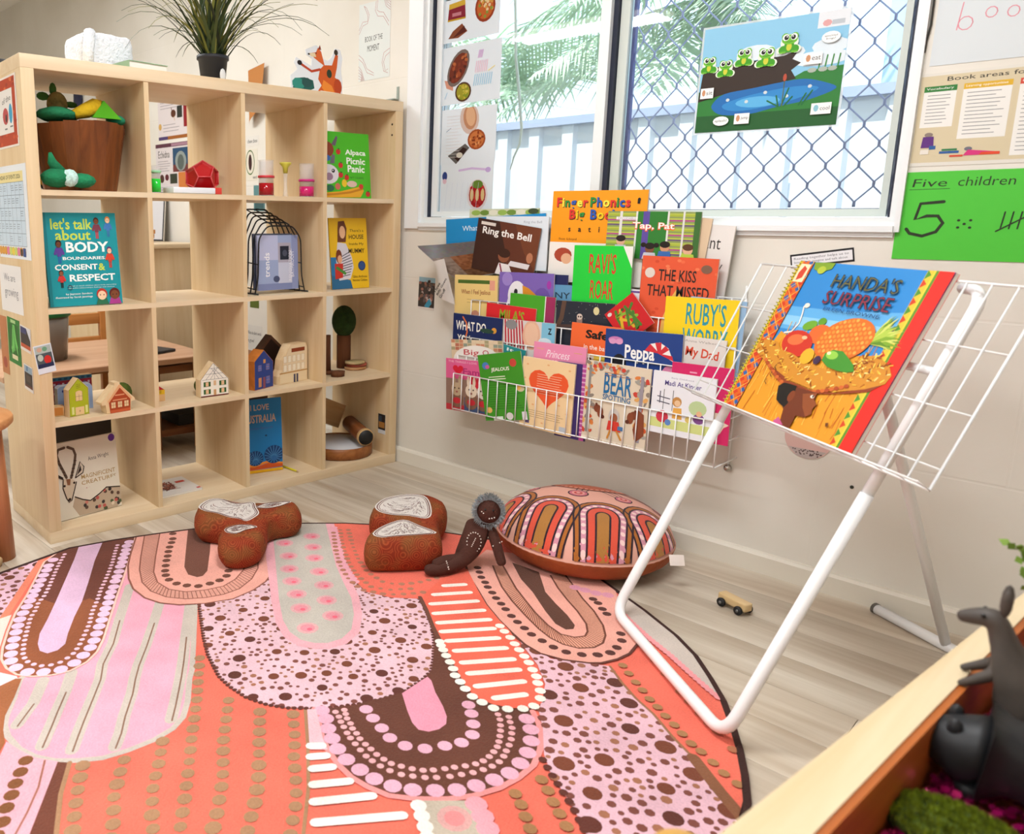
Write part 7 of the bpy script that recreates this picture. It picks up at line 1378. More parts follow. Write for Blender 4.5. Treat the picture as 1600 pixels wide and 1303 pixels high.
animal_cushion('brown kangaroo-shaped cushion with white painted top', [(0.1645,-1.133),(0.0933,-1.0755),(0.0693,-1.02),(0.1006,-0.9743),(0.1664,-0.9635),(0.2051,-0.9187),(0.2514,-0.8743),(0.2719,-0.8229),(0.313,-0.8212),(0.3704,-0.861),(0.3747,-0.9069),(0.3572,-0.9522),(0.371,-0.9932),(0.4382,-1.0547),(0.4702,-1.1049),(0.4659,-1.1589),(0.4359,-1.1935),(0.3923,-1.1948),(0.3283,-1.1515),(0.2921,-1.1082),(0.261,-1.1202),(0.2179,-1.1459)], .085,
    [[(0.1277,-1.0926),(0.0945,-1.0314),(0.1199,-0.9927),(0.1849,-0.9817),(0.211,-0.9335),(0.2541,-0.9552),(0.3016,-0.978),(0.323,-1.0115),(0.3318,-1.0499),(0.2978,-1.057),(0.2708,-1.0719),(0.2201,-1.0806),(0.1749,-1.0989)], [(0.2514,-0.9583),(0.2487,-0.8989),(0.2875,-0.8357),(0.2992,-0.8854),(0.2876,-0.934)], [(0.34,-1.134),(0.3379,-1.0903),(0.3659,-1.058),(0.3949,-1.0554),(0.3896,-1.092),(0.3947,-1.1307),(0.3669,-1.148)]], 3)
animal_cushion('brown bird-shaped cushion with white painted top beside the doll', [(0.6756,-0.8795),(0.6466,-0.8324),(0.6389,-0.7648),(0.6444,-0.703),(0.6164,-0.7192),(0.583,-0.7415),(0.5442,-0.7281),(0.4985,-0.6681),(0.4768,-0.5923),(0.5,-0.5081),(0.5578,-0.4604),(0.6181,-0.466),(0.6537,-0.4795),(0.6969,-0.5346),(0.7127,-0.5752),(0.7407,-0.6236),(0.7994,-0.6784),(0.834,-0.7252),(0.8111,-0.7795),(0.7455,-0.869),(0.7068,-0.8998)], .1,
    [[(0.5259,-0.684),(0.498,-0.6083),(0.5185,-0.5283),(0.5645,-0.494),(0.626,-0.5328),(0.6954,-0.6069),(0.7037,-0.6462),(0.6584,-0.6661),(0.6146,-0.7002),(0.5695,-0.7109)], [(0.6831,-0.853),(0.6608,-0.7819),(0.667,-0.7044),(0.7299,-0.7021),(0.7993,-0.7043),(0.7866,-0.7407),(0.7426,-0.8131),(0.72,-0.8534)]], 8)
# ---- big round floor cushion
CC = (1.0305,-0.2895); CR, CHH = .262, .17
fc = thing('floor_cushion', 'large round cushion with pink and orange arches by the wall', 'cushion', T((CC[0], CC[1], .0145)) @ RZ(.2))
def dome(x, y, z=0):
    r = min(math.hypot(x, y)/CR, 1); h = .062+(CHH-.062)*(1-r**3.2)**.62
    return (x, y, h+z)
pf_ = [(.001, 0), (.17, 0), (.228, .012), (.25, .03), (CR, .058)]+[(CR*math.sqrt(max(0, 1-(i/14)**1.0)), 0) for i in ()]
side = MB().lathe([(.001, 0), (.17, 0), (.228, .01), (.252, .03), (CR, .062), (CR, .063)], 64); side.build('side_panel', mat('rust_cloth', '#9a4a22', .75, bump=.8, bscale=26, var=.12, vscale=12), fc)
circ = [(CR*math.cos(2*math.pi*i/72), CR*math.sin(2*math.pi*i/72)) for i in range(72)]
nr = 16; vs = [dome(CR*q/nr*math.cos(2*math.pi*i/72), CR*q/nr*math.sin(2*math.pi*i/72)) for q in range(1, nr+1) for i in range(72)]+[dome(0, 0)]
fs = [(q*72+i, (q+1)*72+i, (q+1)*72+(i+1) % 72, q*72+(i+1) % 72) for q in range(nr-1) for i in range(72)]+[(nr*72, i, (i+1) % 72) for i in range(72)]
MB().add(vs, fs, True).build('top_panel', mat('pink_cloth', '#dba392', .85, bump=.3, bscale=40), fc)
cp = Pr(1, 1, clip=[(x*.995, y*.995) for x, y in circ], eps=2e-4, z0=4e-4)
va = math.atan2(-2.3995-CC[1], 2.2071-CC[0])-.2          # direction of the viewer in the cushion frame
def loc(u, v): # u right, v away from the viewer, in cushion radii
    return (CR*(-u*math.sin(va)-v*math.cos(va)), CR*(u*math.cos(va)-v*math.sin(va)))
def arch(u, v, w, top, tilt=0):
    p = [(-w*.75, -1.1), (-w*.9, -.5)]+[(-w*math.cos(a), top*math.sin(a)) for a in [math.pi*i/12 for i in range(13)]]+[(w*.9, -.5), (w*.75, -1.1)]; c_, s_ = math.cos(tilt), math.sin(tilt)
    return [loc(u+x*c_-y*s_, v+x*s_+y*c_) for x, y in p]
DK = '#33232a'
zz = 4e-4
for u, v, w, tl in ((-.86, -.12, .24, -.5), (-.36, -.42, .25, -.22), (.2, -.5, .25, .02), (.72, -.36, .24, .35)):
    cp.z = zz
    for f, col in ((1.25, '#a8642c'), (1.0, '#cf8fa0'), (.68, '#d2523e'), (.3, '#a8743a')):
        a = arch(u, v, w*f, .3*f, tl); cp.poly(a, col); cp.line(a, .0055, DK)
        if f == 1.0: cp.dots(arc_pts(arch(u, v, w*.84, .3*.84, tl), .024), .007, '#ecc9c4', 8)
cp.z = zz; el_ = lambda f: [loc(.05+.45*f*math.cos(a), .5+.22*f*math.sin(a)) for a in [2*math.pi*i/30 for i in range(31)]]
cp.poly(el_(1)[:-1], '#b85c34'); cp.line(el_(1), .005, DK)
for f, col in ((.78, '#dc9080'), (.5, '#c85a44')): cp.dots(arc_pts(el_(f), .016), .006, col, 7)
for u, v, r in ((-.62, .32, .1), (-.08, .12, .12), (.42, .1, .1), (.82, .2, .08)):
    cp.z = zz; x, y = loc(u, v); b = loc(.05+(u-.05)*.5, .5+(v-.5)*.45)
    for d in (-.014, 0, .014): cp.line([(x+d, y+d*.5), (b[0]+d*1.2, b[1]+d*.6)], .0032, DK); cp.z = zz
    for f, col in ((1, DK), (.86, '#c8697a'), (.62, '#e09a90'), (.42, '#c84a48'), (.2, '#e0a8a0')): cp.dots([(x, y)], r*f*CR, col, 14)
cp.grid(.011).build('printed_top', fc, None, CLOTHPRINT, f=dome)
MB().box(0, .04, -.001, .001, 0, .03).build('label_tag', mat('tag_white', '#e8dcd6', .8), fc, T((loc(.9, -.62)[0], loc(.9, -.62)[1], .055)) @ RZ(.6) @ RX(-.5))
# ---- small cloth doll
dp = (0.8736,-0.643); doll = thing('cloth_doll', 'dark brown cloth doll with grey fur hood leaning on the cushion', 'doll', T((dp[0], dp[1], RZT+.003)) @ RZ(math.atan2(-2.3995-dp[1], 2.2071-dp[0])+math.pi/2))
SKIN = mat('brown_cloth', '#47261c', .85, bump=.3, bscale=200)
def skin_body(verts, edges, radii, name, parent):
    me = bpy.data.meshes.new(name); me.from_pydata(verts, edges, []); o = bpy.data.objects.new(name, me); COL.objects.link(o)
    md = o.modifiers.new('s', 'SKIN'); sv = me.skin_vertices[0].data
    for i, r in enumerate(radii): sv[i].radius = (r, r)
    sv[0].use_root = True; md2 = o.modifiers.new('b', 'SUBSURF'); md2.levels = 2; md2.render_levels = 2
    dg = bpy.context.evaluated_depsgraph_get(); m2_ = bpy.data.meshes.new_from_object(o.evaluated_get(dg)); bpy.data.objects.remove(o)
    m2_.materials.append(SKIN); m2_.polygons.foreach_set('use_smooth', [True]*len(m2_.polygons)); return link(bpy.data.objects.new(name, m2_), parent)
# local: x right in the picture, -y toward the camera, z up
V_ = [(0, 0, .035), (.012, .0, .075), (.026, .01, .115), (.036, .016, .14), (.044, .016, .168),
      (-.025, -.04, .026), (-.08, -.075, .02), (-.125, -.09, .018), (-.03, -.02, .024), (-.07, -.055, .034), (-.1, -.08, .03),
      (.055, .012, .13), (.075, -.02, .085), (.095, -.045, .03), (.0, .03, .12), (-.005, .04, .08)]
E_ = [(0, 1), (1, 2), (2, 3), (3, 4), (0, 5), (5, 6), (6, 7), (0, 8), (8, 9), (9, 10), (2, 11), (11, 12), (12, 13), (2, 14), (14, 15)]
skin_body(V_, E_, [.036, .036, .032, .017, .03, .024, .02, .016, .024, .02, .016, .017, .016, .014, .016, .014], 'body', doll)
MB().ball((.05, .006, .178), (.036, .034, .04), 18).build('head', SKIN, doll)
fur = MB(); rf2 = random.Random(2)
for i in range(1500):
    a = rf2.uniform(0, 2*math.pi); rr_ = rf2.uniform(.034, .042); b = Vector((.05+rr_*math.cos(a), -.004+rf2.uniform(-.018, .02), .178+rr_*1.08*math.sin(a)))
    d = Vector((math.cos(a)+rf2.uniform(-.6, .6), rf2.uniform(-1.1, .5), math.sin(a)+rf2.uniform(-.6, .6))).normalized(); e = b+d*rf2.uniform(.007, .013); s = d.orthogonal().normalized()*.0012
    fur.add([b-s, b+s, e], [(0, 1, 2)])
fo_ = fur.build('fur_hood', mat('grey_fur', '#8a8f92', .95), doll); fo_['kind'] = 'stuff'
MB().lathe([(.036, -.012), (.043, 0), (.036, .012), (.03, 0), (.036, -.012)], 26, M=T((.05, .0, .178)) @ RX(math.pi/2)).build('hood_ring', mat('grey_fur', '#8a8f92', .95), doll)
DOTM = mat('white_paint', '#e6ded6', .6)
db = MB()
for a in [2*math.pi*i/18 for i in range(18)]: db.ball((.012+.02*math.cos(a), -.036+.004*abs(math.cos(a)), .092+.03*math.sin(a)), .0022, 6)
for i in range(6): db.ball((.006+.002*i, -.0375, .08+.005*i), .0018, 6)
for p in ((.052, -.028, .164), (.059, -.027, .165), (.066, -.025, .167), (.03, -.024, .182), (.035, -.026, .178)): db.ball(p, .0022, 6)
for i in range(5): db.ball((-.055-.002*i, -.085+.004*i, .026+.004*i), .0022, 6)
for i in range(5): db.ball((.066+.006*i, -.032+.002*i, .084+.003*i), .0022, 6)
ob_ = db.build('painted_dots', DOTM, doll); ob_['kind'] = 'stuff'
for x in (.04, .062): MB().ball((x, -.024, .188), .0035, 8).build('eye', mat('black_bead', '#14100e', .3), doll)
# ---- wooden toy car lying on its side
cr_ = (1.4862,-0.3006); car = thing('toy_car', 'small wooden toy car with black wheels on the floor', 'toy car', T((cr_[0], cr_[1], .0)) @ RZ(-.33))
MB().box(-.042, .042, -.014, .014, .012, .034, bev=.004).build('body', wood('car_pine', '#e0c79c', '#cdae7c', 'x', 1, .5), car)
for x in (-.026, .026):
    for y_ in (-.019, .019):
        w_ = MB().lathe([(.001, -.004), (.011, -.004), (.012, 0), (.011, .004), (.001, .004)], 18, M=T((x, y_, .0125)) @ RX(math.pi/2)).build('wheel', mat('black_rubber', '#1a1a1c', .6), car)
        MB().lathe([(.001, -.005), (.004, -.005), (.004, .005), (.001, .005)], 10, M=T((x, y_, .0125)) @ RX(math.pi/2)).build('axle_cap', mat('axle_steel', '#8a8a8a', .3, metal=.8), w_)

# ================================================================ papers on the glass and on the wall
def gsheet(name, label, px, art, y=.0405, m=True, cat='drawing', col='#e9eef2'):
    x0, z0, x1, z1 = px; return sheet(name, label, WALLM(x0, z0, y), x1-x0, z1-z0, art, col, None, cat, .0005, THINW if m else None)
THINW, tn, tl_, tp_ = nt('thin_white_paper'); tp_.inputs['Base Color'].default_value = (*lin('#e6ebef'), 1); tp_.inputs['Roughness'].default_value = .8
tt_ = tn.new('ShaderNodeBsdfTranslucent'); tt_.inputs[0].default_value = (*lin('#e6ebef'), 1); tm_ = tn.new('ShaderNodeMixShader'); tm_.inputs[0].default_value = .3
tl_.new(tp_.outputs[0], tm_.inputs[1]); tl_.new(tt_.outputs[0], tm_.inputs[2]); tl_.new(tm_.outputs[0], tn['Material Output'].inputs[0])
def dish(c, u, v, ru, rv, rim, food, spots, rot=0, seed=1):
    rr = random.Random(seed); c.ell(u, v, ru, rv, rim, 18, rot); c.ell(u, v, ru*.82, rv*.82, food, 16, rot)
    for i in range(26): a = rr.random()*6.28; r = rr.random()**.5*.75; x, y = ru*r*math.cos(a), rv*r*math.sin(a); c.ell(u+x*math.cos(rot)-y*math.sin(rot)*.8, v+y*math.cos(rot)+x*math.sin(rot)*.8, ru*.14, rv*.12, rr.choice(spots), 6, rr.random()*3); c.z -= c.eps*.8
    c.up()
RD = ('#8a3a24', '#a8502c', '#5a2a1c', '#c06a3a')
def g1(c):
    c.poly([(.1, .5), (.42, .52), (.4, .9), (.12, .86)], '#8a2434'); c.poly([(.12, .78), (.41, .82), (.4, .94), (.12, .9)], '#d8b03a'); c.rect(.18, .6, .34, .68, '#c8808a'); c.rect(.1, .5, .42, .54, '#c8a02a'); c.poly([(.12, .1), (.2, .26), (.36, .4), (.46, .2), (.3, .08)], '#8a4a2c'); c.poly([(.2, .1), (.4, .34), (.44, .2)], '#5a2418')
    dish(c, .75, .66, .17, .34, '#9a3c1c', '#c8642a', ('#d8a04a', '#e8d0a0', '#a83a1c', '#8a9a3a'), 0, 2); c.ell(.68, 1.02, .14, .06, '#6a2418')
def g2(c):
    c.poly([(.04, .44), (.2, .4), (.2, .24), (.08, .3)], '#d89a82'); dish(c, .28, .62, .16, .34, '#7c6c64', '#7a3420', RD, -.55, 3); dish(c, .38, .2, .14, .17, '#5a3a24', '#a8a02c', ('#c8b83a', '#8a9a2a', '#d8c85a'), 0, 4)
    for i in range(9): c.line([(.56+i*.035, .28), (.58+i*.035, .46)], .0035, '#9ecbe2'); c.z -= c.eps
    for i in range(7): c.line([(.58+i*.03, .5), (.6+i*.03, .68)], .0035, '#ecc3d2'); c.z -= c.eps
    for i in range(4): c.line([(.62+i*.02, .74), (.64+i*.02, .86)], .003, '#d8a8d4'); c.z -= c.eps
    c.line([(.8, .5), (.9, .56)], .004, '#f0e2a4'); c.line([(.06, .12), (.1, .22)], .003, '#b4d4e6')
def g3(c):
    c.ell(.52, .8, .17, .28, '#d8c0b4', 18, .2); c.ell(.53, .82, .12, .22, '#c8906c', 16, .2); c.ell(.54, .84, .085, .18, '#e2b48c', 14, .2); dish(c, .66, .42, .16, .18, '#a8542a', '#cf7a40', ('#e09a5a', '#b85a2a', '#8a3c1c'), 0, 6)
    c.poly([(.14, .16), (.3, .0), (.54, .28), (.46, .36)], '#6a6460'); c.poly([(.26, .12), (.34, .04), (.5, .26), (.42, .3)], '#3a2420'); c.ell(.36, .16, .06, .05, '#e0d8c8'); c.line([(.1, .6), (.18, .66)], .002, '#8a9ab4'); c.lines(.1, .1, .4, .9, 14, '#e2d6d2', .0012)
def g4(c):
    c.line([(.36, .84), (.6, .87), (.9, .83)], .008, '#d8c0e4'); c.ell(.9, .83, .05, .05, '#c8aede'); c.ell(.08, .74, .05, .09, '#3a4a8a'); c.ell(.08, .64, .04, .05, '#e8c8d4'); dish(c, .72, .36, .19, .3, '#e2d6d6', '#a81f22', ('#b82a2a', '#c83a32'), 0, 9); c.ell(.72, .56, .1, .08, '#6a8a34')
    for u in (.62, .72, .82): c.ell(u, .36, .035, .12, '#e0c48a', 10)
    for i in range(7): c.line([(.1+i*.1, .1), (.14+i*.1, .6)], .0012, '#d6dce8'); c.z -= c.eps
gsheet('child_collage', 'collage with red snack packet and pasta bowl, top of window', (0.125,1.6647, 0.3894,1.8158), g1)
gsheet('child_collage', 'collage with baked dish and crayon scribbles on the window', (0.1346,1.4405, 0.4045,1.6481), g2, .0398)
gsheet('child_collage', 'collage with round bread loaf and nuggets on the window', (0.1376,1.2209, 0.3952,1.4237), g3)
gsheet('child_collage', 'collage with three rolls in red sauce, lowest on window', (0.1422,1.0352, 0.392,1.2272), g4, .0398)
def frog(c, u, v, s):
    G, g = '#3f9a1e', '#6ab82c'
    for q in ((-1, 1)): c.ell(u+q*s*.42, v+s*.22, s*.26, s*.3, '#dfe8d8', 10); 
    c.ell(u, v+s*.75, s*.5, s*.6, '#e4ecdc', 14)
    for q in (-1, 1): c.ell(u+q*s*.36, v+s*.25, s*.2, s*.3, G, 10, q*.4); c.ell(u+q*s*.32, v+s*.04, s*.22, s*.08, g, 8)
    c.ell(u, v+s*.42, s*.3, s*.42, G, 12); c.ell(u, v+s*.42, s*.15, s*.3, '#c8c83a', 12); c.ell(u, v+s*.95, s*.44, s*.36, g, 14)
    for q in (-1, 1): c.ell(u+q*s*.26, v+s*1.2, s*.2, s*.24, g, 10); c.ell(u+q*s*.22, v+s*1.12, s*.19, s*.25, '#f2f4f0', 10); c.ell(u+q*s*.19, v+s*1.1, s*.13, s*.18, '#15120f', 10); c.ell(u+q*s*.16, v+s*1.17, s*.04, s*.05, '#fff', 6)
    c.line([(u-s*.2, v+s*.82), (u, v+s*.76), (u+s*.2, v+s*.82)], .0012, '#1c5a14')
def a_pond(c):
    c.rect(0, 0, 1, 1, '#8ac4e4'); c.rect(.8, .86, 1, 1, '#dfe4ea'); c.ell(.86, .9, .03, .03, '#d8a0a0', 8); c.rect(.89, .88, .97, .92, '#b8c0c8')
    for u, v, w in ((.4, .72, .14), (.62, .68, .12), (.9, .7, .12), (.85, .6, .2)): c.ell(u, v, w, .07, '#dcE8f0', 12)
    c.rect(0, 0, 1, .4, '#2c7a34'); c.poly([(.6, .4), (.75, .5), (1, .52), (1, .3), (.6, .3)], '#2c7a34'); c.poly([(0, .3), (.02, .62), (.3, .64), (.6, .66), (.7, .7), (.66, .62), (.72, .58), (.66, .52), (.7, .44), (.5, .4), (.2, .36)], '#33261f'); c.rect(0, 0, 1, .16, '#1f5a2a')
    c.poly(smooth_closed([(.12, .28), (.2, .36), (.4, .39), (.6, .42), (.76, .43), (.9, .38), (.97, .32), (.8, .24), (.6, .2), (.4, .15), (.2, .16), (.12, .22)]), '#1f6ab0'); c.poly(smooth_closed([(.2, .26), (.4, .33), (.7, .37), (.86, .34), (.7, .25), (.4, .19), (.24, .2)]), '#2f86c8'); c.ell(.45, .26, .16, .05, '#5aaee0', 16)
    for u, v in ((.23, .3), (.37, .27), (.5, .34), (.65, .29), (.8, .36)): c.ell(u, v, .014, .016, '#c8d4d8', 8)
    for a in ((.6, .2, .58, .3), (.62, .2, .66, .36), (.64, .2, .69, .28), (.74, .2, .78, .3), (.76, .2, .82, .32), (.6, .2, .52, .26)): c.line([(a[0], a[1]), (a[2], a[3])], .004, '#1f6a3a')
    c.line([(.625, .2), (.625, .44)], .0022, '#5a6a3a'); c.ell(.625, .46, .013, .035, '#b04a34', 8)
    for u in (.84, .88, .92, .96): c.line([(u, .5), (u+.01, .62)], .003, '#3a8a3a')
    for u in (.8, .87, .93): c.ell(u, .5, .03, .022, '#a8b4a8', 9)
    for u, v, s in ((.06, .58, .058), (.19, .53, .058), (.32, .61, .06), (.48, .58, .064), (.63, .68, .066)): frog(c, u, v, s*1.85)
    for u, v, w, t in ((.02, .33, .1, 'sit'), (.3, .06, .11, 'jump'), (.74, .55, .12, 'eat'), (.83, .1, .13, 'cool')): c.rect(u, v, u+w, v+.1, '#eef0f0'); c.ell(u+w*.25, v+.055, w*.13, .032, '#c8906a' if t != 'cool' else '#8ac0d0', 8); c.text(t, u+w*.45, v+.035, u+w*.92, v+.07, '#4a4a4a')
    c.ell(.2, .1, .06, .045, '#eef2f0', 14); c.text('splash!', .155, .085, .245, .115, '#4a5a4a'); c.ell(.9, .77, .06, .05, '#eef2f2', 14); c.text('speckled', .86, .77, .94, .79, '#555'); c.text('frogs!', .87, .745, .93, .765, '#555')
fp = ((1.106,1.2695),(1.4716,1.2617),(1.103,1.5622))
o = sheet('frog_poster', 'laminated pond poster with five green frogs on the window', WALLM(fp[0][0], fp[0][1], .0625, -.015), .372, .29, a_pond, '#dfe6ea', cat='poster')
MB().box(-.006, .378, -.006, .296, -.0011, -.0006).build('laminate', mat('laminate', '#e8f0f4', .1, alpha=.5), o)
# right hand wall papers
def a_books(c):
    c.rect(0, 0, 1, 1, '#d3dade'); P2 = '#d98a98'; W_ = .0022
    cc = lambda u, v, a, b: [(u+a*math.cos(q*.63), v+b*math.sin(q*.63)) for q in range(11)]
    c.line([(.16, .64), (.14, .36)], W_, P2); c.line(cc(.19, .42, .045, .07), W_, P2); c.line(cc(.34, .5, .035, .055), W_, P2); c.line(cc(.47, .48, .035, .055), W_, P2); c.line([(.6, .58), (.6, .42)], W_, P2); c.line([(.68, .57), (.61, .5), (.7, .42)], W_, P2); c.line([(.84, .58), (.77, .56), (.76, .52), (.83, .47), (.82, .4), (.74, .38)], W_, P2); c.line([(.92, .54), (.96, .57), (.97, .52), (.93, .47), (.93, .44)], W_, '#9a9aa4'); c.ell(.93, .4, .006, .009, '#9a9aa4', 6); c.text('happ', .1, .8, .5, .94, '#9ac4d4', -.006); c.text('y', .0, .94, .06, 1.0, '#d8a4ae')
x_ = (1.6794,1.3751); wsheet('written_sheet', 'white sheet with child writing books in pink', x_[0], x_[1], .3, .21, a_books, '#d3dade', -.01, cat='paper')
def a_chart(c):
    c.rect(0, 0, 1, 1, '#ddd9d0'); c.rect(.02, .04, 1, .97, '#d2c4a4'); c.text('Book areas for three- to five-year-olds', .14, .89, 1.08, .95, '#3a3630', .006)
    for u, v0, col, n, t in ((.04, .42, '#2c7a34', 9, 'Vocabulary'), (.22, .28, '#d8ac2a', 12, 'Learning opportunities'), (.46, .08, '#cc4434', 16, 'Key questions & comments')):
        w = .15 if u < .1 else .21 if u < .4 else .3; c.rect(u, v0, u+w, .8, '#e9e7e2'); c.rect(u, .8, u+w, .86, col); c.text(t, u+.01, .815, u+w*.9, .845, '#f4f2ea'); c.lines(u+.02, v0+.03, u+w*.9, .78, n, '#8a8a8c', .0016)
    c.ell(.09, .34, .02, .025, '#8a7a72', 10); c.poly([(.06, .2), (.12, .2), (.115, .32), (.065, .32)], '#5c2a7c'); c.rect(.1, .18, .13, .22, '#2a5a9a'); c.rect(.15, .13, .24, .155, '#2a5a9a'); c.rect(.16, .16, .23, .18, '#2a7a4a'); c.ell(.28, .17, .018, .022, '#6a6a78', 10); c.poly([(.26, .1), (.4, .1), (.4, .13), (.28, .16)], '#d0307a'); c.poly([(.33, .1), (.42, .1), (.42, .13), (.34, .13)], '#d8482a'); c.rect(.2, .09, .26, .11, '#d04a34'); c.rect(.06, .13, .1, .18, '#e2dcd2')
x_ = (1.6602,1.143); wsheet('wall_chart', 'laminated Book areas chart with three coloured columns', x_[0], x_[1], .42, .215, a_chart, '#ddd9d0', .0, cat='chart')
def a_five(c):
    c.rect(0, 0, 1, 1, '#4fc23c'); K = '#26301f'
    c.text('Five', .065, .83, .245, .92, K, -.002, 0, .15); c.line([(.05, .8), (.26, .806)], .0012, K); c.text('children', .3, .83, .58, .93, K, -.004, 0, .1)
    c.line([(.24, .66), (.12, .64), (.1, .46), (.16, .5), (.22, .5), (.25, .42), (.22, .32), (.15, .27), (.08, .3), (.06, .35)], .0075, K)
    for p in ((.33, .45), (.39, .45), (.36, .41), (.33, .37), (.39, .37)): c.ell(p[0], p[1], .009, .014, K, 8)
    for u in (.54, .58, .62, .67): c.line([(u, .36), (u+.012, .54)], .003, K)
    c.line([(.52, .33), (.71, .56)], .003, K); c.text('OOOOO', .76, .36, .95, .5, K, -.004)
x_ = (1.6576,0.9195); wsheet('green_sheet', 'bright green paper with Five children, numeral 5 and tally', x_[0], x_[1], .375, .21, a_five, '#4fc23c', .004, cat='paper', y=-.0016)
x_ = ((1.4306,0.8848),(1.5807,0.91)); wsheet('label_strip', 'black-bordered text strip behind the display stand', x_[0][0], x_[0][1], x_[1][0]-x_[0][0], .036, lambda c: (c.rect(0, 0, 1, 1, '#17171c'), c.rect(.025, .14, .975, .86, '#e6e6ea'), c.text('Reading together helps us to', .06, .52, .92, .74, '#5a5a64'), c.text('listen, look, imagine and talk about', .06, .24, .9, .46, '#5a5a64')), '#17171c', math.atan2(x_[1][1]-x_[0][1], x_[1][0]-x_[0][0]), cat='label')
bcd = thing('hanging_string', 'thin black string hanging beside the window', 'string'); (MB().tube([(x, -.004, z) for x, z in [(1.6706,1.5674),(1.6715,1.511),(1.6718,1.4683),(1.6673,1.4332),(1.6668,1.4072)]], .0022, 6).build('cord', mat('cord_black', '#26241e', .5), bcd))
dd_ = (1.5244,0.4129); pd = thing('paper_disc', 'round pink and speckled paper disc on the wall under the tray', 'paper', T((dd_[0], -.0012, dd_[1]+.012)))
c = Pr(.12, .12, clip=False); c.ell(.5, .5, .5, .5, '#d8b4ac', 30); c.poly([(.1, .22), (.9, .22), (.7, .04), (.5, .0), (.3, .04)], '#b8aca8'); rr = random.Random(3); c.dots([(.2+.6*rr.random(), .08+.13*rr.random()) for _ in range(40)], .0022, '#5a4a48', 5); c.build('print', pd, RX(math.pi/2) @ T((-.06, -.06, .0006)))
MB().lathe([(.001, 0), (.06, 0), (.06, .0008), (.001, .0008)], 30, M=RX(math.pi/2)).build('disc', mat('disc_paper', '#d8c4bc', .8), pd)
for px_, lb in (((1.6401,0.3117), 'dark round wall plug below the wire tray'),): tag(MB().lathe([(.001, 0), (.005, 0), (.004, .003), (.001, .0035)], 10, M=T((px_[0], 0, px_[1])) @ RX(math.pi/2)).build('wall_plug', mat('plug_dark', '#2c3028', .6), None), lb, 'wall plug')

# ================================================================ small-world tray in the front right corner
TZ = .47
ta, tb = Vector((2.0, -2.125+.4, TZ)), Vector((2.098, -.997, TZ))
ta = Vector((2.04, -1.665, TZ)); td = (tb-ta).normalized(); tnn = Vector((td.y, -td.x, 0)); ta = ta-td*.07
tray_ = thing('small_world_tray', 'deep wooden play tray with pale rim in the foreground', 'play tray', Matrix(((td.x, tnn.x, 0, ta.x), (td.y, tnn.y, 0, ta.y), (0, 0, 1, 0), (0, 0, 0, 1))))
# local x along the visible long rim, y to the right into the tray
TLn, TWd, TH = 1.0, .6, .1
RIMW = wood('rim_pale_wood', '#e2cfae', '#d2b98e', 'x', .7, .5); INW = wood('inner_orange_wood', '#b8672c', '#954a1c', 'x', .9, .45)  # pale wood tone on the rim, deeper orange tone inside the tray
MB().prism([(-.03, 0), (TLn, 0), (TLn, -.014), (-.03, -.051)], TZ-TH, TZ).build('rim_board', RIMW, tray_)
for bx in ((-.03, TLn, TWd, TWd+.035), (-.03, -.0, .0, TWd), (TLn-.03, TLn, .0, TWd)):
    MB().box(bx[0], bx[1], bx[2], bx[3], TZ-TH, TZ, bev=.003).build('rim_board', RIMW, tray_)
for bx in ((0, TLn-.03, .0, .008), (0, TLn-.03, TWd-.008, TWd), (0, .008, .008, TWd-.008), (TLn-.038, TLn-.03, .008, TWd-.008)):
    MB().box(bx[0], bx[1], bx[2], bx[3], TZ-TH+.012, TZ-.002).build('lining_board', INW, tray_)
MB().box(0, TLn-.03, 0, TWd, TZ-TH, TZ-TH+.012).build('tray_floor', INW, tray_)
for x_, y_ in ((.04, .06), (TLn-.04, .06), (.04, TWd-.06), (TLn-.04, TWd-.06)): MB().box(x_-.025, x_+.025, y_-.025, y_+.025, 0, TZ-TH, bev=.004).build('leg', RIMW, tray_)
MB().ball((-.035, -.062, TZ-.012), (.03, .028, .016), 16).build('corner_knob', mat('knob_wood', '#c89a4e', .4), tray_)
FZ_ = TZ-TH+.0125
TM = tray_.matrix_basis
sq = MB(); rs = random.Random(31)
for i in range(11000):
    x, y = rs.uniform(.016, TLn-.045), .016+(TWd-.034)*rs.random()**1.6; z = FZ_+rs.uniform(.007, .024); a = rs.uniform(0, 6.28); r = rs.uniform(.003, .0055); nx = Vector((rs.uniform(-1, 1), rs.uniform(-1, 1), 1.6)).normalized(); u = nx.orthogonal().normalized(); v = nx.cross(u)
    sq.add([Vector((x, y, z))+(u*math.cos(a+k_*1.047)+v*math.sin(a+k_*1.047))*r for k_ in range(6)], [tuple(range(6))])
sqm = sq.build('sequins', mat('magenta_sequin', '#a8145e', .18, metal=.55), None, TM); tag(sqm, 'loose magenta sequins covering the play tray floor', 'sequins', None, 'stuff')
def wpos(px, py, z): return None
# moss mat, animals: placed in tray coordinates
def inv(x, y, z=0): return TM.inverted() @ Vector((x, y, z))
mo = thing('moss_mat', 'bumpy yellow-green moss mat lying on the sequins', 'moss', T((*(2.1152,-1.4664), FZ_+.012)) @ RZ(.1) @ Matrix.Scale(.85, 4))
MB().ball((0, 0, .012), (.075, .05, .024), 30, jit=.05).build('base', mat('moss_green', '#4a5a16', .95, var=.6, vscale=60, bump=1, bscale=110), mo)
tuf = MB()
for i in range(1500):
    a = rs.uniform(0, 6.28); q_ = rs.random()**.5; x, y = .074*q_*math.cos(a), .049*q_*math.sin(a); z = .012+.023*math.sqrt(max(0, 1-q_*q_)); d = Vector((rs.uniform(-.6, .6), rs.uniform(-.6, .6), 1)).normalized(); s = d.orthogonal().normalized()*.0022; b = Vector((x, y, z)); tuf.add([b-s, b+s, b+d*.008], [(0, 1, 2)])
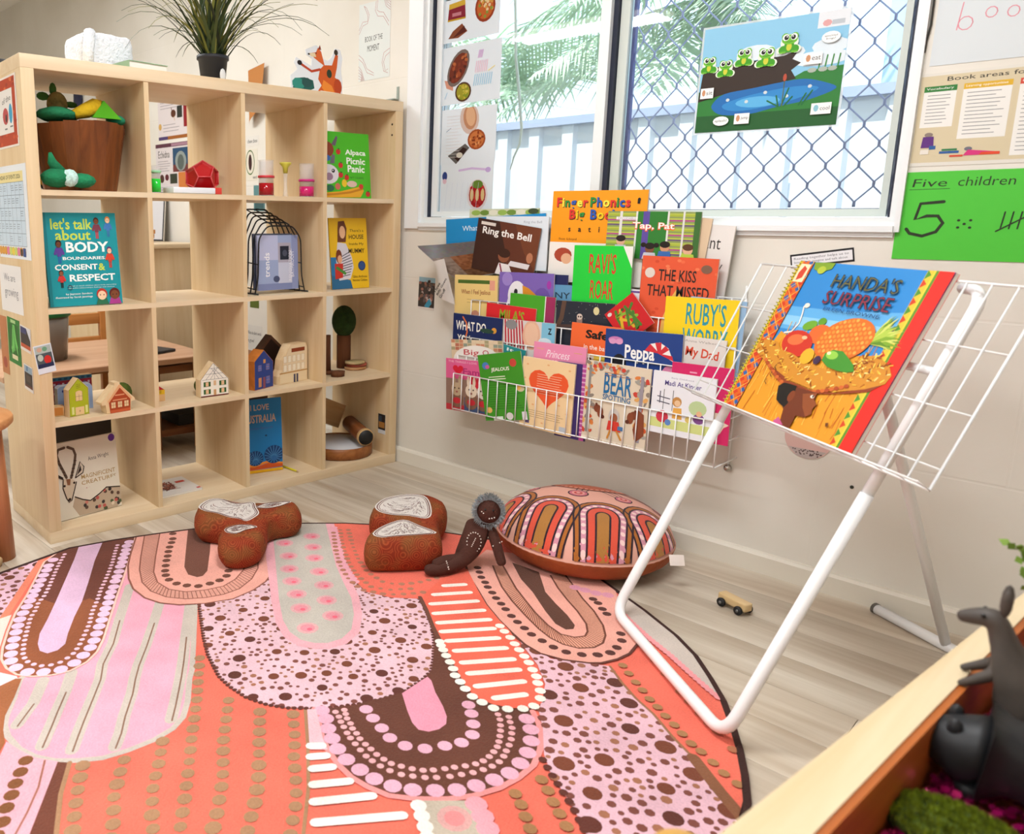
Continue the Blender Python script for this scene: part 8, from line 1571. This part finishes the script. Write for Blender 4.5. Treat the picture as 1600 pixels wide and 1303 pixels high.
tf = tuf.build('tufts', mat('moss_tuft', '#7a8a1c', .9, var=.5, vscale=80), mo); tf['kind'] = 'stuff'
def fig(verts, edges, radii, m, name, parent):
    o = skin_body(verts, edges, radii, name, parent); o.data.materials.clear(); o.data.materials.append(m); return o
KG = mat('kangaroo_plastic', '#4a433e', .55, var=.2, vscale=30); DKP = mat('dark_animal_plastic', '#1c1d20', .5, var=.3, vscale=30)
kp = Vector((*(2.1054,-1.2491), FZ_+.006))
kg = thing('toy_kangaroo', 'grey-brown plastic kangaroo leaning over the tray rim', 'toy animal', T(kp) @ RZ(0.076) @ Matrix.Scale(1.0, 4))
# local x to the right in the picture, z up: head looks left
fig([(.03, 0, .05), (.022, 0, .09), (.005, 0, .125), (-.004, 0, .15), (-.012, 0, .168), (-.03, 0, .162), (-.046, 0, .156), (.05, 0, .022), (.085, .005, .01), (.11, .01, .01),
     (.022, -.02, .03), (.0, -.024, .01), (-.03, -.026, .006), (.022, .02, .03), (.0, .024, .01), (-.03, .026, .006),
     (.0, -.016, .108), (-.02, -.02, .092), (-.034, -.018, .08), (.0, .016, .108), (-.02, .02, .094), (-.036, .018, .084)],
    [(0, 1), (1, 2), (2, 3), (3, 4), (4, 5), (5, 6), (0, 7), (7, 8), (8, 9), (0, 10), (10, 11), (11, 12), (0, 13), (13, 14), (14, 15), (2, 16), (16, 17), (17, 18), (2, 19), (19, 20), (20, 21)],
    [.034, .03, .022, .014, .0155, .011, .006, .016, .01, .006, .014, .009, .006, .014, .009, .006, .009, .006, .004, .009, .006, .004], KG, 'body', kg)
for s in (-1, 1): MB().ball((-.004, s*.01, .19), (.006, .004, .017), 10).build('ear', KG, kg); MB().ball((-.022, s*.0135, .17), .0026, 8).build('eye', mat('black_bead', '#14100e', .3), kg)
ep = Vector((*(2.153,-1.3486), FZ_+.012))
em = thing('toy_animal', 'black plastic animal lying in the sequins near the front', 'toy animal', T(ep) @ RZ(.15) @ Matrix.Scale(.95, 4))
fig([(0, 0, .05), (-.05, 0, .055), (-.085, 0, .05), (-.11, .005, .04), (.05, 0, .055), (.09, 0, .05), (.12, 0, .03), (-.05, -.025, .02), (-.05, -.03, .0), (.05, -.025, .02), (.05, -.03, 0), (-.05, .025, .02), (-.05, .03, 0), (.05, .025, .02), (.05, .03, 0)],
    [(0, 1), (1, 2), (2, 3), (0, 4), (4, 5), (5, 6), (1, 7), (7, 8), (4, 9), (9, 10), (1, 11), (11, 12), (4, 13), (13, 14)], [.042, .038, .028, .018, .042, .03, .01, .016, .012, .016, .012, .016, .012, .016, .012], DKP, 'body', em)
for s in (-1, 1): MB().ball((-.07, s*.018, .076), (.008, .006, .014), 8).build('ear', DKP, em)
e2 = thing('toy_animal', 'dark rounded toy animal with pale blue-white patch behind the black one', 'toy animal', T((*(2.2231,-1.2218), FZ_+.012)) @ RZ(.1))
fig([(0, 0, .04), (-.04, 0, .045), (-.065, 0, .042), (.04, 0, .042), (-.03, -.02, .0), (.03, -.02, 0), (-.03, .02, 0), (.03, .02, 0)], [(0, 1), (1, 2), (0, 3), (1, 4), (3, 5), (1, 6), (3, 7)], [.034, .03, .016, .026, .01, .01, .01, .01], mat('grey_animal', '#3a3e40', .5), 'body', e2)
MB().ball((-.0, -.028, .05), (.02, .012, .022), 12).build('pale_patch', mat('pale_patch', '#c8d4e6', .5), e2)
# leafy plant behind the tray corner
pv = Vector((*(2.0779,-0.8274), TZ)); pv = TM @ Vector((TLn-.06, .10, FZ_+.002))
lp = thing('leafy_plant', 'small pale green leafy plant at the far end of the tray', 'plant', TM @ T((.69, .03, FZ_+.165)))
LG = mat('pale_leaf', '#6f8a34', .6, var=.4, vscale=20)
rl = random.Random(8)
MB().tube([(0, 0, -.155), (.004, 0, -.05), (.0, .004, .05)], [.004, .004, .002], 6).build('stem', mat('plant_stem', '#5a6a2c', .6), lp)
for i in range(150):
    c0 = Vector((rl.gauss(0, .017), rl.gauss(0, .017), rl.uniform(-.02, .06))); d = Vector((c0.x*20+rl.uniform(-.5, .5), c0.y*20+rl.uniform(-.5, .5), rl.uniform(.2, 1))).normalized(); s = d.orthogonal().normalized()*.006; L = rl.uniform(.01, .018)
    MB().add([c0, c0+d*L*.5+s, c0+d*L, c0+d*L*.5-s], [(0, 1, 2, 3)]).build('leaf', LG, lp)
# ================================================================ stool at the left edge
sp_ = (-0.1344,-1.6315); STW = wood('stool_wood', '#cf9460', '#b0713e', 'x', .8, .45); STZ = wood('stool_leg_wood', '#c4845a', '#a5653c', 'z', .8, .45)
ZT = .45
stl = thing('round_stool', 'round reddish wooden stool at the left edge', 'stool', T((-.122, -1.742, 0)))
sc_ = stl.matrix_basis.translation
MB().lathe([(.001, ZT-.03), (.15, ZT-.03), (.16, ZT-.02), (.16, ZT-.006), (.156, ZT), (.001, ZT)], 40).build('seat', STW, stl)
lf = Vector((.012, .1))
for a in (0, 1, 2):
    an = math.atan2(lf.y, lf.x)+a*2*math.pi/3; r_ = .102; MB().tube([(r_*.92*math.cos(an), r_*.92*math.sin(an), ZT-.03), (r_*math.cos(an), r_*math.sin(an), 0)], [.034, .04], 16).build('leg', STZ, stl)
dwl = (-0.042,-1.6701); tag(MB().lathe([(.001, 0), (.016, 0), (.016, .07), (.001, .07)], 16, M=T((dwl[0], dwl[1], .0165)) @ RZ(-.9) @ RX(math.pi/2)).build('wooden_dowel', wood('dowel_pine', '#e0c49a', '#c9a878', 'z', 1, .5), None), 'short pale wooden dowel on the floor beside the stool', 'dowel')
# ================================================================ furniture seen through the cubes behind the unit
OR = wood('chair_orange', '#c98a4c', '#b27238', 'z', .8, .45); ORX = wood('chair_orange_x', '#c98a4c', '#b27238', 'y', .8, .45)
tb_ = thing('low_table', 'low wooden table behind the shelf unit', 'table', SM(-1.0, -.95, 0))
MB().box(-.35, .35, -.45, .45, .4, .425, bev=.005).build('table_top', wood('table_beige', '#cfa98a', '#bd9070', 'y', .6, .45), tb_)
for x_ in (-.3, .3):
    for y_ in (-.4, .4): MB().box(x_-.02, x_+.02, y_-.02, y_+.02, 0, .4).build('leg', OR, tb_)
ch = thing('child_chair', 'orange wooden child chair with two back rails behind the unit', 'chair', SM(-1.55, -.8, 0))
for y_ in (-.15, .15):
    MB().box(-.02, .015, y_-.015, y_+.015, 0, .56, bev=.003).build('back_leg', OR, ch); MB().box(.24, .27, y_-.015, y_+.015, 0, .27, bev=.003).build('front_leg', OR, ch)
for z_ in (.36, .48): MB().box(-.015, .008, -.135, .135, z_, z_+.055, bev=.003).build('back_rail', ORX, ch)
MB().box(-.02, .28, -.17, .17, .27, .29, bev=.004).build('seat', ORX, ch)
gb = thing('lidded_bin', 'clear tall bin with green lid standing on the low table', 'container', SM(-.95, -1.0924-.06, .4255))
MB().lathe([(.001, 0), (.1, 0), (.115, .19), (.113, .19), (.098, .003), (.001, .003)], 20).build('body', mat('smoky_plastic', '#8a8078', .2, alpha=.75), gb); MB().lathe([(.122, .185), (.122, .2), (.1, .235), (.001, .24)], 20).build('lid', mat('green_lid', '#12703c', .5), gb); MB().ball((0, 0, .06), (.08, .08, .055), 12, jit=.1).build('contents', mat('bin_contents', '#4a4a3c', .9, var=.5, vscale=25), gb)
tab = thing('black_tablet', 'thin black tablet lying on the low table', 'tablet', SM(-.85, -.72, .4262, .3)); MB().box(-.07, .07, -.1, .1, 0, .012, bev=.003).build('case', mat('black_plastic', '#2c2c30', .5), tab)
bn = thing('wooden_bench', 'brown wooden two-tier bench behind the bottom cubes', 'bench', SM(-.86, -.42, 0))
for y_ in (-.3, .3): MB().box(-.12, .12, y_-.03, y_+.0, 0, .36).build('side', wood('bench_brown', '#8a5a34', '#6e4424', 'z', .8, .5), bn)
for z_ in (.06, .22, .345): MB().box(-.12, .12, -.3, .27, z_, z_+.03).build('shelf', wood('bench_brown_y', '#94623a', '#7a4a28', 'y', .8, .5), bn)
MB().box(-.1, .09, -.2, .2, .0905, .14).build('crate', mat('dark_crate', '#2a2420', .7), thing('dark_crate', 'dark flat crate on the lower bench tier', 'crate', SM(-.86, -.42, 0)))
cab = thing('low_cabinet', 'pale wooden cabinet standing against the far wall', 'cabinet', T((-1.84, -.24, 0)))
MB().box(-.4, .4, -.2, .2, .03, .86, bev=.004).build('body', BIRCHZ, cab); MB().box(-.42, .42, -.22, .21, .86, .885, bev=.004).build('top', BIRCHY, cab)
for i in (0, 1): d_ = MB().box(-.39+i*.395, -.005+i*.395, -.216, -.2, .05, .84).build('door', BIRCHZ, cab); MB().ball((-.04+i*.08, -.226, .6), .012, 10).build('knob', mat('knob_wood', '#c89a4e', .4), d_)
for i in range(3):
    tag(MB().box(-.12, .12, -.08, .08, 0, .022, bev=.002).build('wooden_board', OR, None, T((-1.76+.012*i, -.3, .8855+i*.0235))), ('lowest', 'middle', 'topmost')[i]+' of three wooden boards stacked on the far cabinet', 'board')
nbk = book('spiral_pad', 'black-backed spiral pad leaning on the far cabinet', T((-2.0, -.13, .8885)) @ RZ(.35) @ RX(math.pi/2-.12), .2, .27, .012, '#33343a', lambda c: c.rect(.04, .03, .96, .97, '#cfcfd2'), None, 'notepad')
dk_ = thing('dark_box_pile', 'dark open box of papers under the low table', 'box', SM(-.9, -1.08, 0)); MB().box(-.15, .13, -.2, .2, 0, .2, bev=.004).build('box', mat('dark_card_box', '#3a3028', .8), dk_)
for i in range(5): MB().box(-.1, .1, -.002, .002, 0, .1).build('paper', PAGE, dk_, T((0, -.12+i*.05, .19)) @ RX(.5-.1*i))
